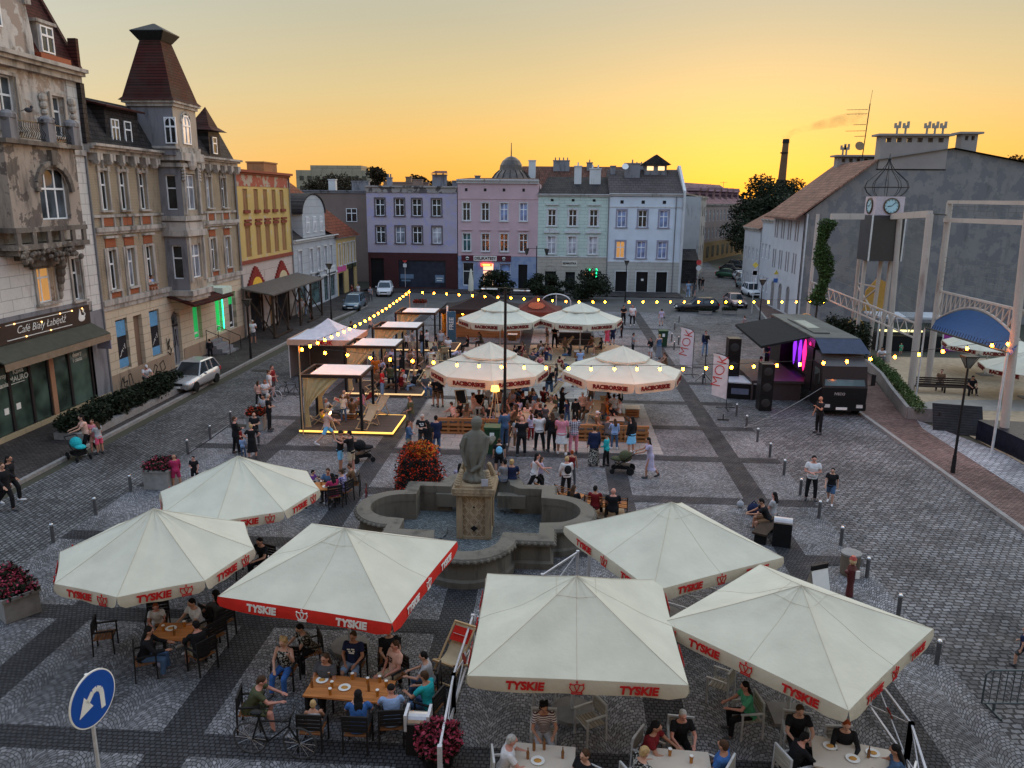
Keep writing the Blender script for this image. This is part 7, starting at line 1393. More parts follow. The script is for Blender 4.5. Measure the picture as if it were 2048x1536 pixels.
P_(739,634,741,668,'wk',-90,'sk','tank:peach','shorts:dgrey','bare-shouldered person walking behind the dense bulb row')
P_(702,645,703,690,'st',-90,'sk','tee:black','trousers:black','dark-haired head just behind the peak of the white tent')
P_(541,735,547,792,'st',-100,'sb','tee:dred','shorts:dgrey','man in dark red tee holding the black bicycle')
P_(532,744,540,800,'st',-80,'ub','tee:white','trousers:dgrey','woman in white tee with the white bicycle')
P_(530,763,533,812,'cr',180,'lr','tee:white','shorts:dgrey','red-haired woman in white standing with the cyclists')
P_(519,765,519,812,'st',10,'lb','tee:peach','trousers:black','girl in peach top at the left of the cyclists group')
P_(534,788,540,862,'cr',-70,'sg','tee:black','trousers:black','broad man in black with folded arms beside the flower planter')
P_(527,793,530,850,'st',160,'sk','tee:lgrey','trousers:dgrey','person in grey half hidden behind the man with folded arms')
P_(470,838,474,908,'st',-60,'sb','jacket:black','trousers:black','man in black suit jacket in the family group beyond the umbrellas')
P_(479,857,482,906,'cr',-90,'sk','tee:dred','trousers:black','child in dark red beside the man in the black suit')
P_(487,876,487,915,'st',30,'ss','long:lblue','trousers:denim','child in pale blue hoodie in the family group')
P_(503,853,506,918,'hp',20,'sl','dress:black','','blonde woman in black dress with hands on hips')
P_(505,829,512,890,'cr',180,'','tee:black','trousers:dgrey','bald man in black facing the family group near the planter')
P_(357,914,354,976,'st',60,'','long:magenta','shorts:magenta','bald bearded man in magenta shirt by the square flower planter')
P_(388,916,391,970,'st',180,'sk','tee:black','shorts:black','boy in black tee just above the far left umbrella')
P_(662,822,655,888,'ru',-50,'ul','tee:peach','shorts:sky','woman in pink top and blue shorts stepping off the nearest deck','wshoes')
P_(682,866,682,943,'hu',-90,'hd','tank:black','shorts:sky','woman in light blue shorts being hugged')
P_(697,867,704,948,'hu',90,'sk','tee:black','shorts:beige','man in black tee and white shorts hugging the woman in blue shorts','wshoes')
# -- pergolas
P_(688,800,688,851,'ph',10,'sw','tee:white','trousers:denim','white-haired man in white tee standing on the nearest deck')
P_(643,822,0,0,'sb',-60,'hk','tee:yellow','shorts:brown','person in yellow shirt lit by the bulb on the nearest deck')
P_(652,800,0,0,'sb',-100,'sg','tee:lgrey','trousers:dgrey','grey-haired person behind the one in yellow')
P_(688,784,0,0,'sr',10,'','tee:brown','trousers:dgrey','bald man in brown sitting behind the nearest deck')
P_(704,800,0,0,'sr',0,'sb','tee:brown','trousers:black','person in brown right of the bald man in brown')
P_(724,781,0,0,'sr',100,'lk','tee:pink','shorts:brown','dark-haired woman in pink sitting between the first two pergolas')
P_(760,740,765,795,'cr',-80,'lk','tee:red','trousers:ldenim','woman in bright red tee between the first and second pergolas')
P_(781,731,782,782,'st',0,'sb','tee:olive','trousers:black','man in dark olive tee seen from behind at the second pergola')
P_(806,743,0,0,'sr',150,'he','tee:white','shorts:dgrey','person in white tee and red cap at the second deck')
P_(829,746,0,0,'sr',120,'cl','long:black','trousers:ldenim','blonde woman in black sitting at the second deck')
P_(839,733,0,0,'sx',90,'sk','long:black','trousers:black','person in black bending over beside the blonde woman')
P_(751,716,752,765,'st',200,'lb','tee:orange','shorts:orange','woman lit orange by the bulbs at the second pergola curtain')  # the bulb glow is put into the orange of her clothes
P_(772,706,773,752,'st',-120,'lk','tank:brown','trousers:black','dark-haired person in brown inside the second pergola')
P_(785,699,786,745,'st',170,'sb','tee:lilac','trousers:dgrey','man in lilac shirt inside the second pergola')
P_(802,703,803,750,'cr',100,'lk','dress:black','','woman in black dress right of the second pergola frame')
P_(823,663,826,706,'cr',-60,'sk','tee:grey','shorts:beige','man in grey tee in the third pergola')
P_(843,664,844,708,'st',120,'sb','long:black','trousers:ldenim','man in black top and pale jeans by the third pergola post')
P_(853,662,854,700,'st',60,'sk','tee:white','trousers:black','person in white tee next to the pale jeans man')
P_(812,668,813,700,'st',140,'sk','tee:white','trousers:black','person in black and white at the third curtain')
P_(819,702,0,0,'sr',-140,'lk','tank:brown','shorts:dgrey','dark-haired woman sitting in the third pergola, leftmost of three')
P_(831,700,0,0,'sx',170,'lb','tank:peach','shorts:dgrey','middle one of three women sitting in the third pergola')
P_(840,708,0,0,'sr',150,'lb','tee:brown','shorts:brown','right one of three women sitting in the third pergola')
P_(868,688,0,0,'sb',-120,'sb','tee:dgrey','trousers:lgrey','man lying back in a deck chair behind the third pergola')
P_(862,700,0,0,'sr',20,'sk','tee:white','trousers:dgrey','person in white tee sitting beside the reclining man')
P_(868,712,0,0,'sr',100,'ub','tee:peach','shorts:peach','woman in peach top at the edge of the second parasol')
P_(899,676,897,718,'cr',170,'hk','tee:white','trousers:black','man in black cap and white tee behind the left parasol')
P_(912,700,906,730,'be',-80,'sb','tee:lilac','trousers:olive','man in lilac tee bending down behind the left parasol')
P_(881,662,882,704,'st',190,'sb','tee:lgrey','trousers:dgrey','man in light grey tee near the bar banner')
P_(872,670,872,704,'st',-90,'sk','tee:black','shorts:red','person in black and red left of the grey tee man near the banner')
P_(790,632,791,655,'st',-100,'lb','tee:lilac','trousers:dgrey','person in lilac waiting beyond the farthest pergola')
P_(798,631,799,655,'st',90,'hw','tee:black','trousers:black','person in black with white cap beyond the farthest pergola')
# -- middle of the terrace
P_(820,795,823,866,'st',120,'sb','tee:olive','shorts:dgrey','man in olive tee beside the glowing deck corner',)
P_(815,845,818,916,'cr',-70,'lb','long:denim','shorts:khaki','person in denim shirt and khaki shorts in the group above the flowers')
P_(844,833,846,902,'cr',180,'sg','tee:black','trousers:dgrey','man in black tee with a pale print facing the camera above the flowers','print')
P_(855,848,857,922,'st',30,'lk','dress:black','long_skirt:black','woman in long black dress above the red flowers')
P_(870,836,873,912,'st',10,'sk','jacket:navy','trousers:denim','man in navy blazer and jeans left of the statue','wshoes')
P_(869,757,871,812,'cr',60,'sk','tee:black','shorts:brown','left one of two people in black under the left rim of the left parasol')
P_(879,758,881,815,'cr',30,'sb','tee:black','shorts:brown','right one of two people in black under the left rim of the left parasol')
P_(903,808,0,0,'sx',60,'sb','tank:peach','shorts:black','bare-shouldered man sitting on the left pallet sofa',)
P_(920,803,0,0,'sr',60,'sk','tee:black','trousers:black','person in black sitting on the left pallet sofa')
P_(934,812,0,0,'sx',0,'lb','tank:brown','shorts:brown','brown-haired woman on the left pallet sofa')
P_(947,789,0,0,'sr',-80,'ub','long:peach','shorts:white','woman in pale pink sitting up beside the floor lamp')
P_(958,783,0,0,'sr',190,'sk','tee:black','trousers:black','man in black behind the woman in pale pink')
P_(1000,778,0,0,'sr',130,'lb','tank:peach','shorts:dred','woman sitting right of the tall lamp under the left parasol')
P_(1025,782,0,0,'sr',150,'lk','tank:peach','shorts:black','dark-haired woman sitting second right of the tall lamp')
P_(981,812,979,862,'st',20,'sb','tee:black','shorts:lilac','woman in black tee carrying a child beside the statue head')
P_(986,826,986,858,'st',-20,'ub','tank:sky','shorts:hotpink','small child in blue and pink by the pallet sofa end',)
P_(1007,822,1009,893,'st',30,'sk','long:denim','trousers:denim','person all in denim at the foot of the tall lamp')
P_(992,882,998,948,'st',10,'ub','tee:black','shorts:black','woman in black with a sky blue backpack behind the fountain','backpack:sky')
P_(1005,892,1004,938,'st',170,'sw','long:lgrey','trousers:grey','toddler in pale hooded jacket beside the blue backpack',)
P_(1046,838,1043,912,'st',0,'','tee:black','trousers:black','bald man in black from behind, leftmost of the row of spectators')
P_(1036,840,1034,896,'st',10,'sb','tee:lgrey','trousers:brown','person half hidden behind the bald spectator in black')
P_(1077,830,1078,902,'st',10,'sk','tee:white','trousers:black','woman in white tee with a white tote bag in the row of spectators','bag:white')
P_(1064,832,1062,880,'st',20,'lb','tee:lilac','trousers:dred','person in lilac behind the white tote bag woman')
P_(1102,830,1103,903,'st',10,'lb','long:black','trousers:black','woman all in black left of the pink tee in the row of spectators')
P_(1122,830,1122,910,'st',0,'ub','tee:pink','skirt:white','woman in pink tee and white skirt with a black bag, from behind','bag:black')
P_(1146,834,1147,908,'st',0,'sk','tee:plaid','trousers:pink','person in plaid shirt and pink trousers seen from behind')
P_(1186,857,1187,932,'st',10,'ub','jacket:navy','long_skirt:pattern','woman in navy jacket and long patterned skirt')
P_(1212,871,1212,934,'st',70,'hk','long:cyan','trousers:black','boy in turquoise jacket and black cap by the patterned skirt')
P_(1225,842,1228,898,'ph',20,'lb','long:lblue','trousers:denim','girl in pale denim shirt taking a photo in front of the right sofa')
P_(1257,838,1262,908,'st',30,'lk','long:black','skirt:sky','woman in black jacket and light blue skirt by the right sofa','wshoes')
P_(1289,880,1299,955,'pu',80,'lk','dress:lilac','','woman in grey-violet dress pushing the dark pushchair')
P_(1162,788,1164,838,'st',10,'hw','tee:peach','trousers:dgrey','man in pale tee and white cap standing behind the spectators')
P_(1148,800,1150,846,'st',0,'sk','long:black','trousers:black','man in black left of the white cap, behind the plaid shirt')
P_(1122,778,1123,830,'ph',-60,'lk','long:black','long_skirt:black','woman in black raising a phone in the middle of the terrace')
P_(1100,737,1098,798,'st',0,'lr','tee:black','trousers:denim','woman in black tee and jeans between the two near parasols')
P_(1112,730,1112,775,'st',80,'lk','tee:black','trousers:dgrey','dark-haired woman right of the one in jeans between the parasols')
P_(1215,800,0,0,'sr',-60,'sr','tank:orange','shorts:white','sunburnt person in orange in the olive deck chair under the right parasol')
P_(1218,785,0,0,'sr',-80,'sk','tee:black','trousers:black','person in black behind the one in orange')
P_(1195,826,0,0,'sr',-90,'hw','tee:brown','shorts:peach','person in white cap sitting on the right pallet sofa')
P_(1216,838,0,0,'sx',10,'sr','tee:dgrey','trousers:dgrey','red-haired head just over the right pallet sofa back')
P_(1046,790,0,0,'sr',10,'sr','tee:black','trousers:black','red-haired person in the seated crowd right of the tall lamp')
P_(1062,795,0,0,'sr',-20,'lk','long:lgrey','trousers:grey','dark-haired woman in grey in the seated crowd')
P_(1076,800,0,0,'sr',40,'ub','tank:peach','shorts:beige','woman with a bun in the seated crowd')
P_(1080,812,0,0,'sr',20,'sb','long:black','trousers:black','man in black in front of the woman with the bun')
P_(1092,790,0,0,'sb',-70,'lk','tee:black','trousers:denim','person in black lying back right of the seated crowd')
P_(1030,812,0,0,'sr',60,'lb','tank:brown','shorts:brown','woman in brown in the deck chair right of the tall lamp')
P_(1040,775,0,0,'sr',10,'sk','tee:black','trousers:dgrey','short-haired person in black at the back of the seated crowd')
for x,y,l in((1008,758,'left'),(1018,752,'middle'),(1055,755,'right')):P_(x,y,0,0,'sr',100,'lb','tee:grey','trousers:denim',f'{l} one of three people in shade under the back rim of the left parasol')
P_(1180,770,1181,812,'st',0,'sk','shorts:dgrey' and 'tee:brown','shorts:dgrey','person with bare legs under the back rim of the right parasol')
P_(1238,772,1240,826,'st',90,'sk','jacket:black','trousers:black','man in black standing by the right parasol pole')
P_(1036,800,0,0,'sr',30,'sk','tee:lilac','trousers:dgrey','person in lilac sitting directly right of the tall lamp pole')
P_(1054,810,1054,862,'st',20,'lb','tee:peach','trousers:denim','woman in peach top standing inside the crowd behind the bald spectator')
P_(1066,780,0,0,'sx',60,'sb','tee:olive','trousers:dgrey','man in olive bending forward at the back of the seated crowd')
P_(1090,812,1090,860,'st',-30,'sk','tee:dgrey','trousers:black','man in dark grey behind the white tote bag woman')
P_(1108,796,0,0,'sb',80,'lb','tank:peach','shorts:denim','woman reclining in the pale deck chair behind the spectators')
P_(1134,802,1134,850,'st',60,'lk','tee:navy','trousers:denim','person in navy between the pink tee and the plaid shirt, farther back')
P_(1012,800,0,0,'sr',-60,'lb','tank:brown','shorts:beige','tanned woman sitting just right of the floor lamp')
P_(975,770,0,0,'sr',170,'sk','tee:white','trousers:dgrey','person in white at the back of the left parasol group')
P_(914,822,0,0,'sb',80,'sb','tank:brown','shorts:dgrey','bare-shouldered person lying on the left pallet sofa')
P_(1240,800,0,0,'sr',100,'sk','tee:white','shorts:dgrey','person in white sitting right of the one in orange')
P_(1085,690,0,0,'sb',60,'sb','tee:lgrey','trousers:denim','person in pale tee reclining on the sand beside the standing pair')
P_(1045,686,0,0,'sr',90,'lb','tank:dred','shorts:brown','woman in dark red farther back on the sand')
P_(1148,740,0,0,'sb',-60,'sk','tee:black','trousers:black','dark person reclining before the left rim of the right parasol')
P_(1140,690,0,0,'sr',60,'lk','tee:black','trousers:denim','person in black in front of the black sofa')
P_(1093,640,1093,668,'st',10,'lb','tee:white','trousers:white','person dressed in white between the two far parasols')
P_(1150,735,1150,775,'s2',20,'sb','tee:grey','shorts:khaki','man in grey tee in front of the right parasol left rim')
# -- sand beach and beyond
P_(935,673,0,0,'sr',90,'lr','tee:black','trousers:black','red-haired woman in black near the bar counter')
P_(958,667,0,0,'sx',120,'lb','tee:pattern','trousers:dgrey','person in patterned top bending near the bar counter')
P_(986,689,0,0,'sr',-100,'lk','tank:peach','shorts:black','woman in light top by the far left parasol pole')
P_(1030,693,0,0,'sb',-60,'sk','tee:black','trousers:black','man in black reclining on the sand near the tall lamp')
P_(1050,702,0,0,'sr',-120,'sk','tee:brown','trousers:black','leftmost of the people sitting together on the sand')
P_(1066,706,0,0,'sr',160,'sb','tee:dgrey','shorts:beige','second from the left of those sitting together on the sand')
P_(1081,710,0,0,'sx',170,'lb','tank:pink','shorts:dgrey','third of those sitting together on the sand, in pink')
P_(1082,684,0,0,'sr',10,'sk','tee:brown','trousers:black','person in brown sitting behind the others on the sand')
P_(1092,655,1094,694,'st',-90,'lb','tank:dgrey','shorts:beige','person in shorts standing left of the man in black on the sand')
P_(1107,652,1109,696,'cr',-170,'sb','tee:black','trousers:black','man in black with folded arms standing on the sand')
P_(1130,676,0,0,'sr',-150,'sb','tee:brown','trousers:olive','man sitting at the left end of the black sofa')
P_(1184,674,0,0,'sr',120,'sk','tee:brown','trousers:dgrey','man sitting right of the black sofa')
P_(1202,678,0,0,'sr',90,'lk','tee:black','shorts:brown','dark-haired woman in black on the sand right of the black sofa')
P_(1161,701,0,0,'sr',0,'sb','tee:lblue','trousers:dgrey','man in pale blue shirt sitting with his back to the camera on the sand')
P_(1120,715,0,0,'sb',-60,'sk','tee:dred','trousers:denim','person in dark red reclining at the front of the sand')
P_(1128,738,0,0,'sr',60,'lk','tee:white','trousers:lilac','woman in white tee seated in front of the sand between the parasols')
P_(1213,655,1214,690,'st',10,'lb','dress:hotpink','','woman in bright pink dress behind the far right parasol')
P_(1225,655,1225,690,'st',0,'sb','tee:navy','shorts:navy','person in navy beside the pink dress')
P_(1242,640,1243,675,'st',100,'sk','long:black','trousers:black','man all in black standing right of the far right parasol')
P_(1246,613,1246,650,'cr',190,'sk','tee:black','trousers:black','man in black tee near the row of far bulbs')
P_(1263,612,1264,651,'st',180,'lb','tee:white','trousers:black','person in white tee with a black bag near the far bulbs','bag:black')
P_(1322,620,1322,652,'st',20,'sk','tee:lilac','shorts:lgrey','person in lilac tee walking away on the open square','bag:navy')
P_(1263,669,1265,712,'cr',-110,'sk','tee:grey','trousers:black','bearded man in grey tee with folded arms behind the right parasol')
P_(1299,678,1300,716,'cr',150,'lk','long:black','shorts:white','woman in black top and white shorts left of the bin')
P_(1318,672,1317,717,'cr',30,'ul','tank:denim','long_skirt:grey','woman in long grey skirt beside the white shorts woman')
P_(1329,708,0,0,'sk',100,'lb','tank:brown','shorts:brown','woman crouching by the parasol rim near the small bollards')
P_(1407,664,1409,712,'ph',170,'sb','long:navy','trousers:ldenim','man in navy shirt and pale jeans by the tripod')
P_(1487,634,1487,668,'st',20,'sb','tee:grey','trousers:grey','man in grey standing by the kerb beyond the stage canopy')
P_(1376,562,1376,594,'wk',0,'sb','tee:ldenim','trousers:ldenim','leftmost of four walkers at the street mouth')
P_(1387,566,1387,594,'wk',10,'lk','dress:dgrey','','second of four walkers at the street mouth, in a dark dress')
P_(1396,556,1396,582,'wk',0,'sk','tee:black','trousers:black','third of four walkers at the street mouth, in black')
P_(1404,558,1404,582,'wk',-10,'sk','tee:black','shorts:dgrey','rightmost of four walkers at the street mouth')
P_(1520,716,1518,765,'cr',-100,'sk','long:black','trousers:black','stage technician in black among the speakers',)
P_(1592,700,1592,745,'cr',100,'sg','tee:navy','trousers:black','performer in dark blue lit by the purple stage light')
P_(1643,797,1636,867,'ph',120,'','tee:black','trousers:black','bald man in black standing in front of the truck cab')
P_(1628,917,1620,1000,'cr',170,'sk','tee:white','trousers:black','woman in white tee and black trousers walking on the right-hand road')
P_(1663,940,1659,1008,'wk',150,'sk','tee:black','shorts:denim','boy in black tee and denim shorts on the right-hand road')
P_(1524,1003,0,0,'sx',70,'sk','tee:black','shorts:brown','person in black hunched over on the dark bench by the bollards')
P_(1549,990,0,0,'sr',60,'lk','tee:lgrey','shorts:peach','woman in white tee with long dark hair on the dark bench')
P_(2046,1262,2042,1336,'wk',20,'sb','tee:navy','shorts:dgrey','person in navy cut by the right picture edge')
P_(1765,697,0,0,'sx',150,'sk','tee:white','trousers:dgrey','person in white crouching on the sand court')
P_(1800,696,1800,712,'st',160,'sl','tee:green','shorts:green','small child in green on the sand court')
P_(1884,742,0,0,'sr',150,'sb','tee:brown','trousers:dgrey','person sitting against the dark bench on the sand court')
P_(1946,755,0,0,'sk',170,'sk','tee:black','trousers:black','dark figure sitting on the sand court right of the bench')
# -- fountain and left table
P_(920,932,0,0,'sr',0,'lk','tee:lilac','trousers:dgrey','woman in lilac top sitting behind the statue')
P_(1009,926,0,0,'sr',20,'sk','tee:grey','trousers:denim','man in grey tee sitting on the fountain rim')
P_(1024,926,0,0,'sr',0,'ul','tee:navy','trousers:dgrey','blonde woman in navy leaning on the man at the fountain rim')
P_(1064,912,1068,988,'ru',-80,'lk','tank:white','trousers:black','long-haired girl in white top striding past the fountain')
P_(1075,918,1080,980,'wk',-80,'lb','tee:lilac','trousers:black','person half hidden beyond the striding girl')
P_(1141,905,1142,968,'st',-10,'ur','tank:dred','trousers:dgrey','red-haired person in front of the blonde in the white hoodie')
P_(1132,918,1132,992,'st',0,'sl','long:white','trousers:black','blonde woman in white hoodie with a black backpack','backpack:black')
P_(1148,976,0,0,'sr',-20,'lb','tee:black','trousers:black','dark-haired woman on the second orange bench chair')
P_(1191,977,0,0,'sr',0,'sk','tee:dred','trousers:black','person in dark red on the third orange bench chair')
P_(1227,982,0,0,'sr',-10,'','tee:black','trousers:black','bald man in black on the rightmost orange bench chair')
P_(626,944,0,0,'si',-90,'sk','tee:purple','trousers:dgrey','boy in purple tee at the dark table behind the far left umbrella')
P_(656,942,0,0,'si',180,'sb','tee:denim','trousers:dgrey','person facing the camera at the dark table behind the far left umbrella')
P_(664,952,0,0,'si',30,'lk','tee:magenta','trousers:floral','woman in crimson tee at the dark table')
P_(682,944,0,0,'si',70,'ub','tee:floral','shorts:lilac','woman in blue patterned blouse at the dark table')
P_(699,932,0,0,'si',100,'sb','tee:brown','trousers:dgrey','person behind the patterned blouse at the dark table')
# -- foreground tables
P_(311,1213,0,0,'si',200,'lr','tee:white','shorts:lgrey','girl in white under the nearest left umbrella')
P_(384,1205,0,0,'si',150,'sk','tee:white','shorts:beige','man in white tee under the nearest left umbrella')
P_(296,1262,0,0,'si',-60,'lk','long:black','trousers:denim','woman in black with her back to us at the far left table')
P_(392,1250,0,0,'si',60,'sk','jacket:black','shorts:khaki','man in black jacket at the right of the far left table')
P_(566,1284,0,0,'sh',180,'cl','tank:pattern','trousers:blue','curly blonde woman in dark tank top and jeans, hand to her head')
P_(706,1272,0,0,'sr',175,'sb','tee:navy','shorts:ldenim','man in navy tee with white print under the red-edged parasol','print')
P_(790,1290,0,0,'sr',140,'sb','tee:peach','shorts:beige','man in pale pink tee turning to his left at the long table','print2')
P_(847,1312,0,0,'si',90,'sk','tee:lgrey','trousers:denim','dark-haired person in light grey between the pink and turquoise tees')
P_(849,1352,0,0,'si',70,'sb','tee:cyan','trousers:denim','man in turquoise tee at the right end of the long table')
P_(782,1378,0,0,'si',10,'hk','tee:lblue','trousers:dgrey','man in pale blue tee and black cap with his back to the camera')
P_(716,1390,0,0,'si',0,'lk','tee:blue','trousers:dgrey','woman with long black hair and blue blouse at the long table')
P_(626,1408,0,0,'si',0,'sl','tank:lgrey','shorts:ldenim','blonde child in grey top with its back to the camera')
P_(520,1362,0,0,'sx',-80,'sb','tee:olive','shorts:camo','man in olive tee and camouflage shorts at the left of the long table')
P_(600,1256,0,0,'sx',120,'sk','tee:pattern','trousers:black','person in dark patterned top half hidden by the red valance')
P_(520,1082,0,0,'si',160,'sk','tee:black','trousers:black','dark-clad guest in the gap between the far left umbrellas')
P_(432,1188,0,0,'si',60,'lk','tee:dgrey','shorts:dgrey','guest in dark grey right of the nearest left umbrella')
P_(778,1262,0,0,'sr',190,'sb','tee:black','trousers:black','guest in black behind the man in pale pink tee')
P_(650,1316,0,0,'sr',175,'lb','tee:dgrey','trousers:black','guest in dark grey between the tank top woman and the navy tee')
P_(1490,1372,0,0,'si',100,'lk','tee:green','trousers:black','guest in green in the shade of the cornerwise parasol')
P_(1600,1420,0,0,'si',170,'sb','tee:black','trousers:black','guest in black in the shade behind the cornerwise parasol pole')
P_(1088,1414,0,0,'si',180,'ck','tee:striped','trousers:lgrey','woman in striped tee facing the camera at the bottom table')
P_(1022,1480,0,0,'si',-80,'sg','tee:white','trousers:dgrey','grey-haired man in white tee at the bottom table')
P_(1170,1510,0,0,'sr',150,'sb','tee:black','trousers:black','short-haired man in black right of the bottom table')
P_(1310,1452,0,0,'si',-120,'lk','tee:dred','trousers:black','dark-haired woman in dark red at the middle white table')
P_(1366,1430,0,0,'cr' and 'si',175,'sg','tee:black','trousers:black','man in black polo facing the camera at the middle white table')
P_(1288,1504,0,0,'si',-60,'sl','tee:pattern','trousers:black','blonde woman in patterned top with her back half turned at bottom')
P_(1446,1490,0,0,'sr',60,'sb','tee:blue','trousers:dgrey','man in cornflower blue shirt right of the middle white table')
P_(1610,1475,0,0,'sx',-70,'sk','jacket:black','trousers:black','man in black leaning over beside the right-hand food table')
P_(1693,1450,0,0,'si',180,'sr','jacket:black','trousers:black','person in black facing the camera behind the right-hand food table')
P_(1792,1500,0,0,'si',60,'lk','tee:denim','trousers:black','woman with thick black hair right of the right-hand food table')
random.seed(21);used=set();ZN=[((1022,1112),(772,826),9,'in the crowd right of the tall lamp'),((1042,1100),(684,712),5,'on the sand behind the left parasol'),((745,862),(700,752),8,'among the guests between the middle pergolas'),((985,1040),(752,792),4,'in shade under the left parasol'),((1160,1245),(772,812),5,'in shade under the right parasol'),((880,945),(686,712),3,'between the pergolas and the left parasol')]
for(x0,x1),(y0,y1),n_,where in ZN:
 for j in range(n_):
  while 1:
   tc_,bc_,hr=random.choice('black dgrey navy brown white dred lilac denim olive peach'.split()),random.choice('black dgrey denim khaki brown'.split()),random.choice('sk sb lk lb ub cl'.split())
   if(tc_,bc_,where)not in used:used.add((tc_,bc_,where));break
  wd_={'dgrey':'dark grey','dred':'dark red'};hd_={'l':'long-haired','s':'short-haired','u':'bun-haired','c':'curly'}[hr[0]]
  P_(random.uniform(x0,x1),random.uniform(y0,y1),0,0,random.choice(('sr','sx','sb','sr')),random.uniform(-170,170),hr,'tee:'+tc_,'trousers:'+bc_,f"{hd_} person, {wd_.get(tc_, tc_)} tee, {wd_.get(bc_, bc_)} trousers, {where}")
  # ---- build every needed piece once (voxel-merged so that each body is one skin), then place the people
def topkind(s):return s.split(':')[0]
need=set()
for r in PEOPLE:
 for p in((r[4],)if r[4]!='st' else('st','s2','s3')):
  need|={(p,'body'),(p,'shoes'),(p,topkind(r[7]))}
  if r[8]:need.add((p,topkind(r[8])))
  if r[6]and r[6][0]in HAIRK:need.add((p,HAIRK[r[6][0]]))
  for e in r[10:]:
   if ':' in e:need.add((p,topkind(e)))
tmp={}
for key in sorted(need):
 b,vx=piece(*key);o=b.build('tmp',SKIN[0]);m=o.modifiers.new('r','REMESH');m.mode='VOXEL';m.voxel_size=vx;m.use_smooth_shade=True
 m=o.modifiers.new('s','SMOOTH');m.factor=.5;m.iterations=2 if key[1]=='body' else 5;tmp[key]=o
dg=bpy.context.evaluated_depsgraph_get();PM={}
for key,o in tmp.items():
 me=bpy.data.meshes.new_from_object(o.evaluated_get(dg));me.name=key[1];PM[key]=me
 if key[1]=='body':
  me.materials.append(M_eye);me.materials.append(M_lip);HI=skel(key[0])['HM'].inverted();hd=skel(key[0])['head']
  for pg in me.polygons:
   if(pg.center-hd).length<.14:
    c=HI@pg.center
    if c.y>.05:
     if abs(c.z-.008)<.010 and.018<abs(c.x)<.046:pg.material_index=1
     elif abs(c.z+.062)<.008 and abs(c.x)<.024:pg.material_index=2
for o in tmp.values():me=o.data;bpy.data.objects.remove(o);bpy.data.meshes.remove(me)
NM=dict(tee='shirt',long='long_sleeved_shirt',tank='tank_top',dress='dress',jacket='jacket',trousers='trousers',shorts='shorts',skirt='skirt',long_skirt='long_skirt',shoes='shoes',short='hair',longh='hair',bun='hair',curly='hair',cap='cap',backpack='backpack',bag='shoulder_bag')
def dress_part(root,pose,kind,m):
 o=bpy.data.objects.new(NM[kind],PM[(pose,kind)]);C.objects.link(o);reg(o,root);o.material_slots[0].link='OBJECT';o.material_slots[0].material=m;return o
random.seed(11)
for i,r in enumerate(PEOPLE):
 r=list(r);r[4]=r[4]if r[4]!='st' else('st','s2','s3')[i%3];r[5]+=random.uniform(-14,14)
 hx,hy,fx,fy,pose,face,hair,top,bot,label=r[:10];ex=r[10:];zh=skel(pose)['head']
 if fy:
  q=G(fx,fy);sc=PY(hx,hy,q.y).z/zh.z;sc=max(.5,min(1.12,sc));z0=.0
  if q.x<-21.8 or q.x>16.9:z0=.12
  if 'stage light' in label:q=Vector((13.0,48.5,0));z0=1.2;sc=1
  if 'nearest deck' in label and 'standing' in label:z0=.2
 else:
  sc=.8 if('child' in label or 'boy' in label or 'girl' in label)else 1.0;z0=.0;q=G(hx,hy,zh.z*sc)
  off=Matrix.Rotation(rad(face),3,'Z')@Vector((zh.x,zh.y,0));q=Vector((q.x-off.x*sc,q.y-off.y*sc,0))
  if q.x<-25.3:q=PX(hx,hy,-25.2);sc=max(.6,min(1.1,(q.z-.12)/zh.z));q.z=0;z0=.12
  if 'fountain rim' in label:z0=.0;q=G(hx,hy,1.65);z0=.5
 root=bpy.data.objects.new('person',PM[(pose,'body')]);C.objects.link(root);root.location=(q.x,q.y,z0);root.rotation_euler=(0,0,rad(face));wd=random.uniform(.98,1.16);root.scale=(sc*wd*(-1 if 0 else 1),sc*wd,sc)
 root.material_slots[0].link='OBJECT';root.material_slots[0].material=SKIN[i%3];tag(root,label,'person');root['figure']=1
 dress_part(root,pose,topkind(top),cmat(top.split(':')[1]))
 if bot:dress_part(root,pose,topkind(bot),cmat(bot.split(':')[1]))
 dress_part(root,pose,'shoes',cmat('white' if 'wshoes' in ex or i%4==0 else 'dgrey'))
 if hair and hair[0]in HAIRK:
  k='hair_'+hair[1];hc=HC.get(hair[1],HC['k'])
  dress_part(root,pose,HAIRK[hair[0]],mat(k,hc,.8,var=.35,scale=30,bmp=.5))
 for e_ in ex:
  if ':' in e_:dress_part(root,pose,topkind(e_),cmat(e_.split(':')[1]))
  if e_ in('print','print2'):
   J=skel(pose);c=J['pel']+J['s']*.36+J['fw']*.152;MRp=Matrix.Translation(c)@Matrix.Rotation(math.atan2(-J['s'].y,J['s'].z),4,'X')@Matrix.Rotation(rad(180),4,'Z')@Matrix.Rotation(rad(90),4,'X')
   for k_,(bx_,bz_,bw_)in enumerate(((-.07,.04,.07),(.03,.045,.08),(-.05,-.01,.06),(.05,-.005,.05),(0,-.05,.12))):e=MB();e.box(bx_-bw_/2,bx_+bw_/2,bz_-.016,bz_+.016,-.002,.003);o=e.build('shirt_print',T_ltr if e_=='print' else M_blackp,root);o.matrix_local=MRp
for(yy,lb,c)in((48.35,'left one of two people leaning out of a first-floor window','peach'),(48.75,'right one of two people leaning out of a first-floor window','lblue')):
 root=bpy.data.objects.new('person',PM[('si','body')]);C.objects.link(root);root.location=(-26.25,yy,5.35);root.rotation_euler=(0,0,rad(-90));root.scale=(.9,)*3;root.material_slots[0].link='OBJECT';root.material_slots[0].material=SKIN[1];tag(root,lb,'person','people leaning out of the window')
 dress_part(root,'si','tee',cmat(c));dress_part(root,'si','short',MC['hair_b'])
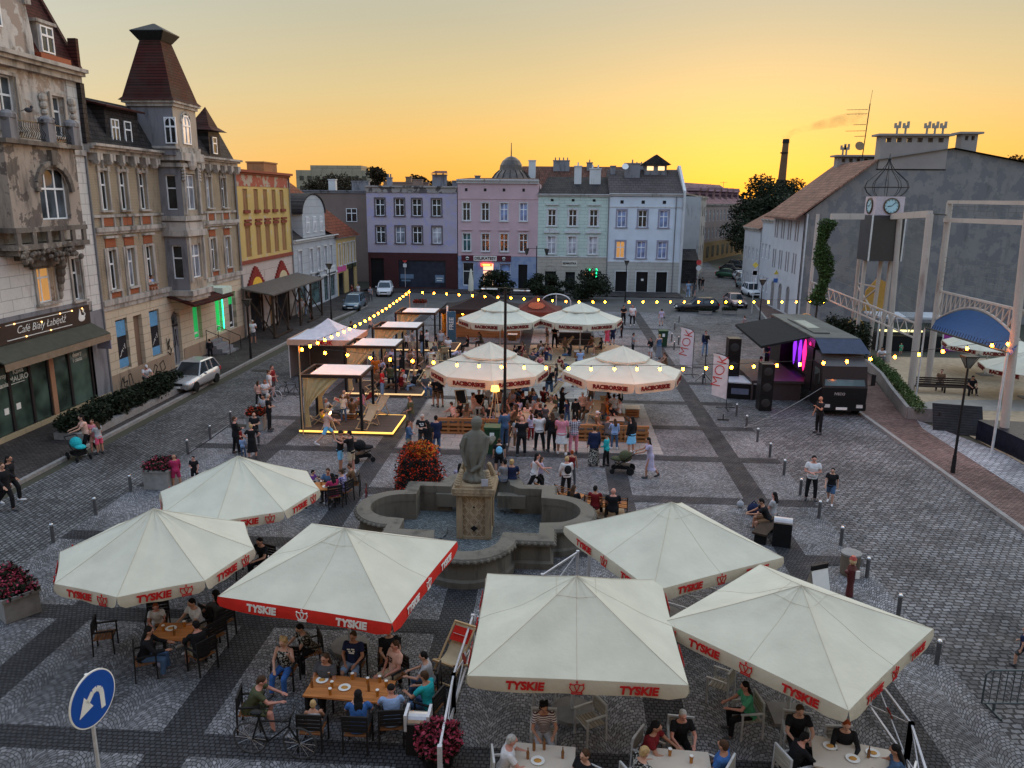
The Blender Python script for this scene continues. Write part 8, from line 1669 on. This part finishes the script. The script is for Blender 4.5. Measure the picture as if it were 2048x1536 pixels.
 # ============ VEHICLES
def wheel2(par,x,y,r,w,rim):return wheel(par,x,y,r,w,rim)
M_tl=mat('tail_light',(.4,.02,.02),.3);M_rim=mat('alloy_rim',(.45,.45,.47),.3,.7);M_hl=MC['headlamp'];M_cg=glass('car_glass',(.02,.028,.035),.06)
CARS={'hatch':(3.85,.9,1.62,.80,1.02,[-.62,-.10,1.40,1.80]),'van':(4.1,.88,1.62,.82,.98,[-.85,-.35,1.55,1.95]),'suv':(4.2,.9,1.62,.9,1.08,[-.75,-.25,1.35,1.95]),'wagon':(4.6,.88,1.45,.78,.98,[-.6,0.0,1.7,2.2]),'sedan':(4.3,.85,1.42,.76,.95,[-.55,.05,1.1,1.75])}
def car(px,py,rz,kind,paint,lb,rim=M_rim):
 q=G(px,py);L,hw,H,zf,zr,(g0,g1,g2,g3)=CARS[kind];T=thing('parked_car',lb,'car',(q.x,q.y,.1 if q.x<-22 else 0),rz,'parked cars');f,r=-L/2,L/2
 st=[(f,.62,.32,zf*.72),(f+.08,.8,.22,zf*.84),(f+.45,.95,.2,zf*.97),(g0,1,.2,zf*1.08),(0,1.0,.2,zr*.93),(g2,1,.2,zr),(r-.25,.97,.24,zr),(r-.04,.86,.3,zr*.92),(r,.7,.36,zr*.8)];b=MB();v=[]
 for y,w,z0,z1 in st:w*=hw;v+=[(-w*.86,y,z0),(-w*.99,y,z0+.18),(-w,y,z0+(z1-z0)*.6),(-w*.93,y,z1-.04),(-w*.8,y,z1),(w*.8,y,z1),(w*.93,y,z1-.04),(w,y,z0+(z1-z0)*.6),(w*.99,y,z0+.18),(w*.86,y,z0)]
 n=10;b.add(v,[(j*n+i,(j+1)*n+i,(j+1)*n+(i+1)%n,j*n+(i+1)%n)for j in range(len(st)-1)for i in range(n)]+[tuple(range(n)),tuple(range(8*n,9*n))[::-1]]);bo=b.build('body',paint,T,True)
 b=MB();z0=zr*.95;a=hw*.88;c=hw*.70;b.add([(-a,g0-.1,zf),(a,g0-.1,zf),(a,g3,z0),(-a,g3,z0),(-c,g1,H-.06),(c,g1,H-.06),(c,g2,H-.06),(-c,g2,H-.06)],[(0,1,5,4),(1,2,6,5),(2,3,7,6),(3,0,4,7),(4,5,6,7)]);b.build('windows',M_cg,bo)
 b=MB();b.add([(-c,g1-.05,H-.07),(c,g1-.05,H-.07),(c,g2+.08,H-.07),(-c,g2+.08,H-.07),(-c*.85,g1+.15,H),(c*.85,g1+.15,H),(c*.85,g2-.1,H),(-c*.85,g2-.1,H)],[(0,1,5,4),(1,2,6,5),(2,3,7,6),(3,0,4,7),(4,5,6,7)])
 for s in(-1,1):
  b.bar((s*a,g0-.08,zf),(s*c,g1,H-.05),.07,.05);b.bar((s*a,g3,z0),(s*c,g2,H-.05),.12,.06)
  for yy in((g1+g2)/2-.25,g2-.45):b.bar((s*a*1.01,yy,z0),(s*c*1.01,yy-.02,H-.05),.07,.05)
 b.build('roof',paint,bo)
 for s in(-1,1):
  for y in(f+.72,r-.7):wheel(T,s*(hw-.08),y,.31,.2,rim)
  b=MB();b.ball((s*hw*.66,f+.10,zf*.70),(.2,.14,.11),10,6);b.build('headlight',M_hl,bo);b=MB();b.box(s*hw*.82-.09,s*hw*.82+.09,r-.12,r-.0,zr*.7,zr*.95);b.build('tail_light',M_tl,bo);b=MB();b.ball((s*(hw+.1),g0+.3,zf+.16),(.11,.06,.08),8,5);b.build('mirror',paint,bo)
 b=MB();b.box(-.26,.26,f-.03,f+.01,.33,.44);b.build('number_plate',T_ltr,bo);b=MB();b.box(-.4,.4,f-.015,f+.05,.5,.62);b.box(-.5,.5,f-.01,f+.05,.24,.3);b.build('grille',M_blackp,bo)
def paint(n,c,m=.5):return mat('paint_'+n,c,.25,m,var=.05)
SV=paint('silver',(.5,.5,.5));WHT=paint('white',(.62,.63,.66),0);DK=paint('dark',(.03,.028,.03));BG=paint('blue_grey',(.13,.19,.24))
for a in((388,776,-4,'hatch',SV,'silver hatchback parked half on the left pavement beside the hedge'),(709,618,2,'van',BG,'grey-blue minivan on the left road outside the grey house'),(770,590,8,'suv',WHT,'white car at the far left corner before the lilac building'),(1392,622,-88,'wagon',DK,'dark estate car standing sideways across the street mouth'),(1470,612,4,'sedan',paint('mauve',(.28,.2,.2)),'dusty red-silver car facing the camera behind the bollards'),(1504,592,6,'hatch',WHT,'white car parked nearest in the line of the side street'),(1492,577,6,'sedan',paint('lblue',(.3,.38,.42)),'pale blue car second in the line of the side street'),(1489,568,6,'hatch',SV,'silver car third in the line of the side street'),(1483,561,6,'sedan',WHT,'white car fourth in the line of the side street'),(1460,556,60,'sedan',paint('green',(.05,.12,.07)),'green car parked slantwise up the side street'),(1466,545,60,'sedan',DK,'black car parked slantwise just beyond the green one'),(1478,539,60,'hatch',DK,'farthest dark car parked slantwise up the side street')):car(*a)
M_bar=mat('worn_white_rail',(.55,.55,.58),.5,var=.2)
# ---- bicycles and pushchairs
BK={}
def bike(px,py,rz,colr,lb,s=1):
 q=G(px,py);T=thing('bicycle',lb,'bicycle',(q.x,q.y,.12 if q.x<-22 else 0),rz);T.scale=(s,)*3
 b=MB()
 for a,c in(((0,-.45,.33),(0,-.15,.3)),((0,-.45,.33),(0,-.3,.78)),((0,-.15,.3),(0,-.32,.88)),((0,-.15,.3),(0,.32,.72)),((0,-.28,.74),(0,.3,.8)),((0,.36,.92),(0,.3,.68)),((0,.3,.68),(0,.5,.33))):b.cyl(a,c,.018,.018,6)
 b.build('frame',colr,T)
 for y in(-.5,.5):
  b=MB();b.path([(0,y+.33*math.cos(i*math.pi/10),.34+.33*math.sin(i*math.pi/10))for i in range(21)],.018,5);w=b.build('wheel',mat('bike_tyre',(.05,.05,.05))if colr!=M_bar else M_bar,T);b=MB()
  for i in range(12):b.cyl((0,y,.34),(0,y+.32*math.cos(i*math.pi/6),.34+.32*math.sin(i*math.pi/6)),.003,.003,4)
  b.build('spokes',M_rim,w)
 b=MB();b.ball((0,-.34,.92),(.08,.13,.035),8,5);b.build('saddle',M_blackp,T);b=MB();b.path([(-.28,.28,.98),(-.1,.38,.96),(.1,.38,.96),(.28,.28,.98)],.014);b.build('handlebar',M_blackp,T)
for a in((540,802,-105,M_bar,'white bicycle held by the woman in white'),(583,795,-100,M_blackp,'black bicycle beside the nearest pergola post'),(408,705,20,M_bar,'pale bicycle leaning at the pharmacy steps'),(733,1008,190,paint('red',(.3,.03,.03)),'small dark red children bicycle left of the fountain',.8),(552,1512,-95,M_blackp,'bicycle with silver wheels lying along the bottom edge below the long table',1.1),(878,640,-90,M_blackp,'black bicycles parked at the rear bar tent'),(1215,672,-90,M_blackp,'dark bicycle behind the far right parasol')):bike(*a)
def pram(px,py,rz,c,lb):
 q=G(px,py);T=thing('pushchair',lb,'pushchair',(q.x,q.y,0),rz);b=MB();b.ball((0,.1,.75),(.24,.3,.26),14,8);b.ball((0,-.25,.62),(.22,.3,.1),12,7);b.build('hood',cmat(c),T);b=MB()
 for s in(-.26,.26):b.bar((s,.35,.25),(s,-.35,.55),.03);b.bar((s,-.45,.2),(s,.55,1.0),.03)
 b.bar((-.26,.55,1.0),(.26,.55,1.0),.035);b.box(-.22,.22,-.3,.3,.22,.38);b.build('chassis',M_blackp,T)
 for s in(-.3,.3):wheel(T,s,.35,.17,.05,T_ltr if c=='cyan' else None);wheel(T,s,-.42,.11,.05,T_ltr if c=='cyan' else None)
pram(158,918,60,'cyan','turquoise pushchair with white wheels on the left road');pram(1245,945,-100,'olive','dark olive pushchair pushed by the woman in the violet dress');pram(724,922,120,'black','black pushchair behind the hugging couple')
# ============ FOREGROUND FURNITURE
M_ch=mat('dark_chair_metal',(.02,.018,.018),.5);M_slat=wood('chair_slats',(.20,.085,.035),0);M_lslat=wood('grey_chair_slats',(.32,.29,.24),0);M_top=wood('orange_table_wood',(.42,.16,.05),0,.35)
CH={}
def chair(x,y,rz,lb,light=0):
 if light not in CH:
  fr=M_alu if light else M_ch;sl_=M_lslat if light else M_slat;ms=[];b=MB()
  for s in(-.26,.26):b.bar((s,-.25,0),(s,-.22,.92),.035);b.bar((s,.24,0),(s,.24,.66),.035);b.bar((s,-.24,.66),(s,.28,.66),.05,.03)
  b.bar((-.26,-.22,.9),(.26,-.22,.9),.04);b.bar((-.26,.22,.42),(.26,.22,.42),.03);ms.append(('frame',b.mesh('frame',fr)));b=MB()
  for i in range(6):b.box(-.24,.24,-.22+.075*i,-.16+.075*i,.43,.45)
  ms.append(('seat',b.mesh('seat',sl_)));b=MB()
  for i in range(4):b.box(-.24,.24,-.245,-.225,.55+.09*i,.62+.09*i)
  ms.append(('backrest',b.mesh('backrest',sl_ if light else M_ch)));CH[light]=ms
 T=thing('garden_chair',lb,'chair',(x,y,0),rz,'garden chairs of the beer garden')
 for n_,m in CH[light]:part(n_,m,T)
seen={}
for r in PEOPLE:
 if r[3]==0 and(r[1]>1070 or(620<r[0]<700 and 925<r[1]<955)):
  zh=skel(r[4])['head'];sc=.8 if('child' in r[9]or 'girl' in r[9]or 'boy' in r[9])else 1;q=G(r[0],r[1],zh.z*sc);off=Matrix.Rotation(rad(r[5]),3,'Z')@Vector((0,zh.y*sc-.03,0));w='pale slatted' if r[0]>1000 else 'dark'
  chair(q.x-off.x,q.y-off.y,r[5],' '.join(f"{w} chair under the {r[9]}".replace(' with a ',' ').replace(' of the ',' ').split()[:15]),1 if r[0]>1000 else 0)
for px,py,rz,lb,l in((213,1300,-70,'empty dark armchair left of the far left table',0),(428,1300,60,'empty dark armchair with a plaid cloth right of the far left table',0),(1180,1475,120,'empty pale slatted chair right of the centre parasol pole',1),(1085,1400,10,'empty pale chair in the shade of the centre parasol',1),(1440,1400,60,'empty pale chair in the shade between the right parasols',1),(480,1150,-40,'dark armchair with orange seat between the left umbrellas',0)):q=G(px,py);chair(q.x,q.y,rz,lb,l)
def table(px,py,w,d,rz,top,lb,items):
 q=G(px,py,.76);T=thing('table',lb,'table',(q.x,q.y,0),rz);b=MB();b.box(-w/2,w/2,-d/2,d/2,.72,.76);b.build('table_top',top,T)
 for sx in(-1,1):
  for sy in(-1,1):b=MB();b.box(sx*(w/2-.06)-.03,sx*(w/2-.06)+.03,sy*(d/2-.06)-.03,sy*(d/2-.06)+.03,0,.72);b.build('leg',M_ch,T)
 RM=Matrix.Rotation(rad(rz),3,'Z');NI={'plate':0,'beer':0,'bottle':0}
 for kd,x,y in items:
  p=RM@Vector((x,y,0));b=MB();NI[kd]+=1
  if kd=='plate':b.lathe([(.05,0),(.13,.012),(.14,.02),(.12,.014),(0,.01)],18);o=b.build('plate',T_ltr);f_=MB();f_.ball((0,0,.018),(.08,.06,.02),10,6);f_.build('food',mat('food_ochre',(.5,.25,.06),.7),o)
  elif kd=='beer':b.lathe([(.03,0),(.042,.15),(.04,.15),(.0,.14)],12);o=b.build('beer_glass',glass('beer',(.35,.13,.015),.15));f_=MB();f_.cyl((0,0,.13),(0,0,.165),.039,.039,10);f_.build('foam',T_ltr,o)
  else:b.lathe([(.03,0),(.033,.14),(.012,.2),(.012,.25),(0,.25)],10);o=b.build('bottle',glass('brown_glass',(.2,.08,.02)))
  o.location=(q.x+p.x,q.y+p.y,.763);tag(o,f"{ {'plate': 'white plate with food', 'beer': 'glass of amber beer', 'bottle': 'small brown bottle'}[kd]} on the {lb.split(' under')[0].split(' at the')[0]}",{'plate':'plate','beer':'glass','bottle':'bottle'}[kd],f"{ {'plate': 'plates', 'beer': 'beers', 'bottle': 'bottles'}[kd]} on the {lb.split(' at the')[0]}")
table(347,1262,.95,.8,5,M_top,'small brown table at the nearest left umbrella',[('plate',-.1,.1),('beer',.2,.2),('beer',-.25,0),('bottle',.1,-.2)])
table(700,1376,1.9,.82,-4,M_top,'long orange-brown table at the centre left crowded with beers',[('plate',-.12,-.02),('plate',-.72,.18),('beer',-.6,.3),('beer',-.05,.32),('beer',.35,.2),('beer',.6,.3),('beer',.8,.15),('beer',-.4,-.05),('beer',.7,-.2),('beer',-.35,-.3),('bottle',-.85,-.1),('bottle',.45,-.05)])
table(1086,1520,1.25,.9,-3,M_wt,'white table at the bottom centre with bottles',[('bottle',-.2,.25),('bottle',0,.3),('bottle',.38,.1),('plate',-.1,-.05),('bottle',-.3,0)])
table(1352,1530,1.35,.9,-3,M_wt,'white table at the bottom right of centre',[('beer',-.1,.25),('beer',.3,.1)])
table(1705,1515,1.5,.95,-14,M_wt,'white food table at the lower right',[('plate',-.4,.2),('plate',0,-.05),('bottle',.3,.1),('plate',.4,.25)])
table(642,972,1.2,.8,10,M_top,'dark shaded table at the far left umbrella back',[('beer',0,.1),('plate',.2,-.1)])
# ---- white railing with posts round the beer garden
RP=[(905,1530,1500),(925,1440,1345),(1160,1200,1118),(1478,1165,1120)]
def rail(lb,a,c,h=1.0,disc=False):
 T=thing('white_railing',lb,'railing',(0,0,0),0,'white railings of the beer garden');a=Vector((a.x,a.y,0));c=Vector((c.x,c.y,0));U=Vector((0,0,h))
 for p in(a,c):b=MB();b.bar(p,p+U,.09);b.build('post',M_bar,T)
 b=MB()
 for k in(.95,.12):b.bar(a+U*k,c+U*k,.045)
 b.bar(a+U*.12,c+U*.95,.025);b.bar(a+U*.95,c+U*.12,.025);b.build('rail',M_bar,T)
 if disc:b=MB();b.lathe([(.13,0),(.13,.02),(0,.025)],16);o=b.build('red_disc',mat('faded_red_disc',(.3,.05,.04)),T);m_=(a+c)/2+U*.55;o.matrix_local=Matrix.Translation(m_)@Matrix.Rotation(rad(70),4,'Y')
A1,A2,A3=Vector((-2.15,13.2,0)),Vector((-2.2,15.6,0)),Vector((-2.05,18.2,0));rail('white railing at bottom centre, section nearest the camera',A1,A2);rail('white railing section with a red disc beside the deck chair',A2,A3,disc=True)
B1,B2,B3,B4=Vector((-.3,20.6,0)),Vector((.75,22.2,0)),Vector((6.7,18.9,0)),Vector((7.4,16.4,0));rail('white railing section left of the post behind the centre parasol',B1,B2);rail('white railing running behind the rear right parasol',Vector((1.1,22.1,0)),B3)
R1,R2,R3=Vector((7.5,14.6,0)),Vector((7.0,12.4,0)),Vector((6.6,11.4,0));rail('white railing with a red disc at the lower right',B4,R1,disc=True);rail('white railing section at the bottom right nearest the camera',R1,R2)
# ---- planters, bins, barrier, signs
def planter(px,py,rz,w,d,h,lb,fm):
 q=G(px,py);T=thing('flower_planter',lb,'planter',(q.x,q.y,0),rz,'stone flower planters');b=MB();b.box(-w/2,w/2,-d/2,d/2,.02,h);b.box(-w/2-.05,w/2+.05,-d/2-.05,d/2+.05,h-.1,h);b.build('stone_box',M_kerb,T);cl=[(w*(i/4-.5)*.8,d*(j/2-.5)*.7,h+.1,w*.2,d*.25,.22)for i in range(5)for j in range(3)];leaves(cl,900,.05,5).build('flowers',fm,T);leaves(cl,800,.07,6).build('leaves',L_mid,T)
planter(22,1215,-35,1.9,.9,.75,'long grey planter of pink flowers cut by the left picture edge',L_pink);planter(325,972,0,1.0,1.0,.85,'square grey planter of pink flowers by the man in magenta',L_pink);planter(514,858,8,.8,.8,.8,'square pale planter of red flowers near the cyclists',L_red);planter(840,622,0,1.2,1.2,.9,'square planter of red flowers beyond the farthest pergola',L_red);planter(1458,628,0,1.3,.8,.4,'low concrete planter in front of the dusty red-silver car',L_mid);planter(1410,628,0,1.2,.6,.35,'low concrete planter in front of the dark estate car',L_mid)
T=thing('flower_basket','big round tub of dark pink flowers beside the white railing','flowers',(-2.3,13.9,0));b=MB();b.lathe([(.3,0),(.38,.4),(.3,.4)],14);b.build('tub',M_blackp,T);leaves([(0,0,.6,.5,.5,.4)],1500,.05,4).build('flowers',L_pink,T);leaves([(0,0,.55,.48,.48,.4)],1500,.06,4).build('leaves',L_mid,T)
q=G(1698,1148);T=thing('litter_bin','round ribbed concrete litter bin by the bollards','bin',(q.x,q.y,0));T.scale=(.8,.8,.85);b=MB();b.lathe([(.33,0),(.36,.1),(.37,.85),(.3,.87),(.27,.8),(.26,.4),(0,.4)],22);b.build('drum',plaster('exposed_aggregate',(.16,.13,.10),(.03,.03,.03),.3),T);b=MB();b.lathe([(.38,.8),(.39,.88),(.28,.89)],22);b.build('rim',M_kerb,T)
q=G(1562,1090);T=thing('litter_bin','dark box bin with a curved steel lid beside the bench at the right','bin',(q.x,q.y,0),-15);b=MB();b.box(-.3,.3,-.2,.2,0,.85);b.build('box',M_blackp,T);b=MB();b.cyl((-.3,0,.82),(.3,0,.82),.2,.2,16);b.build('lid',mat('steel_lid',(.4,.38,.38),.3,.8),T)
q=G(1530,1075);T=thing('bench','low dark bench under the two people by the bollards','bench',(q.x,q.y,0),60);b=MB();b.box(-.8,.8,-.25,.25,.38,.45);b.build('seat',M_dkwood,T)
for s in(-.6,.6):b=MB();b.box(s-.05,s+.05,-.2,.2,0,.38);b.build('leg',M_blackp,T)
q=G(838,1500);T=thing('litter_bin','litter bin with a shiny curved metal lid at the bottom, right of the long table','bin',(q.x,q.y,0),0);b=MB();b.box(-.24,.24,-.2,.2,0,.75);b.build('box',M_ch,T);b=MB();b.cyl((-.2,0,.72),(.2,0,.72),.2,.2,18);b.build('lid',mat('steel_lid',(.4,.38,.38),.3,.8),T)
for s in(-.24,.24):b=MB();b.box(s-.03,s+.03,-.22,.22,.6,.98);b.build('side_panel',M_bar,T)
for px,py,lb in((1325,692,'tall dark green wheeled bin behind the right-hand spectators'),(985,905,'green wheeled bin with a pale lid beside the tall lamp foot')):q=G(px,py);T=thing('wheeled_bin',lb,'bin',(q.x,q.y,0));b=MB();b.prism([(-.3,0),(.3,0),(.36,1.2),(-.36,1.2)],-.3,.3,MX);b.build('body',mat('bin_green',(.02,.05,.025),.5),T);b=MB();b.box(-.38,.38,-.34,.36,1.2,1.3);b.build('lid',mat('bin_lid',(.03,.08,.04)if px>1000 else(.3,.34,.28),.5),T);b=MB();b.box(-.1,.1,-.345,-.31,.8,1.05);b.build('sticker',T_ltr,T)
q=G(1960,1425);T=thing('crowd_barrier','dark steel crowd barrier at the right picture edge','barrier',(q.x,q.y,0),4);b=MB();b.path([(0,0,.25),(0,0,1.0),(.1,0,1.1),(2.2,0,1.1),(2.3,0,1.0),(2.3,0,.25),(0,0,.25)],.024);b.build('frame',mat('barrier_steel',(.08,.1,.11),.5,.5),T)
for i in range(1,14):b=MB();b.cyl((i*.165,0,.25),(i*.165,0,1.1),.011);b.build('upright',MC['barrier_steel'],T)
for s in(.3,2.0):b=MB();b.bar((s,-.3,.03),(s,.3,.03),.05);b.bar((s,0,.03),(s,0,.25),.04);b.build('foot',MC['barrier_steel'],T)
p=Vector((0,0,CAM_H))+ray(185,1397)*12.2;T=thing('road_sign','round blue road sign with a white arrow bending left, lower left corner','road sign',(p.x,p.y,0));b=MB();b.cyl((-.06,.012,0),(-.06,.012,p.z+.42),.03);b.build('pole',M_alu,T);MS2=Matrix.Translation((0,0,p.z))@Matrix.Rotation(rad(78),4,'Z')@Matrix.Rotation(rad(90),4,'X');r_=.455
b=MB();b.lathe([(r_,-.01),(r_,.012),(0,.012)],40);o=b.build('rim',T_ltr,T);o.matrix_local=MS2;b=MB();b.lathe([(r_*.95,.013),(r_*.95,.016),(0,.016)],40);o=b.build('blue_disc',mat('sign_blue',(.006,.07,.36),.4,var=.06),T);o.matrix_local=MS2
b=MB();arc=[(.16,-.26),(.17,-.02)]+[(.05+.12*math.cos(rad(t)),.02+.12*math.sin(rad(t)))for t in(0,30,60,90,120)]+[(-.10,.045)]
arc=[(.17,-.26),(.17,0),(.15,.08),(.08,.13),(0,.12),(-.12,.0)]
for a_,c_ in zip(arc,arc[1:]):b.bar((a_[0],a_[1],.019),(c_[0],c_[1],.019),.085,.004)
b.prism([(-.30,-.17),(-.02,-.11),(-.17,.13)],.017,.021);o=b.build('arrow',T_ltr,T);o.matrix_local=MS2
def sign(px,py,top,lb,shapes):
 q=G(px,py);T=thing('road_sign',lb,'road sign',(q.x,q.y,0));zt=zat(px,top,q.y);b=MB();b.cyl((0,0,0),(0,0,zt),.035);b.build('pole',M_alu,T)
 for k,(sh,c,dz)in enumerate(shapes):b=MB();b.lathe([(.32,0),(.32,.02),(0,.02)],{'o':24,'d':4,'s':4,'t':3}[sh],a0=math.pi/4 if sh=='s' else math.pi/2);o=b.build('sign_plate',mat('sign_'+str(c),{'r':(.5,.04,.04),'b':(.03,.12,.4),'w':(.6,.6,.6),'y':(.65,.5,.08)}[c],.4),T);o.matrix_local=Matrix.Translation((0,-.05,zt-.3-dz))@Matrix.Rotation(rad(90),4,'X')
sign(811,578,515,'road sign with a red rim disc before the lilac building',[('o','r',0),('s','w',.7)]);sign(779,574,515,'grey-backed round road sign on a pole by the white car',[('o','w',0),('s','w',.8)]);sign(1503,628,524,'yellow diamond priority sign over a round sign at the right kerb',[('d','y',0),('o','w',.8),('s','b',.8+.0)]);sign(1546,620,540,'orange warning triangle above a blue square sign by the white houses',[('t','y',0),('s','b',.8)]);sign(1394,585,520,'round red-rimmed signs on a pole at the corner of the street mouth',[('o','r',0),('o','w',.7)])
q=G(1632,1200);T=thing('menu_board','white A-shaped menu board with a dark strip beside the rear right parasol','board',(q.x,q.y,0),25);b=MB();b.bar((0,-.35,.02),(0,0,1.0),.6,.03,(1,0,0))if 0 else b.add([(-.3,-.3,0),(.3,-.3,0),(.3,0,1.05),(-.3,0,1.05),(-.3,.3,0),(.3,.3,0)],[(0,1,2,3),(3,2,5,4)]);b.build('board',T_ltr,T);b=MB();b.box(-.3,.3,-.03,.03,1.0,1.15);b.build('top_strip',M_blackp,T)
q=G(1698,1192);T=thing('carved_waiter','painted wooden waiter figure with a cloth over its arm near the concrete bin','figure',(q.x,q.y,0));T.scale=(.75,.75,.8);b=MB();b.lathe([(.14,0),(.15,.1),(.12,.5),(.17,.8),(.19,1.1),(.12,1.28),(.05,1.3)],14);b.ball((-.2,-.05,1.0),.09,8,6);b.ball((.2,-.05,1.0),.09,8,6);b.build('body',mat('maroon_wood_paint',(.10,.02,.02),.4),T);b=MB();b.ball((0,0,1.42),.14,12,8);b.ball((0,-.13,1.41),.03);b.build('head',mat('cream_wood_paint',(.6,.42,.22),.4),T);b=MB();b.lathe([(.15,1.5),(.12,1.55),(.08,1.62),(0,1.63)],12);b.build('cap',mat('red_wood_paint',(.35,.04,.03),.4),T);b=MB();b.box(.08,.24,-.2,-.14,.8,1.1);b.build('cloth',T_ltr,T)
for px,py,lb,c in((1506,1030,'dark navy rucksack on the ground beside the bench','navy'),(1480,1015,'small dark and white bag lying on the setts left of the rucksack','lgrey'),(325,1335,'pale pink handbag standing under the far left table','lilac')):q=G(px,py);b=MB();b.ball((0,0,.2),(.2,.14,.2),12,8);b.path([(-.1,0,.35),(0,0,.48),(.1,0,.35)],.015);o=b.build('bag',cmat(c),None,True);o.location=q;o.scale=(.7 if c!='navy' else 1.2,)*3;tag(o,lb,'bag')
T=thing('added_town_hall','unseen town hall front added behind the viewpoint to shade the near square','building',(24,-1.6,0),180);b=MB();hs=[(2+i*4,3.4+i*4,z,z+2.2)for i in range(11)for z in(1.2,5.4)];b.facade(48,26,hs,.25);shell(b,48,26,12);b.build('wall',P_cream,T)  # unseen front added and raised to block sky light from the near square
for a_,c_,d_,e_ in hs:window(T,a_,d_,1.4,2.2)
